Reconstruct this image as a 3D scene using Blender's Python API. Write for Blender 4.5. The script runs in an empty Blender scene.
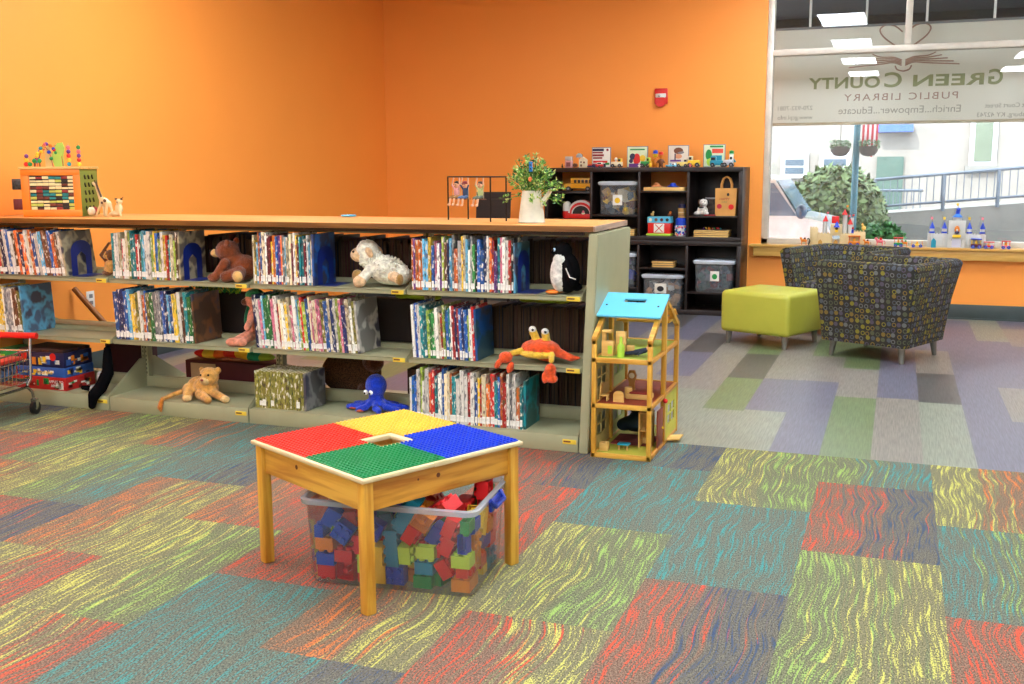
import bpy, bmesh, math, random
from mathutils import Vector, Matrix, Euler
C = bpy.context.scene.collection
SC = bpy.context.scene
# ---------------------------------------------------------------- camera
F_PX, PITCH, YAW, ROLL, CAM_H = 1053.656, 0.163587, -0.349326, -0.004781, 1.335
def make_camera():
    cp, sp, cy, sy = math.cos(PITCH), math.sin(PITCH), math.cos(YAW), math.sin(YAW)
    F = Vector((sy*cp, cy*cp, -sp)); R = Vector((cy, -sy, 0)); U = R.cross(F)
    cr, sr = math.cos(ROLL), math.sin(ROLL)
    R2 = cr*R + sr*U; U2 = -sr*R + cr*U
    cam = bpy.data.cameras.new('camera'); o = bpy.data.objects.new('camera', cam); C.objects.link(o)
    m = Matrix((( R2.x, U2.x, -F.x, 0), (R2.y, U2.y, -F.y, 0), (R2.z, U2.z, -F.z, CAM_H), (0, 0, 0, 1)))
    o.matrix_world = m
    cam.sensor_width = 36; cam.lens = F_PX/1024*36; cam.clip_end = 200
    cam.dof.use_dof = False
    SC.camera = o
make_camera()
# ---------------------------------------------------------------- world, sun, exposure
w = bpy.data.worlds.new('sky'); SC.world = w; w.use_nodes = True
wn = w.node_tree.nodes; bgd = wn['Background']
bgd.inputs[0].default_value = (0.80, 0.89, 1.0, 1); bgd.inputs[1].default_value = 3.8
sun = bpy.data.lights.new('sun', 'SUN'); sun.energy = 2.5; sun.angle = 0.02; sun.color = (1, .96, .9)
so = bpy.data.objects.new('sun', sun); C.objects.link(so); so.rotation_euler = (math.radians(48), 0, math.radians(-20))
SC.view_settings.view_transform = 'Standard'; SC.view_settings.look = 'None'
SC.view_settings.gamma = 1; SC.view_settings.use_curve_mapping = False
SC.view_settings.exposure = 1.05
LAMP = 16.0        # emission of the ceiling troffers
ZC = 3.2           # ceiling height
XW, YW = -5.03, 10.02
# ---------------------------------------------------------------- materials
def lin(c):
    return tuple(((v/255)/12.92 if v/255 <= .04045 else ((v/255+.055)/1.055)**2.4) for v in c)
MATS = {}
def nodes(name):
    m = bpy.data.materials.new(name); m.use_nodes = True
    nt = m.node_tree; return m, nt, nt.nodes, nt.links, nt.nodes['Principled BSDF']
def mat(name, rgb=None, rough=.55, metal=0, spec=.5, var=.06, scale=8, bump=0, bscale=60, sheen=0, em=0, stretch=None, coat=0):
    if name in MATS: return MATS[name]
    m, nt, N, L, P = nodes(name)
    c = lin(rgb)
    P.inputs['Roughness'].default_value = rough; P.inputs['Metallic'].default_value = metal
    P.inputs['Specular IOR Level'].default_value = spec
    if sheen: P.inputs['Sheen Weight'].default_value = sheen
    if coat: P.inputs['Coat Weight'].default_value = coat
    if em:
        P.inputs['Emission Color'].default_value = (*c, 1); P.inputs['Emission Strength'].default_value = em
    tc = N.new('ShaderNodeTexCoord'); src = tc.outputs['Object']
    if stretch:
        mp = N.new('ShaderNodeMapping'); mp.inputs['Scale'].default_value = stretch; L.new(src, mp.inputs[0]); src = mp.outputs[0]
    n = N.new('ShaderNodeTexNoise'); n.inputs['Scale'].default_value = scale; n.inputs['Detail'].default_value = 4
    L.new(src, n.inputs['Vector'])
    r = N.new('ShaderNodeValToRGB')
    r.color_ramp.elements[0].position = .3; r.color_ramp.elements[1].position = .7
    r.color_ramp.elements[0].color = (*[max(0, v*(1-var*2)) for v in c], 1)
    r.color_ramp.elements[1].color = (*[min(1, v*(1+var*1.5)) for v in c], 1)
    L.new(n.outputs[0], r.inputs[0]); L.new(r.outputs[0], P.inputs['Base Color'])
    if bump:
        n2 = N.new('ShaderNodeTexNoise'); n2.inputs['Scale'].default_value = bscale; n2.inputs['Detail'].default_value = 3
        L.new(tc.outputs['Object'], n2.inputs['Vector'])
        b = N.new('ShaderNodeBump'); b.inputs['Strength'].default_value = bump; b.inputs['Distance'].default_value = .01
        L.new(n2.outputs[0], b.inputs['Height']); L.new(b.outputs[0], P.inputs['Normal'])
    MATS[name] = m; return m
def wood(name, rgb, dark, axis='x', rough=.45, scale=6):
    if name in MATS: return MATS[name]
    m, nt, N, L, P = nodes(name)
    tc = N.new('ShaderNodeTexCoord'); mp = N.new('ShaderNodeMapping')
    s = {'x': (.5, 6, 6), 'y': (6, .5, 6), 'z': (6, 6, .5)}[axis]
    mp.inputs['Scale'].default_value = s; L.new(tc.outputs['Object'], mp.inputs[0])
    n = N.new('ShaderNodeTexNoise'); n.inputs['Scale'].default_value = scale; n.inputs['Detail'].default_value = 6; n.inputs['Distortion'].default_value = .6
    L.new(mp.outputs[0], n.inputs['Vector'])
    r = N.new('ShaderNodeValToRGB'); r.color_ramp.elements[0].position = .34; r.color_ramp.elements[1].position = .62
    r.color_ramp.elements[0].color = (*lin(dark), 1); r.color_ramp.elements[1].color = (*lin(rgb), 1)
    L.new(n.outputs[0], r.inputs[0]); L.new(r.outputs[0], P.inputs['Base Color'])
    P.inputs['Roughness'].default_value = rough
    MATS[name] = m; return m
def clear(name, tint=(1, 1, 1), refl=.08, rough=.03, milk=0.0, milkcol=(.9, .95, 1)):
    """thin clear sheet: passes light, reflects at grazing angles, optional milky diffuse share"""
    if name in MATS: return MATS[name]
    m, nt, N, L, P = nodes(name); N.remove(P)
    out = [x for x in N if x.type == 'OUTPUT_MATERIAL'][0]
    t = N.new('ShaderNodeBsdfTransparent'); t.inputs[0].default_value = (*tint, 1)
    g = N.new('ShaderNodeBsdfGlossy'); g.inputs['Roughness'].default_value = rough
    lw = N.new('ShaderNodeLayerWeight'); lw.inputs[0].default_value = .25
    mr = N.new('ShaderNodeMapRange'); mr.inputs['To Min'].default_value = refl; mr.inputs['To Max'].default_value = .7
    L.new(lw.outputs['Fresnel'], mr.inputs[0])
    mx = N.new('ShaderNodeMixShader'); L.new(mr.outputs[0], mx.inputs[0])
    last = t.outputs[0]
    if milk:
        d = N.new('ShaderNodeBsdfDiffuse'); d.inputs[0].default_value = (*milkcol, 1)
        tr = N.new('ShaderNodeBsdfTranslucent'); tr.inputs[0].default_value = (*milkcol, 1)
        a = N.new('ShaderNodeMixShader'); a.inputs[0].default_value = .5; L.new(d.outputs[0], a.inputs[1]); L.new(tr.outputs[0], a.inputs[2])
        b = N.new('ShaderNodeMixShader'); b.inputs[0].default_value = milk; L.new(t.outputs[0], b.inputs[1]); L.new(a.outputs[0], b.inputs[2])
        last = b.outputs[0]
    L.new(last, mx.inputs[1]); L.new(g.outputs[0], mx.inputs[2]); L.new(mx.outputs[0], out.inputs['Surface'])
    MATS[name] = m; return m
# ---------------------------------------------------------------- mesh builder
class MB:
    def __init__(s): s.bm = bmesh.new(); s.mats = []
    def mi(s, m):
        if m not in s.mats: s.mats.append(m)
        return s.mats.index(m)
    def _fin(s, verts, m, M=None):
        fs = set()
        for v in verts:
            for f in v.link_faces: fs.add(f)
        i = s.mi(m)
        for f in fs: f.material_index = i
        if M is not None: bmesh.ops.transform(s.bm, matrix=M, verts=list(verts))
        return s
    def box(s, a, b, m, bev=0, M=None, seg=2):
        a = Vector(a); b = Vector(b); ce = (a+b)/2; sz = b-a
        r = bmesh.ops.create_cube(s.bm, size=1, matrix=Matrix.Translation(ce) @ Matrix.Diagonal((abs(sz.x), abs(sz.y), abs(sz.z), 1)))
        vs = r['verts']
        if bev:
            es = list({e for v in vs for e in v.link_edges})
            rr = bmesh.ops.bevel(s.bm, geom=es, offset=min(bev, min(abs(x) for x in sz)*.45), segments=seg, affect='EDGES', profile=.5)
            vs = list({v for f in rr['faces'] for v in f.verts} | {v for v in vs if v.is_valid})
            # collect the whole island
            seen = set(vs); st = list(vs)
            while st:
                v = st.pop()
                for e in v.link_edges:
                    o = e.other_vert(v)
                    if o not in seen: seen.add(o); st.append(o)
            vs = list(seen)
        return s._fin(vs, m, M)
    def cyl(s, p, q, r1, m, r2=None, n=12, cap=True):
        p = Vector(p); q = Vector(q); d = q-p; L = d.length
        if L < 1e-6: return s
        r2 = r1 if r2 is None else r2
        M = Matrix.Translation((p+q)/2) @ d.to_track_quat('Z', 'Y').to_matrix().to_4x4()
        r = bmesh.ops.create_cone(s.bm, cap_ends=cap, segments=n, radius1=r1, radius2=max(r2, 1e-5), depth=L, matrix=M)
        return s._fin(r['verts'], m)
    def ball(s, c, r, m, u=12, v=8, M=None):
        if not hasattr(r, '__len__'): r = (r, r, r)
        X = Matrix.Translation(c) @ (M or Matrix.Identity(4)) @ Matrix.Diagonal((*r, 1))
        q = bmesh.ops.create_uvsphere(s.bm, u_segments=u, v_segments=v, radius=1, matrix=X)
        return s._fin(q['verts'], m)
    def tube(s, pts, r, m, n=8):
        pts = [Vector(p) for p in pts]
        rs = r if hasattr(r, '__len__') else [r]*len(pts)
        rings = []; up = None
        for i, p in enumerate(pts):
            t = (pts[min(i+1, len(pts)-1)] - pts[max(i-1, 0)]).normalized()
            if up is None: up = t.orthogonal().normalized()
            up = (up - t*up.dot(t)).normalized() if (up - t*up.dot(t)).length > 1e-5 else t.orthogonal().normalized()
            w_ = t.cross(up)
            rings.append([s.bm.verts.new(p + rs[i]*(math.cos(2*math.pi*k/n)*up + math.sin(2*math.pi*k/n)*w_)) for k in range(n)])
        i_ = s.mi(m)
        for a, b in zip(rings, rings[1:]):
            for k in range(n):
                f = s.bm.faces.new((a[k], a[(k+1) % n], b[(k+1) % n], b[k])); f.material_index = i_
        for rg in (rings[0][::-1], rings[-1]):
            f = s.bm.faces.new(rg); f.material_index = i_
        return s
    def lathe(s, prof, m, c=(0, 0, 0), n=24, M=None):
        rings = []; vs = []
        for r, z in prof:
            rg = [s.bm.verts.new((c[0]+max(r, 1e-4)*math.cos(2*math.pi*k/n), c[1]+max(r, 1e-4)*math.sin(2*math.pi*k/n), c[2]+z)) for k in range(n)]
            rings.append(rg); vs += rg
        i_ = s.mi(m)
        for a, b in zip(rings, rings[1:]):
            for k in range(n):
                f = s.bm.faces.new((a[k], a[(k+1) % n], b[(k+1) % n], b[k])); f.material_index = i_
        if M is not None: bmesh.ops.transform(s.bm, matrix=M, verts=vs)
        return s
    def prism(s, poly, m, M, t):
        """poly: 2D outline in the local XY plane, extruded 0..t along local Z, placed by M"""
        a = [s.bm.verts.new(M @ Vector((x, y, 0))) for x, y in poly]
        b = [s.bm.verts.new(M @ Vector((x, y, t))) for x, y in poly]
        i_ = s.mi(m); n = len(poly)
        fs = [s.bm.faces.new(a[::-1]), s.bm.faces.new(b)]
        for k in range(n): fs.append(s.bm.faces.new((a[k], a[(k+1) % n], b[(k+1) % n], b[k])))
        for f in fs: f.material_index = i_
        return s
    def quad(s, ps, m):
        f = s.bm.faces.new([s.bm.verts.new(p) for p in ps]); f.material_index = s.mi(m); return s
    def mesh(s, name, smooth=True, ang=40):
        bmesh.ops.recalc_face_normals(s.bm, faces=s.bm.faces[:])
        me = bpy.data.meshes.new(name); 
        s.bm.to_mesh(me); s.bm.free()
        for m in s.mats: me.materials.append(m)
        if smooth:
            me.polygons.foreach_set('use_smooth', [True]*len(me.polygons))
            try: me.set_sharp_from_angle(angle=math.radians(ang))
            except Exception: pass
        return me
    def build(s, name, parent=None, smooth=True, loc=None, rot=None, ang=40):
        o = bpy.data.objects.new(name, s.mesh(name, smooth, ang)); C.objects.link(o)
        if parent is not None: o.parent = parent
        if loc is not None: o.location = loc
        if rot is not None: o.rotation_euler = rot
        return o
def tag(o, label=None, cat=None, group=None, kind=None):
    if label: o['label'] = label
    if cat: o['category'] = cat
    if group: o['group'] = group
    if kind: o['kind'] = kind
    return o
def thing(name, label, cat, loc=(0, 0, 0), rz=0, group=None):
    o = bpy.data.objects.new(name, None); C.objects.link(o); o.empty_display_size = .05
    o.location = loc; o.rotation_euler = (0, 0, rz)
    return tag(o, label, cat, group)
def struct(mb, name, parent=None, **k):
    o = mb.build(name, parent, **k)
    if parent is None: o['kind'] = 'structure'
    return o
R = math.radians
def MX(x, y, z): return Matrix((x, y, z)).transposed()
def frame(origin, x, y):
    """matrix with local X, Y axes given (Z = X x Y)"""
    x = Vector(x).normalized(); y = Vector(y).normalized(); z = x.cross(y)
    m = Matrix.Identity(4)
    for i in range(3): m[i][0] = x[i]; m[i][1] = y[i]; m[i][2] = z[i]; m[i][3] = origin[i]
    return m
def plush(prims, vox=.006, smooth=4, name='body'):
    """one continuous soft body grown from ellipsoids: (centre, radii, material[, euler])"""
    mb = MB()
    for p in prims:
        Mr = Euler(p[3]).to_matrix().to_4x4() if len(p) > 3 else None
        mb.ball(p[0], p[1], p[2], 16, 10, Mr)
    me = mb.mesh('tmp'); o = bpy.data.objects.new('tmp', me); C.objects.link(o)
    r = o.modifiers.new('r', 'REMESH'); r.mode = 'VOXEL'; r.voxel_size = vox; r.use_smooth_shade = True
    q = o.modifiers.new('s', 'SMOOTH'); q.factor = .6; q.iterations = smooth
    dg = bpy.context.evaluated_depsgraph_get(); ev = o.evaluated_get(dg)
    out = bpy.data.meshes.new_from_object(ev); bpy.data.objects.remove(o); bpy.data.meshes.remove(me)
    ms = []; inv = []
    for p in prims:
        if p[2] not in ms: ms.append(p[2])
        rr = p[1] if hasattr(p[1], '__len__') else (p[1],)*3
        Mr = Euler(p[3]).to_matrix() if len(p) > 3 else Matrix.Identity(3)
        inv.append((Vector(p[0]), Mr.transposed(), rr, ms.index(p[2])))
    out.materials.clear()
    for m in ms: out.materials.append(m)
    for f in out.polygons:
        best = 1e9
        for c, Mt, rr, k in inv:
            d = Mt @ (f.center - c); v = math.sqrt((d.x/rr[0])**2+(d.y/rr[1])**2+(d.z/rr[2])**2)
            v = (v-1)*min(rr)
            if v < best: best = v; f.material_index = k
        f.use_smooth = True
    out.name = name
    return out
def link(name, me, parent=None, loc=None, rot=None):
    o = bpy.data.objects.new(name, me); C.objects.link(o)
    if parent is not None: o.parent = parent
    if loc is not None: o.location = loc
    if rot is not None: o.rotation_euler = rot
    return o
def seg(a, b, r1, r2, m, n=None):
    """chain of balls from a to b (a limb) for plush()"""
    a = Vector(a); b = Vector(b); n = n or max(2, int((b-a).length/(min(r1, r2)*.6))+1)
    return [(tuple(a.lerp(b, i/(n-1))), r1+(r2-r1)*i/(n-1), m) for i in range(n)]
# shared materials
STEEL = mat('shelf_enamel', (158, 158, 124), .42, var=.03)
DARKW = wood('espresso_wood', (32, 17, 11), (19, 10, 7), 'x', .4)
PINE = wood('pine', (218, 168, 62), (186, 124, 32), 'z', .42)
PINEX = wood('pine_rail', (220, 172, 70), (182, 124, 36), 'x', .42)
BIRCH = wood('birch_ply', (224, 184, 108), (206, 160, 82), 'x', .5)
WHITE = mat('white_plastic', (232, 232, 228), .4, var=.02)
BLACK = mat('black_plastic', (18, 18, 20), .4)
CHROME = mat('chrome', (200, 200, 205), .22, metal=1, var=.02)
BLKMETAL = mat('black_metal', (34, 28, 24), .4, metal=.6)
def col(n, rgb, **k): return mat(n, rgb, **{**dict(rough=.38, var=.02), **k})
RED = col('red_plastic', (214, 28, 24)); BLUE = col('blue_plastic', (16, 62, 190)); YEL = col('yellow_plastic', (240, 196, 40))
GRN = col('green_plastic', (24, 140, 62)); LIME = col('lime_plastic', (166, 208, 60)); TEAL = col('teal_plastic', (20, 140, 165)); ORG = col('orange_plastic', (224, 128, 28))
SKY = col('sky_blue_paint', (86, 180, 214), rough=.5); CREAM = col('cream_paint', (226, 212, 176), rough=.5); PINK = col('pink_plastic', (226, 110, 120)); BRN = col('brown_paint', (110, 62, 32), rough=.5); PURP = col('purple_plastic', (104, 44, 130)); GREYM = col('grey_plastic', (120, 122, 126))
def fur(n, rgb, **k): return mat(n, rgb, rough=.9, var=.16, scale=45, bump=.9, bscale=160, sheen=.3, spec=.15, **k)
# ================================================================ the room
def wall_paint(name, rgb):
    return mat(name, rgb, .55, var=.012, scale=1.2, bump=.04, bscale=220)
ORANGE = wall_paint('orange_wall_paint', (254, 157, 62))
OFFW = wall_paint('offwhite_paint', (226, 220, 208))
# --- carpet: colours given tile by tile (left side, right side)
TS, TL, TX0, TY0 = .45835, .8677, -.71935, 4.987
PALE = {'r': (222, 74, 44), 'o': (224, 120, 54), 'y': (206, 204, 98), 'l': (150, 186, 92), 't': (52, 148, 146), 'n': (36, 70, 112), 'g': (120, 160, 120)}
TILE = {(-9,0): 'tn', (-9,1): 'tg', (-8,0): 'yo', (-8,1): 'or', (-8,2): 'ly', (-7,0): 'ly', (-7,1): 'ly', (-7,2): 'oy', (-7,3): 'rn', (-6,0): 'ot', (-6,1): 'lt', (-6,2): 'rn',
        (-6,3): 'ly', (-5,0): 'gt', (-5,1): 'tn', (-5,2): 'oy', (-5,3): 'yr', (-5,4): 'yr', (-4,0): 'tn', (-4,1): 'or', (-4,2): 'yl', (-4,3): 'yr', (-3,0): 'tr', (-3,1): 'lt', (-3,2): 'rr', (-3,3): 'tt', (-3,4): 'tl',
        (-2,0): 'rn', (-2,1): 'rr', (-2,2): 'oy', (-2,3): 'tn', (-1,0): 'tn', (-1,1): 'tt', (-1,2): 'yl', (-1,3): 'ry', (0,0): 'yl', (0,1): 'tt', (0,2): 'rn', (0,3): 'ot',
        (1,0): 'lt', (1,1): 'rn', (1,2): 'ly', (1,3): 'ly', (2,0): 'yo', (2,1): 'tl', (2,2): 'rr', (3,0): 'lt', (3,1): 'ro', (3,2): 'tn'}
def carpet_material():
    m, nt, N, L, P = nodes('streaked_carpet')
    def att(n):
        a = N.new('ShaderNodeAttribute'); a.attribute_name = n; a.attribute_type = 'GEOMETRY'; return a
    A, B, T = att('ca'), att('cb'), att('tt')
    tc = N.new('ShaderNodeTexCoord')
    def math_(op, a, b=None, c=None):
        x = N.new('ShaderNodeMath'); x.operation = op
        for i, v in enumerate((a, b, c)):
            if v is None: continue
            if isinstance(v, (int, float)): x.inputs[i].default_value = v
            else: L.new(v, x.inputs[i])
        return x.outputs[0]
    def noise(vec, sc, det=2, dist=0):
        n = N.new('ShaderNodeTexNoise'); n.inputs['Scale'].default_value = sc; n.inputs['Detail'].default_value = det; n.inputs['Distortion'].default_value = dist
        L.new(vec, n.inputs['Vector']); return n.outputs[0]
    sep = N.new('ShaderNodeSeparateXYZ'); L.new(tc.outputs['Object'], sep.inputs[0])
    seps = N.new('ShaderNodeSeparateXYZ'); L.new(T.outputs['Vector'], seps.inputs[0])   # x: 0..1 across, y: seed
    seed = math_('MULTIPLY', seps.outputs[1], 37.0)
    # meander of the streaks
    cm = N.new('ShaderNodeCombineXYZ'); L.new(math_('MULTIPLY', sep.outputs[0], 2.2), cm.inputs[0]); L.new(math_('MULTIPLY', sep.outputs[1], 2.6), cm.inputs[1]); L.new(seed, cm.inputs[2])
    wob = noise(cm.outputs[0], 1.0, 1)
    x2 = math_('ADD', sep.outputs[0], math_('MULTIPLY', wob, .12))
    cs = N.new('ShaderNodeCombineXYZ'); L.new(math_('MULTIPLY', x2, 115.0), cs.inputs[0]); L.new(math_('MULTIPLY', sep.outputs[1], 6.0), cs.inputs[1]); L.new(seed, cs.inputs[2])
    st = noise(cs.outputs[0], 1.0, 1.5)
    # tuft grain
    cg = N.new('ShaderNodeCombineXYZ'); L.new(math_('MULTIPLY', sep.outputs[0], 260.0), cg.inputs[0]); L.new(math_('MULTIPLY', sep.outputs[1], 120.0), cg.inputs[1])
    gr = noise(cg.outputs[0], 1.0, 1)
    st2 = math_('ADD', st, math_('MULTIPLY', math_('SUBTRACT', gr, .5), .75))
    mask = N.new('ShaderNodeMapRange'); mask.inputs['From Min'].default_value = .54; mask.inputs['From Max'].default_value = .68; L.new(st2, mask.inputs[0])
    # which of the two colours
    cc = N.new('ShaderNodeCombineXYZ'); L.new(math_('MULTIPLY', x2, 60.0), cc.inputs[0]); L.new(math_('MULTIPLY', sep.outputs[1], 1.5), cc.inputs[1]); L.new(math_('ADD', seed, 9.0), cc.inputs[2])
    pick = noise(cc.outputs[0], 1.0, 1)
    pk = N.new('ShaderNodeMapRange'); pk.inputs['From Min'].default_value = -.03; pk.inputs['From Max'].default_value = .03
    L.new(math_('SUBTRACT', math_('MULTIPLY_ADD', seps.outputs[0], .5, .25), math_('ADD', pick, 0.0)), pk.inputs[0])
    mixc = N.new('ShaderNodeMix'); mixc.data_type = 'RGBA'; L.new(pk.outputs[0], mixc.inputs[0]); L.new(A.outputs['Color'], mixc.inputs[6]); L.new(B.outputs['Color'], mixc.inputs[7])
    base = N.new('ShaderNodeValToRGB'); base.color_ramp.elements[0].position = .3; base.color_ramp.elements[1].position = .7
    base.color_ramp.elements[0].color = (*lin((62, 62, 56)), 1); base.color_ramp.elements[1].color = (*lin((128, 122, 104)), 1); L.new(gr, base.inputs[0])
    # overall tint: base picks up a little of the tile colour
    bt = N.new('ShaderNodeMix'); bt.data_type = 'RGBA'; bt.inputs[0].default_value = .07; L.new(base.outputs[0], bt.inputs[6]); L.new(mixc.outputs[2], bt.inputs[7])
    fin = N.new('ShaderNodeMix'); fin.data_type = 'RGBA'; L.new(math_('MULTIPLY', mask.outputs[0], .72), fin.inputs[0]); L.new(bt.outputs[2], fin.inputs[6]); L.new(mixc.outputs[2], fin.inputs[7])
    L.new(fin.outputs[2], P.inputs['Base Color']); P.inputs['Roughness'].default_value = .95; P.inputs['Specular IOR Level'].default_value = .1
    b = N.new('ShaderNodeBump'); b.inputs['Strength'].default_value = .35; b.inputs['Distance'].default_value = .004; L.new(gr, b.inputs['Height']); L.new(b.outputs[0], P.inputs['Normal'])
    return m
def plank_material():
    m, nt, N, L, P = nodes('woven_plank')
    A = N.new('ShaderNodeAttribute'); A.attribute_name = 'ca'
    tc = N.new('ShaderNodeTexCoord'); mp = N.new('ShaderNodeMapping'); mp.inputs['Scale'].default_value = (160, 7, 1); L.new(tc.outputs['Object'], mp.inputs[0])
    n = N.new('ShaderNodeTexNoise'); n.inputs['Scale'].default_value = 1; n.inputs['Detail'].default_value = 3; L.new(mp.outputs[0], n.inputs['Vector'])
    mr = N.new('ShaderNodeMapRange'); mr.inputs['From Min'].default_value = .3; mr.inputs['From Max'].default_value = .7; mr.inputs['To Min'].default_value = .72; mr.inputs['To Max'].default_value = 1.28; L.new(n.outputs[0], mr.inputs[0])
    mx = N.new('ShaderNodeVectorMath'); mx.operation = 'SCALE'; L.new(A.outputs['Color'], mx.inputs[0]); L.new(mr.outputs[0], mx.inputs['Scale'])
    L.new(mx.outputs[0], P.inputs['Base Color']); P.inputs['Roughness'].default_value = .38; P.inputs['Specular IOR Level'].default_value = .7
    return m
rng = random.Random(11)
def tiles_mesh(cells, material):
    bm = bmesh.new(); la = bm.loops.layers.float_color.new('ca'); lb = bm.loops.layers.float_color.new('cb'); lt = bm.loops.layers.float_vector.new('tt') if hasattr(bm.loops.layers, 'float_vector') else None
    lt = lt or bm.loops.layers.float_color.new('tt')
    for x0, x1, y0, y1, ca, cb, sd in cells:
        f = bm.faces.new([bm.verts.new(p) for p in ((x0, y0, 0), (x1, y0, 0), (x1, y1, 0), (x0, y1, 0))])
        for i, l in enumerate(f.loops):
            l[la] = (*ca, 1); l[lb] = (*cb, 1)
            u = 0 if i in (0, 3) else 1
            try: l[lt] = (u, sd, 0)
            except Exception: l[lt] = (u, sd, 0, 1)
    me = bpy.data.meshes.new('floor'); bm.to_mesh(me); bm.free(); me.materials.append(material); return me
cells = []
for k in range(-10, 12):
    for j in range(-1, 12):
        y1 = TY0 - j*TL + (TL/2 if k % 2 else 0); y0 = y1-TL
        y1 = min(y1, TY0); y0 = max(y0, -4.0)
        if y1-y0 < .01: continue
        x0 = max(TX0+k*TS, XW); x1 = min(TX0+(k+1)*TS, 4.5)
        if x1-x0 < .01: continue
        t = TILE.get((k, j), None) or rng.choice(['yl', 'tn', 'rn', 'oy', 'lt', 'ro', 'ty'])
        cells.append((x0, x1, y0, y1, lin(PALE[t[0]]), lin(PALE[t[1]]), rng.random()))
o = link('floor', tiles_mesh(cells, carpet_material())); o['kind'] = 'structure'
PL = {'g': (98, 114, 76), 'v': (96, 96, 110), 'b': (124, 119, 109), 'd': (76, 74, 72), 'l': (124, 130, 114)}
PW, PX0 = .2292, -.519
over = {(0, 0): 'v', (-1, 0): 'l', (-1, 1): 'v', (0, 1): 'b', (1, 0): 'g', (1, 1): 'b', (2, 0): 'b', (2, 1): 'v', (3, 0): 'l', (3, 1): 'd', (4, 0): 'v', (-2, 0): 'l', (-2, 1): 'g', (-3, 0): 'l', (-3, 1): 'b', (-3, 2): 'b', (-2, 2): 'd', (0, 2): 'g', (-4, 1): 'b', (-2, 3): 'g', (5, 0): 'v', (4, 1): 'v', (5, 1): 'b'}
cells = []
offs = [5.80, 5.90, 6.36, 5.55, 6.34, 5.22]
for k in range(-20, 22):
    b0 = {-3: 6.30, -2: 5.80, -1: 5.84, 0: 5.88+.9, 1: 6.36, 2: 6.40, 3: 6.345, 4: 5.25, 5: 6.0}.get(k, 5.1+.9*rng.random())
    ys = [TY0]; y = b0
    while y < YW: ys.append(y); y += .93
    ys.append(YW)
    for i in range(len(ys)-1):
        x0 = max(PX0+k*PW, XW); x1 = min(PX0+(k+1)*PW, 4.5)
        if x1-x0 < .01: continue
        t = over.get((k, i), None) or rng.choice('gvbbdvvlb')
        c = lin(PL[t]); cells.append((x0, x1, ys[i], ys[i+1], c, c, rng.random()))
o = link('floor', tiles_mesh(cells, plank_material())); o['kind'] = 'structure'
# --- ceiling and walls
struct(MB().box((XW-.2, -4.2, ZC), (4.7, YW+.25, ZC+.1), mat('ceiling_tile', (222, 218, 206), .8)), 'ceiling')
struct(MB().box((XW-.2, -4.2, -.1), (XW, YW+.25, ZC), ORANGE), 'wall_left')
WX0, WX1, WZ0, WZ1 = -1.185, 2.35, .625, 3.0
struct(MB().box((XW, YW, -.1), (WX0, YW+.25, ZC), ORANGE).box((WX0, YW, -.1), (WX1, YW+.25, WZ0-.03), ORANGE).box((WX0, YW, WZ1), (WX1, YW+.25, ZC), ORANGE).box((WX1, YW, -.1), (4.7, YW+.25, ZC), ORANGE), 'wall_back')
struct(MB().box((4.5, -4.2, -.1), (4.7, YW, ZC), OFFW), 'wall_right')
struct(MB().box((XW, -4.2, -.1), (4.5, -4.0, ZC), OFFW), 'wall_front')
BB = mat('rubber_base', (62, 72, 70), .5)
struct(MB().box((XW, YW-.012, 0), (4.5, YW, .131), BB, .004).box((XW, YW-.025, 0), (4.5, YW, .012), BB, .004), 'baseboard_back')
struct(MB().box((XW, -4, 0), (XW+.012, YW-.03, .131), BB, .004), 'baseboard_left')
# --- window
ALU = mat('window_aluminium', (205, 198, 184), .4, metal=.15)
win = bpy.data.objects.new('window_1', None); C.objects.link(win); win['kind'] = 'structure'
def wpart(mb, n): return mb.build(n, win)
YG = YW+.11
wpart(MB().box((WX0, YW+.04, WZ0), (WX0+.055, YW+.16, WZ1), ALU, .003).box((WX1-.055, YW+.04, WZ0), (WX1, YW+.16, WZ1), ALU, .003)
      .box((WX0, YW+.04, WZ0), (WX1, YW+.16, WZ0+.055), ALU, .003).box((WX0, YW+.04, WZ1-.055), (WX1, YW+.16, WZ1), ALU, .003)
      .box((WX0+.05, YW+.03, 2.325), (WX1-.05, YW+.16, 2.378), ALU, .003).box((-.02, YW+.04, 2.37), (.037, YW+.16, WZ1-.05), ALU, .003).box((1.16, YW+.04, WZ0+.05), (1.217, YW+.16, 2.33), ALU, .003), 'window_frame')
GLASS = clear('window_glass', (.97, .99, .99), .045, .0)
gz = (WZ0+.055, 2.325, 2.378, WZ1-.055)
wpart(MB().box((WX0+.05, YG, gz[0]), (1.17, YG+.006, gz[1]), GLASS), 'pane')
wpart(MB().box((1.21, YG, gz[0]), (WX1-.05, YG+.006, gz[1]), GLASS), 'pane')
wpart(MB().box((WX0+.05, YG, gz[2]), (-.015, YG+.006, gz[3]), GLASS), 'pane')
wpart(MB().box((.03, YG, gz[2]), (WX1-.05, YG+.006, gz[3]), GLASS), 'pane')
SILLW = wood('maple_sill', (222, 176, 92), (204, 152, 70), 'x', .35)
wpart(MB().box((-1.275, YW-.095, .607), (WX1+.09, YW+.06, .630), SILLW, .004), 'window_sill')
wpart(MB().box((-1.24, YW-.07, .522), (WX1+.06, YW, .607), SILLW, .003), 'sill_apron')
SZ = .630
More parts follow.
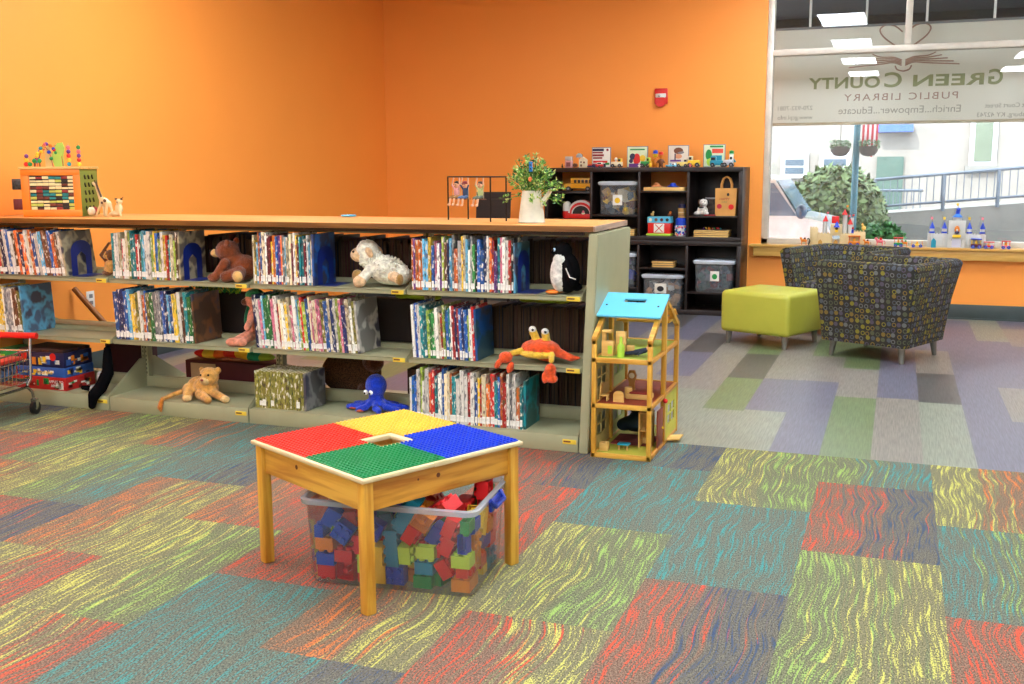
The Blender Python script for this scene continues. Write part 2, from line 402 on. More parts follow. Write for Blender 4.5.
# --- ceiling troffers (they light the room)
LENS = mat('lamp_diffuser', (234, 242, 252), .6, em=LAMP, var=0)
TRF = mat('troffer_frame', (235, 235, 232), .5)
first = None; pos = []
for X in (-3.62, -.785, 2.05):
    for Y in (-2.8, .0, 2.84, 5.68, 8.5): pos.append((X, Y))
names = {-3.62: 'left wall', -.785: 'middle', 2.05: 'right wall'}
ordn = ['behind the camera', 'above the camera', 'above the activity table', 'above the long bookshelf', 'nearest the window wall']
for i, (X, Y) in enumerate(pos):
    if (X, Y) == (-3.62, 8.5): continue
    t = thing('ceiling_light', 'recessed white ceiling light panel in the row by the %s, %s' % (names[X], ordn[i % 5]) if X != -.785 else 'recessed white ceiling light panel in the middle row, %s' % ordn[i % 5], 'ceiling light', (X, Y, ZC), 0, 'recessed ceiling lights')
    MB().box((-.28, -.61, -.012), (.28, .61, -.006), LENS).build('diffuser', t)
    MB().box((-.305, -.635, -.014), (-.28, .635, 0), TRF).box((.28, -.635, -.014), (.305, .635, 0), TRF).box((-.28, -.635, -.014), (.28, -.61, 0), TRF).box((-.28, .61, -.014), (.28, .635, 0), TRF).build('frame', t)
# --- fire alarm, outlet
t = thing('fire_alarm', 'small red fire alarm strobe high on the orange back wall', 'fire alarm', (-2.142, YW, 1.92))
MB().box((-.062, -.03, .0), (.062, 0, .145), RED, .01).lathe([(.05, 0), (.05, .012), (.0, .012)], RED, M=frame((0, -.03, .025), (1, 0, 0), (0, 0, 1)) ).build('housing', t)
MB().box((-.05, -.045, .06), (.05, -.028, .098), mat('strobe_lens', (230, 232, 225), .15), .008).ball((-.015, -.045, .077), .012, CHROME).build('strobe_lens', t)
tag(MB().box((XW, 5.56, .43), (XW+.008, 5.63, .54), WHITE, .002).box((XW+.008, 5.58, .45), (XW+.011, 5.61, .475), GREYM).box((XW+.008, 5.58, .495), (XW+.011, 5.61, .52), GREYM).build('outlet_plate'), 'white outlet plate on the orange wall seen between the shelves', 'outlet')
# ================================================================ outside the window
rnd = random.Random(4)
CONC = mat('concrete', (124, 122, 116), .9, var=.08, scale=2)
struct(MB().box((-22, YW+.3, -.7), (26, 40, -.5), mat('street_asphalt', (110, 110, 112), .9)), 'ground')
SIDING = mat('facade_stone', (134, 128, 120), .85, var=.05, scale=3)
t = thing('building', 'pale two storey stone building across the street with small windows', 'building', (0, 22, -.5))
MB().box((-14, 0, 0), (16, 8, 8), SIDING).build('wall', t)
BGL = mat('dark_window', (70, 86, 98), .3); FRW = mat('white_frame', (172, 172, 172), .5)
def bwin(x0, x1, z0, z1, glass=BGL, nm='window', bars=1):
    f = MB().box((x0-.09, -.07, z0-.09), (x1+.09, .0, z1+.09), FRW).build(nm, t)
    g = MB(); n = bars+1
    for i in range(n):
        a = z0+(z1-z0)*i/n; b = z0+(z1-z0)*(i+1)/n-.04
        g.box((x0, -.085, a+.5), (x1, -.06, b+.5), glass)
    o = g.build('pane', f); o.location = (0, 0, -.5)
for (x0, x1, z0, z1) in ((-2.16, -1.8, 1.7, 2.02), (-1.42, -1.0, 1.68, 2.02), (-5, -4.2, 2.0, 3.2), (4.4, 5.0, 2.0, 3.1)): bwin(x0, x1, z0, z1)
bwin(1.30, 1.60, 1.92, 2.72, mat('leaded_window', (96, 106, 88), .4), 'window', 0)
MB().box((1.15, -.14, 1.74), (1.75, 0, 1.84), CONC).build('window_ledge', t)
MB().box((-.43, -.06, 0), (.06, .0, 2.02), mat('door_green', (70, 92, 82), .4)).build('door', t)
MB().box((-.45, -.35, 2.48), (.2, -.05, 2.62), mat('awning_blue', (60, 90, 170), .6)).build('sign_board', t)
# ramp with railing
t = thing('concrete_ramp', 'concrete wheelchair ramp rising along the building across the street', 'ramp', (0, 15, -.5))
MB().prism([(-.35, 0), (6, 0), (6, 1.75), (-.35, 1.20)], CONC, frame((0, 1.0, 0), (1, 0, 0), (0, 0, 1)), .98).build('ramp_body', t)
RAILM = mat('railing_grey', (84, 94, 106), .6)
t = thing('railing', 'long grey metal railing on the concrete ramp', 'railing', (0, 15, -.5))
mb = MB()
def rz(x): return 1.28+(x+.3)*.085
mb.tube([(-.3, 0, rz(-.3)+.38), (6, 0, rz(6)+.38)], .022, RAILM, 6).tube([(-.3, 0, rz(-.3)+.02), (6, 0, rz(6)+.02)], .018, RAILM, 6)
mb.build('top_rail', t)
for x in (-.3, .55, 1.2, 1.95, 3, 4, 5, 6): MB().cyl((x, 0, rz(x)-.1), (x, 0, rz(x)+.38), .024, RAILM, n=8).build('post', t)
mb = MB(); x = -.2
while x < 3.4: mb.cyl((x, 0, rz(x)), (x, 0, rz(x)+.38), .006, RAILM, n=5); x += .09
mb.build('balusters', t)
t = thing('railing', 'short grey railing in front of the green door', 'railing', (-.43, 15.9, -.5))
mb = MB().tube([(0, 0, 1.5), (.75, 0, 1.5)], .02, RAILM, 6)
for i in range(9): mb.cyl((.09*i, 0, .9), (.09*i, 0, 1.5), .008, RAILM, n=5)
mb.build('rail', t)
# bush, shrub
def bush(name, label, c, r, rgb, n, cat='bush', leaf=.06):
    t = thing(name, label, cat, (c[0], c[1], -.5))
    g = [mat(name+'_leaf_%d' % i, tuple(int(v*k) for v in rgb), .7, var=.1, scale=3) for i, k in enumerate((.72, .9, 1.08))]
    mb = MB(); q = random.Random(n)
    for i in range(n):
        a = q.uniform(0, 6.28); e = math.acos(q.uniform(-.3, 1)); k = q.uniform(.72, 1.0)
        d = Vector((math.sin(e)*math.cos(a), math.sin(e)*math.sin(a), math.cos(e)))
        p = Vector((d.x*r[0]*k, d.y*r[1]*k, d.z*r[2]*k+c[2]+.5))
        s = leaf*q.uniform(.6, 1.4)
        u = Vector((q.uniform(-1, 1), q.uniform(-1, 1), q.uniform(-1, .3))).normalized(); v = u.cross(d).normalized()
        mb.quad([p-u*s, p+v*s*.5, p+u*s, p-v*s*.5], q.choice(g))
    mb.build('foliage', t, smooth=False)
    MB().ball((0, 0, c[2]+.5), tuple(x*.72 for x in r), g[0], 20, 12).build('inner_foliage', t)
    MB().cyl((0, 0, 0), (0, 0, c[2]+.5), .06, BRN, n=8).build('trunk', t)
bush('bush', 'large rounded pale green weeping bush outside the window', (-.765, 14.25, .62), (.65, .55, .74), (104, 124, 74), 5200)
bush('shrub', 'small bright green shrub at the foot of the lamp post', (-.185, 13.3, .37), (.31, .28, .31), (60, 120, 54), 1200)
# lamp post with baskets and flag
t = thing('lamp_post', 'blue green street lamp post outside the window', 'lamp post', (-.505, 13.5, -.5))
PT = mat('teal_post', (52, 104, 118), .5)
MB().cyl((0, 0, 0), (0, 0, 3.0), .042, PT, r2=.035).cyl((0, 0, 0), (0, 0, .5), .09, PT, r2=.05).build('post', t)
MB().tube([(-.3, 0, 2.35), (0, 0, 2.42), (.3, 0, 2.35)], .012, PT, 6).build('arm', t)
MB().lathe([(.0, 3.0), (.1, 3.05), (.14, 3.3), (.05, 3.42), (0, 3.45)], mat('lantern_glass', (230, 230, 220), .3), n=16).build('lantern', t)
for s, nm in ((-.20, 'left'), (.15, 'right')):
    b = thing('hanging_basket', 'dark hanging flower basket on the %s side of the lamp post' % nm, 'flower basket', (-.505+s*.93, 13.5, 1.452), 0, 'baskets on the lamp post')
    MB().lathe([(0, 0), (.07, .015), (.105, .06), (.115, .12), (.10, .12)], mat('basket_brown', (78, 70, 66), .8), n=16).build('bowl', b)
    mb = MB(); q = random.Random(int(s*100))
    for i in range(160):
        p = Vector((q.uniform(-.12, .12), q.uniform(-.1, .1), q.uniform(.1, .19))); u = Vector((q.uniform(-1, 1), q.uniform(-1, 1), q.uniform(-.4, 1))).normalized()*.025; v = u.orthogonal().normalized()*.012
        mb.quad([p-u, p+v, p+u, p-v], q.choice([mat('basket_leaf', (70, 100, 60), .7), mat('leaf_pale', (130, 145, 120), .7)]))
    mb.build('plants', b, smooth=False)
    MB().cyl((0, 0, .12), (0, 0, .9), .004, BLKMETAL, n=5).build('chain', b)
FL = mat('flag_red', (200, 60, 70), .7); FW = mat('flag_white', (235, 225, 225), .7)
t = thing('flag', 'red and white striped flag hanging on the lamp post', 'flag', (-.39, 13.5, 1.49))
mb = MB()
for i in range(7):
    x = i*.026
    mb.prism([(x, .0+.05*math.sin(i)), (x+.026, .0+.05*math.sin(i+1)), (x+.034, .62), (x+.008, .62)], (FL, FW)[i % 2], frame((-.06, 0, 0), (1, 0, 0), (0, 0, 1)), .004)
mb.build('cloth', t)
# parked car
t = thing('car', 'white parked car with a large windshield at the left edge of the window', 'car', (-.99, 12.65, -.5), R(0))
CW = mat('car_white', (240, 240, 242), .25, coat=.6); CG = mat('car_glass', (120, 138, 160), .2)
body = [(-2.6, .35), (.35, .35), (.42, .6), (.40, .95), (.28, 1.24), (-.02, 1.30), (-.28, 1.70), (-.5, 1.74), (-2.2, 1.76), (-2.6, 1.3)]
MB().prism(body, CW, frame((0, .9, 0), (1, 0, 0), (0, 0, 1)), 1.7).build('body', t)
MB().prism([(-.29, 1.66), (-.04, 1.31), (-.9, 1.31), (-.9, 1.68)], CG, frame((0, -.80, 0), (1, 0, 0), (0, 0, 1)), .012).build('side_window', t)
MB().quad([(-.265, -.72, 1.69), (-.005, -.74, 1.31), (-.005, .84, 1.31), (-.265, .82, 1.69)], CG).build('windshield', t)
MB().ball((.02, -.93, 1.36), (.06, .09, .08), mat('mirror_grey', (70, 84, 110), .3)).build('mirror', t)
for x in (-.15, -2.0):
    MB().cyl((x, -.84, .33), (x, -.6, .33), .33, BLACK, n=24).cyl((x, -.85, .33), (x, -.84, .33), .18, CHROME, n=16).build('wheel', t)
# entrance awning above the window, dark underside with white hanger rods
t = thing('awning', 'dark awning over the outside of the window with white rods', 'awning', (0, YW+.3, 0))
MB().box((-3, 0, 2.98), (5, 2.4, 3.1), mat('awning_dark', (12, 19, 24), .8)).box((-3, 2.36, 2.5), (5, 2.42, 3.1), mat('awning_dark', (12, 19, 24), .8)).build('canopy', t)
for x in (-.86, -.36, .16, .72, 1.3): MB().cyl((x, .25, 2.56), (x, .25, 2.99), .011, WHITE, n=8).build('rod', t)
# banner on the outside of the glass (lettering faces the street, so it reads mirrored in here)
def banner_cloth():
    m, nt, N, L, P = nodes('banner_cloth'); out = [x for x in N if x.type == 'OUTPUT_MATERIAL'][0]
    tc = N.new('ShaderNodeTexCoord'); n = N.new('ShaderNodeTexNoise'); n.inputs['Scale'].default_value = 2.5; L.new(tc.outputs['Object'], n.inputs['Vector'])
    r = N.new('ShaderNodeValToRGB'); r.color_ramp.elements[0].color = (*lin((232, 226, 212)), 1); r.color_ramp.elements[1].color = (*lin((238, 234, 224)), 1); L.new(n.outputs[0], r.inputs[0])
    d = N.new('ShaderNodeBsdfDiffuse'); tr = N.new('ShaderNodeBsdfTranslucent'); L.new(r.outputs[0], d.inputs[0]); L.new(r.outputs[0], tr.inputs[0])
    mx = N.new('ShaderNodeMixShader'); mx.inputs[0].default_value = .5; L.new(d.outputs[0], mx.inputs[1]); L.new(tr.outputs[0], mx.inputs[2]); L.new(mx.outputs[0], out.inputs[0])
    return m
t = thing('banner', 'beige library banner hung outside the window with lettering seen from behind', 'banner', (0, YW+.42, 0))
YB = 0
MB().box((-1.3, 0, 1.73), (2.3, .006, 2.60), banner_cloth()).build('cloth', t)
MB().tube([(-1.3, 0, 2.60), (2.3, 0, 2.60)], .012, GREYM, 6).tube([(-1.3, 0, 1.73), (2.3, 0, 1.73)], .014, mat('banner_hem', (176, 160, 130), .7), 6).build('hem_rod', t)
INKG = mat('ink_green', (146, 150, 104), .8); INKB = mat('ink_brown', (164, 128, 112), .8); INKT = mat('ink_grey', (168, 162, 148), .8)
def word(txt, size, xr, z, m, bold=0, sp=1.0, fit=None, ital=0):
    """lettering facing the street, so it reads mirrored from inside; xr is its right end as seen from inside"""
    cu = bpy.data.curves.new('lettering', 'FONT'); cu.body = txt; cu.size = size; cu.extrude = .002; cu.offset = bold; cu.space_character = sp; cu.shear = ital
    tmp = bpy.data.objects.new('tmp', cu); C.objects.link(tmp)
    me = bpy.data.meshes.new_from_object(tmp.evaluated_get(bpy.context.evaluated_depsgraph_get())); bpy.data.objects.remove(tmp)
    xs = [v.co.x for v in me.vertices]; wd = max(xs)
    k = fit/wd if fit else 1
    for v in me.vertices: v.co.x *= k
    me.materials.clear(); me.materials.append(m)
    o = link('lettering', me, t, (xr, -.004, z), (R(90), 0, 0)); o.scale = (-1, 1, 1)
    return o
# as seen from inside: text starts at the right and runs to the left
word('G', .18, .815, 2.05, INKG, .004, fit=.122); word('REEN', .138, .67, 2.05, INKG, .004, sp=1.08, fit=.60)
word('C', .18, -.02, 2.05, INKG, .004, fit=.155); word('OUNTY', .138, -.21, 2.05, INKG, .004, sp=1.08, fit=.633)
word('PUBLIC LIBRARY', .088, .46, 1.932, INKB, .0, sp=1.25, fit=.98)
word('Enrich...Empower...Educate', .090, .49, 1.815, INKT, fit=1.055)
word('270-932-7081', .055, -.795, 1.86, INKT, fit=.32); word('www.gcpl.info', .055, -.795, 1.775, INKT, fit=.32)
word('West Court Street', .055, 1.10, 1.845, INKT, fit=.42); word('Greensburg, KY 42743', .055, 1.16, 1.765, INKT, fit=.54)
mb = MB()   # open book with a heart of ribbon above it
def ribbon(pts, m=INKB, r=.007): mb.tube([(x, .0, z) for x, z in pts], r, m, 5)
def smooth(pts, n=5):
    P_ = [Vector((x, 0, z)) for x, z in pts]; P_ = [P_[0]]+P_+[P_[-1]]; out = []
    for i in range(1, len(P_)-2):
        a, b, c, d = P_[i-1:i+3]
        for k in range(n):
            u = k/n; out.append(.5*((2*b)+(c-a)*u+(2*a-5*b+4*c-d)*u*u+(3*b-a-3*c+d)*u**3))
    return out+[P_[-1]]
cx = -.02
for s in (-1, 1):
    mb.tube(smooth([(cx, 2.36), (cx+s*.09, 2.42), (cx+s*.18, 2.49), (cx+s*.215, 2.555), (cx+s*.17, 2.595), (cx+s*.09, 2.585), (cx+s*.02, 2.53)]), .0075, INKB, 5)
    for k in range(5):
        mb.tube(smooth([(cx+s*.015, 2.235+.012*k), (cx+s*.09, 2.262+.012*k), (cx+s*.20, 2.252+.016*k), (cx+s*(.47-.05*k), 2.232+.028*k)]), .0055, INKB, 5)
    mb.tube(smooth([(cx, 2.185), (cx+s*.05, 2.20), (cx+s*.07, 2.235)]), .007, INKB, 5)
mb.build('book_emblem', t)
# ================================================================ the long double sided bookshelf
SX = [-1.364-.914*i for i in range(5)]; SX[4] = XW+.012
YF, YC, YBk = 4.66, 5.0, 5.34      # base front, uprights, far base front
ZS = (.08, .395, .738)
TAGY = mat('yellow_label', (226, 196, 60), .5); HOLE = mat('slot_dark', (60, 60, 44), .7)
names_bay = ['rightmost bay, beside the doll house', 'second bay from the right, holding the white sheep', 'third bay from the right, holding the brown bear', 'leftmost bay, holding the stacked game boxes']
for i in range(4):
    x1, x0 = SX[i], SX[i+1]
    t = thing('shelving_unit', 'grey green metal library shelving, %s' % names_bay[i], 'bookshelf', ((x0+x1)/2, YC, 0), 0, 'bays of the long metal bookshelf')
    cx = (x0+x1)/2; h = (x1-x0)/2-.004
    a, b = -h, h
    for sx in (a, b):
        s = 1 if sx < 0 else -1
        u = MB().box((sx, -.022, 0), (sx+s*.018, .022, 1.03), STEEL, .002)
        for k in range(38): u.box((sx+s*.004, -.0226, .08+k*.025), (sx+s*.010, -.0221, .092+k*.025), HOLE)
        u.build('upright', t)
    MB().box((a, -.015, 1.0), (b, .015, 1.03), STEEL).build('top_rail', t)
    for k, sgn in enumerate((-1, 1)):
        dF = YC-YF
        # base shelf: toe face, deck
        MB().box((a, sgn*dF, 0), (b, sgn*(dF-.012), ZS[0]), STEEL, .003).box((a, sgn*(dF-.002), ZS[0]-.012), (b, sgn*.02, ZS[0]), STEEL, .002).box((a, sgn*.024, ZS[0]), (b, sgn*.018, ZS[0]+.06), STEEL, .001).build('base_shelf', t)
        for sx in (a, b):
            s = 1 if sx < 0 else -1
            P_ = [(0.02, 0), (dF-.003, 0), (dF-.003, ZS[0]+.004), (.06, ZS[0]+.17), (.02, ZS[0]+.17)]
            MB().prism(P_, STEEL, frame((sx+(.0008 if s > 0 else -.0008), 0, 0), (0, sgn, 0), (0, 0, 1)), .003 if sgn*s > 0 else -.003).build('end_bracket', t)
        for z in ZS[1:]:
            d = .285
            MB().box((a+.004, sgn*d, z-.022), (b-.004, sgn*(d-.006), z+.002), STEEL, .002).box((a+.004, sgn*d, z-.006), (b-.004, sgn*.024, z), STEEL, .001).box((a+.004, sgn*.03, z), (b-.004, sgn*.026, z+.02), STEEL).build('shelf', t)
            for sx in (a, b):
                s = 1 if sx < 0 else -1
                P_ = [(.024, -.06), (d-.004, -.02), (d-.004, .004), (.06, .10), (.024, .10)]
                MB().prism([(p, q+z) for p, q in P_], STEEL, frame((sx+s*.0014, 0, 0), (0, sgn, 0), (0, 0, 1)), .002 if sgn*s > 0 else -.002).build('shelf_bracket', t)
    for z in (ZS[0]-.03, ZS[1]-.012, ZS[2]-.012):
        yy = -.342 if z < .1 else -.287
        MB().box((b-.075, yy-.002, z-.010), (b-.008, yy+.002, z+.012), TAGY, .001).box((b-.07, yy-.0025, z-.002), (b-.035, yy-.001, z+.006), BRN).build('label_holder', t)
    if i == 0:
        mb = MB(); e0 = [(-.35, 0), (.35, 0), (.33, 1.034), (-.30, 1.034)]
        M = frame((b+.006, 0, 0), (0, 1, 0), (0, 0, 1)); M = Matrix(((1, 0, .028, 0), (0, 1, 0, 0), (0, 0, 1, 0), (0, 0, 0, 1))) @ M
        mb.prism(e0, STEEL, M, .045)
        bmesh.ops.bevel(mb.bm, geom=mb.bm.edges[:], offset=.005, segments=2, affect='EDGES')
        mb.build('end_panel', t)
WT = wood('worktop_laminate', (226, 164, 96), (204, 136, 70), 'x', .35, 4); WE = wood('worktop_edge', (128, 84, 32), (98, 58, 20), 'x', .5, 5); WG = wood('worktop_end_grain', (176, 150, 128), (140, 116, 100), 'y', .5, 9)
t = thing('worktop', 'long brown wooden counter top laid along the metal bookshelf', 'counter top', (-3.17, 5.015, 1.041))
MB().box((XW+3.17+.004, -.30, 0), (3.17-1.315, .315, .028), WT, .002).build('board', t)
MB().box((XW+3.17+.004, -.272, -.018), (3.17-1.37, -.252, 0), DARKW).build('shade_batten', t)  # dark strip added under the front edge, standing in for shadow above the books
MB().box((XW+3.17+.004, -.303, .001), (3.17-1.315, -.3, .0255), WE).build('edge_band', t)
MB().box((3.17-1.3152, -.303, .001), (3.17-1.306, .315, .0265), WG).build('edge_band', t)
ZT = 1.0695
# ---------------------------------------------------------------- books
def cover_material(art=False):
    m, nt, N, L, P = nodes('picture_book_cover' if art else 'book_cover')
    oi = N.new('ShaderNodeObjectInfo'); tc = N.new('ShaderNodeTexCoord')
    ad = N.new('ShaderNodeVectorMath'); ad.operation = 'MULTIPLY_ADD'; ad.inputs[1].default_value = (9, 9, 9) if art else (90, 30, 34)
    cb = N.new('ShaderNodeCombineXYZ')
    mu = N.new('ShaderNodeMath'); mu.operation = 'MULTIPLY'; mu.inputs[1].default_value = 97; L.new(oi.outputs['Random'], mu.inputs[0])
    for i in range(3): L.new(mu.outputs[0], cb.inputs[i])
    L.new(tc.outputs['Object'], ad.inputs[0]); L.new(cb.outputs[0], ad.inputs[2])
    n = N.new('ShaderNodeTexNoise'); n.inputs['Scale'].default_value = 1; n.inputs['Detail'].default_value = 2.5; L.new(ad.outputs[0], n.inputs['Vector'])
    hs = N.new('ShaderNodeHueSaturation'); L.new(oi.outputs['Color'], hs.inputs['Color'])
    hm = N.new('ShaderNodeMapRange'); hm.inputs['To Min'].default_value = .15; hm.inputs['To Max'].default_value = .85; L.new(oi.outputs['Random'], hm.inputs[0]); hm.inputs['To Min'].default_value = .42; hm.inputs['To Max'].default_value = .58; L.new(hm.outputs[0], hs.inputs['Hue']); hs.inputs['Value'].default_value = .35; hs.inputs['Saturation'].default_value = .8
    r1 = N.new('ShaderNodeValToRGB'); r1.color_ramp.interpolation = 'LINEAR'; r1.color_ramp.elements[0].position = .56 if not art else .48; r1.color_ramp.elements[1].position = .62 if not art else .54; L.new(n.outputs[0], r1.inputs[0])
    r2 = N.new('ShaderNodeValToRGB'); r2.color_ramp.elements[0].position = .36; r2.color_ramp.elements[1].position = .43; r2.color_ramp.elements[0].color = (1, 1, 1, 1); r2.color_ramp.elements[1].color = (0, 0, 0, 1); L.new(n.outputs[0], r2.inputs[0])
    a = N.new('ShaderNodeMix'); a.data_type = 'RGBA'; L.new(r1.outputs[0], a.inputs[0]); L.new(oi.outputs['Color'], a.inputs[6]); L.new(hs.outputs[0], a.inputs[7])
    b = N.new('ShaderNodeMix'); b.data_type = 'RGBA'; L.new(r2.outputs[0], b.inputs[0]); L.new(a.outputs[2], b.inputs[6]); b.inputs[7].default_value = (.75, .72, .62, 1) if not art else (.05, .05, .08, 1)
    L.new(b.outputs[2], P.inputs['Base Color']); P.inputs['Roughness'].default_value = .38
    return m
COVER, ART = cover_material(), cover_material(True)
PAGES = mat('page_edges', (214, 204, 178), .85, stretch=(400, 1, 1), var=.12, scale=1); STICK = mat('spine_sticker', (232, 232, 226), .6, var=.1, scale=120)
PALB = {'white': (226, 224, 214), 'cream': (214, 200, 160), 'blue': (30, 92, 168), 'navy': (24, 40, 92), 'sky blue': (96, 170, 206), 'teal': (22, 122, 128), 'green': (46, 128, 64), 'lime': (150, 176, 66), 'yellow': (226, 190, 54),
        'orange': (220, 112, 40), 'red': (190, 36, 34), 'maroon': (104, 28, 40), 'purple': (94, 52, 120), 'brown': (112, 72, 44), 'black': (28, 28, 32), 'grey': (140, 140, 140), 'pink': (206, 112, 138), 'olive': (128, 124, 50)}
def book_mesh(th, d, h, art=False):
    m = ART if art else COVER; c = .0018
    mb = MB()
    mb.box((0, 0, 0), (c, d, h), m).box((th-c, 0, 0), (th, d, h), m)
    mb.box((0, -.001, 0), (th, c, h), m, .0012, seg=1)
    mb.box((c, c, .003), (th-c, d-.004, h-.003), PAGES)
    return mb.mesh('book', smooth=False)
NB = [0]; BOOKS = []
ORD = ['first', 'second', 'third', 'fourth', 'fifth', 'sixth', 'seventh', 'eighth', 'ninth', 'tenth', 'eleventh', 'twelfth', 'thirteenth', 'fourteenth', 'fifteenth', 'sixteenth', 'seventeenth', 'eighteenth', 'nineteenth', 'twentieth',
       'twenty-first', 'twenty-second', 'twenty-third', 'twenty-fourth', 'twenty-fifth', 'twenty-sixth', 'twenty-seventh', 'twenty-eighth', 'twenty-ninth', 'thirtieth', 'thirty-first', 'thirty-second', 'thirty-third', 'thirty-fourth', 'thirty-fifth', 'thirty-sixth', 'thirty-seventh', 'thirty-eighth', 'thirty-ninth', 'fortieth', 'forty-first', 'forty-second', 'forty-third', 'forty-fourth', 'forty-fifth', 'forty-sixth', 'forty-seventh', 'forty-eighth']
def book_row(x0, x1, z, where, hr=(.20, .27), lean=0.0, thr=(.007, .018), pal=None, end=None, endname='', seed=1, y=4.735, dr=(.19, .23), sticker=.8, same=None, far=False, fixh=None):
    """stand books from x0 to x1; lean: radians, tops towards -X; end: (colour, thickness, art) of the last book, whose cover faces right"""
    q = random.Random(seed); x = x0; specs = []
    pal = pal or list(PALB)
    while True:
        th = q.uniform(*thr)*1.18 if not same else same[0]
        if x+th > x1-(end[1] if end else 0)+.004: break
        h = fixh or q.choice([q.uniform(*hr), q.uniform((hr[0]+hr[1])/2, hr[1])])
        specs.append([x, th, q.uniform(*dr), h, q.choice(pal), False]); x += th+.0006
    if end: specs.append([x, end[1], end[3] if len(end) > 3 else dr[1], end[4] if len(end) > 4 else hr[1]*.98, end[0], True])
    n = len(specs)
    for i, (bx, th, d, h, cn, art) in enumerate(specs):
        rgb = PALB[cn]; k = q.uniform(.8, 1.15); rgb = lin(tuple(min(255, v*k) for v in rgb))
        o = link('book', book_mesh(th, d, h, art))
        l = lean
        yy = y+q.uniform(-.004, .006)
        if far:
            o.location = (bx+th, y+.0, z); o.rotation_euler = (0, 0, R(180))
        else:
            o.location = (bx, yy, z+(.0 if l >= 0 else 0)); o.rotation_euler = (0, -l, 0)
            if l > 0: o.location.z = z+.0002
        o.color = (*rgb, 1)
        cnt = ORD[i] if i < n/2+1 else ORD[n-1-i]
        side = 'left' if i < n/2+1 else 'right'
        szn = ('thin' if th < .011 else 'thick' if th > .015 else 'slim')
        if art: lb = endname
        elif same: lb = '%s %s, %s from %s, %s' % (szn, same[1], cnt, side, where)
        elif far: lb = 'dark spined book standing back to front, %s from the %s in %s' % (cnt, side, where)
        else: lb = '%s %s book, %s from %s, %s' % (szn, cn, cnt, side, where)
        tag(o, lb, 'book', 'books on %s' % where.split(' beside')[0])
        if not far and not art and q.random() < sticker and th > .006:
            s = MB().box((.0012, -.0024, .014), (th-.0012, -.0009, .038+q.uniform(0, .012)), STICK).build('spine_label', o)
        NB[0] += 1
    return x
def bookend(x, z, label, y=4.76, h=.20, w=.16):
    BE = mat('bookend_blue', (22, 44, 128), .35)
    out = [(0, 0), (0, h*.72)] + [(w/2-w/2*math.cos(math.pi*k/8), h*.72+h*.28*math.sin(math.pi*k/8)) for k in range(1, 8)] + [(w, h*.72), (w, 0)]
    inn = [(w*.72, 0), (w*.72, h*.55), (w*.5, h*.68), (w*.28, h*.55), (w*.28, 0)]
    o = MB().prism(out+inn, BE, frame((0, 0, 0), (0, 1, 0), (0, 0, 1)), .0016).box((0, 0, 0), (.10, w, .0014), BE).build('bookend', smooth=False)
    o.location = (x, y, z+.0004); tag(o, label, 'bookend', 'blue bookends on the top shelf')
A1, A2, A3 = ZS[2]+.0025, ZS[1]+.0025, ZS[0]+.0005
bright = ['white', 'cream', 'blue', 'sky blue', 'teal', 'green', 'yellow', 'red', 'orange', 'navy', 'white', 'grey', 'purple', 'brown', 'white', 'lime', 'pink', 'black', 'blue']
# top shelf
e = book_row(-4.99, -4.40, A1, 'top shelf of leftmost bay', (.235, .262), .13, (.012, .022), ['white', 'red', 'orange', 'blue', 'navy', 'cream', 'white', 'brown', 'sky blue'], ('cream', .012, True, .24, .255), 'pale picture book with its cover out, behind the leftmost blue bookend', 11)
bookend(e+.022, A1, 'blue arched bookend on the top shelf of the leftmost bay')
e = book_row(-4.085, -3.62, A1, 'top shelf left of brown bear', (.215, .268), .0, (.008, .018), ['white', 'cream', 'sky blue', 'yellow', 'brown', 'teal', 'red', 'blue', 'lime', 'white', 'white', 'cream'], ('cream', .013, True, .225, .262), 'brown and green picture book behind the blue bookend by the brown bear', 12)
bookend(e+.018, A1, 'blue arched bookend just left of the brown plush bear')
e = book_row(-3.175, -2.80, A1, 'top shelf left of the sheep', (.215, .272), .0, (.007, .015), ['white', 'cream', 'sky blue', 'yellow', 'maroon', 'teal', 'red', 'blue', 'white', 'grey', 'cream', 'orange', 'purple'], ('blue', .012, True, .22, .265), 'blue picture book behind the bookend left of the plush sheep', 13)
bookend(e+.018, A1, 'blue arched bookend just left of the white plush sheep')
e = book_row(-2.255, -1.70, A1, 'top shelf left of the penguin', (.20, .275), .0, (.008, .016), bright, ('sky blue', .010, True, .21, .24), 'pale blue book at the right end of the row, beside the penguin bookend', 14)
bookend(e+.014, A1, 'blue arched bookend between the books and the plush penguin')
# middle shelf
book_row(-4.99, -4.745, A2, 'middle shelf of leftmost bay', (.24, .272), .05, (.010, .018), ['white', 'cream', 'olive', 'grey', 'brown', 'yellow', 'white'], ('sky blue', .012, True, .24, .275), 'light blue picture book with a drawn cover, middle shelf of leftmost bay', 21)
book_row(-4.085, -3.555, A2, 'middle shelf under the brown bear', (.25, .285), .045, (.011, .022), ['navy', 'blue', 'grey', 'teal', 'yellow', 'olive', 'orange', 'brown', 'white', 'sky blue', 'green'], ('brown', .012, True, .24, .27), 'brown bear picture book with its cover out, middle shelf', 22)
book_row(-3.175, -2.555, A2, 'middle shelf under the sheep', (.235, .285), .075, (.009, .020), ['white', 'blue', 'yellow', 'sky blue', 'navy', 'green', 'lime', 'pink', 'white', 'red', 'cream', 'olive', 'cream', 'white'], ('white', .012, True, .235, .27), 'white picture book with black drawing, middle shelf under the sheep', 23)
book_row(-2.255, -1.90, A2, 'middle shelf left of orange crab', (.22, .275), .04, (.008, .016), ['blue', 'teal', 'white', 'cream', 'red', 'yellow', 'purple', 'green', 'navy', 'white', 'white', 'lime'], ('blue', .011, True, .225, .255), 'red and blue picture book with its cover out, left of the orange crab', 24)
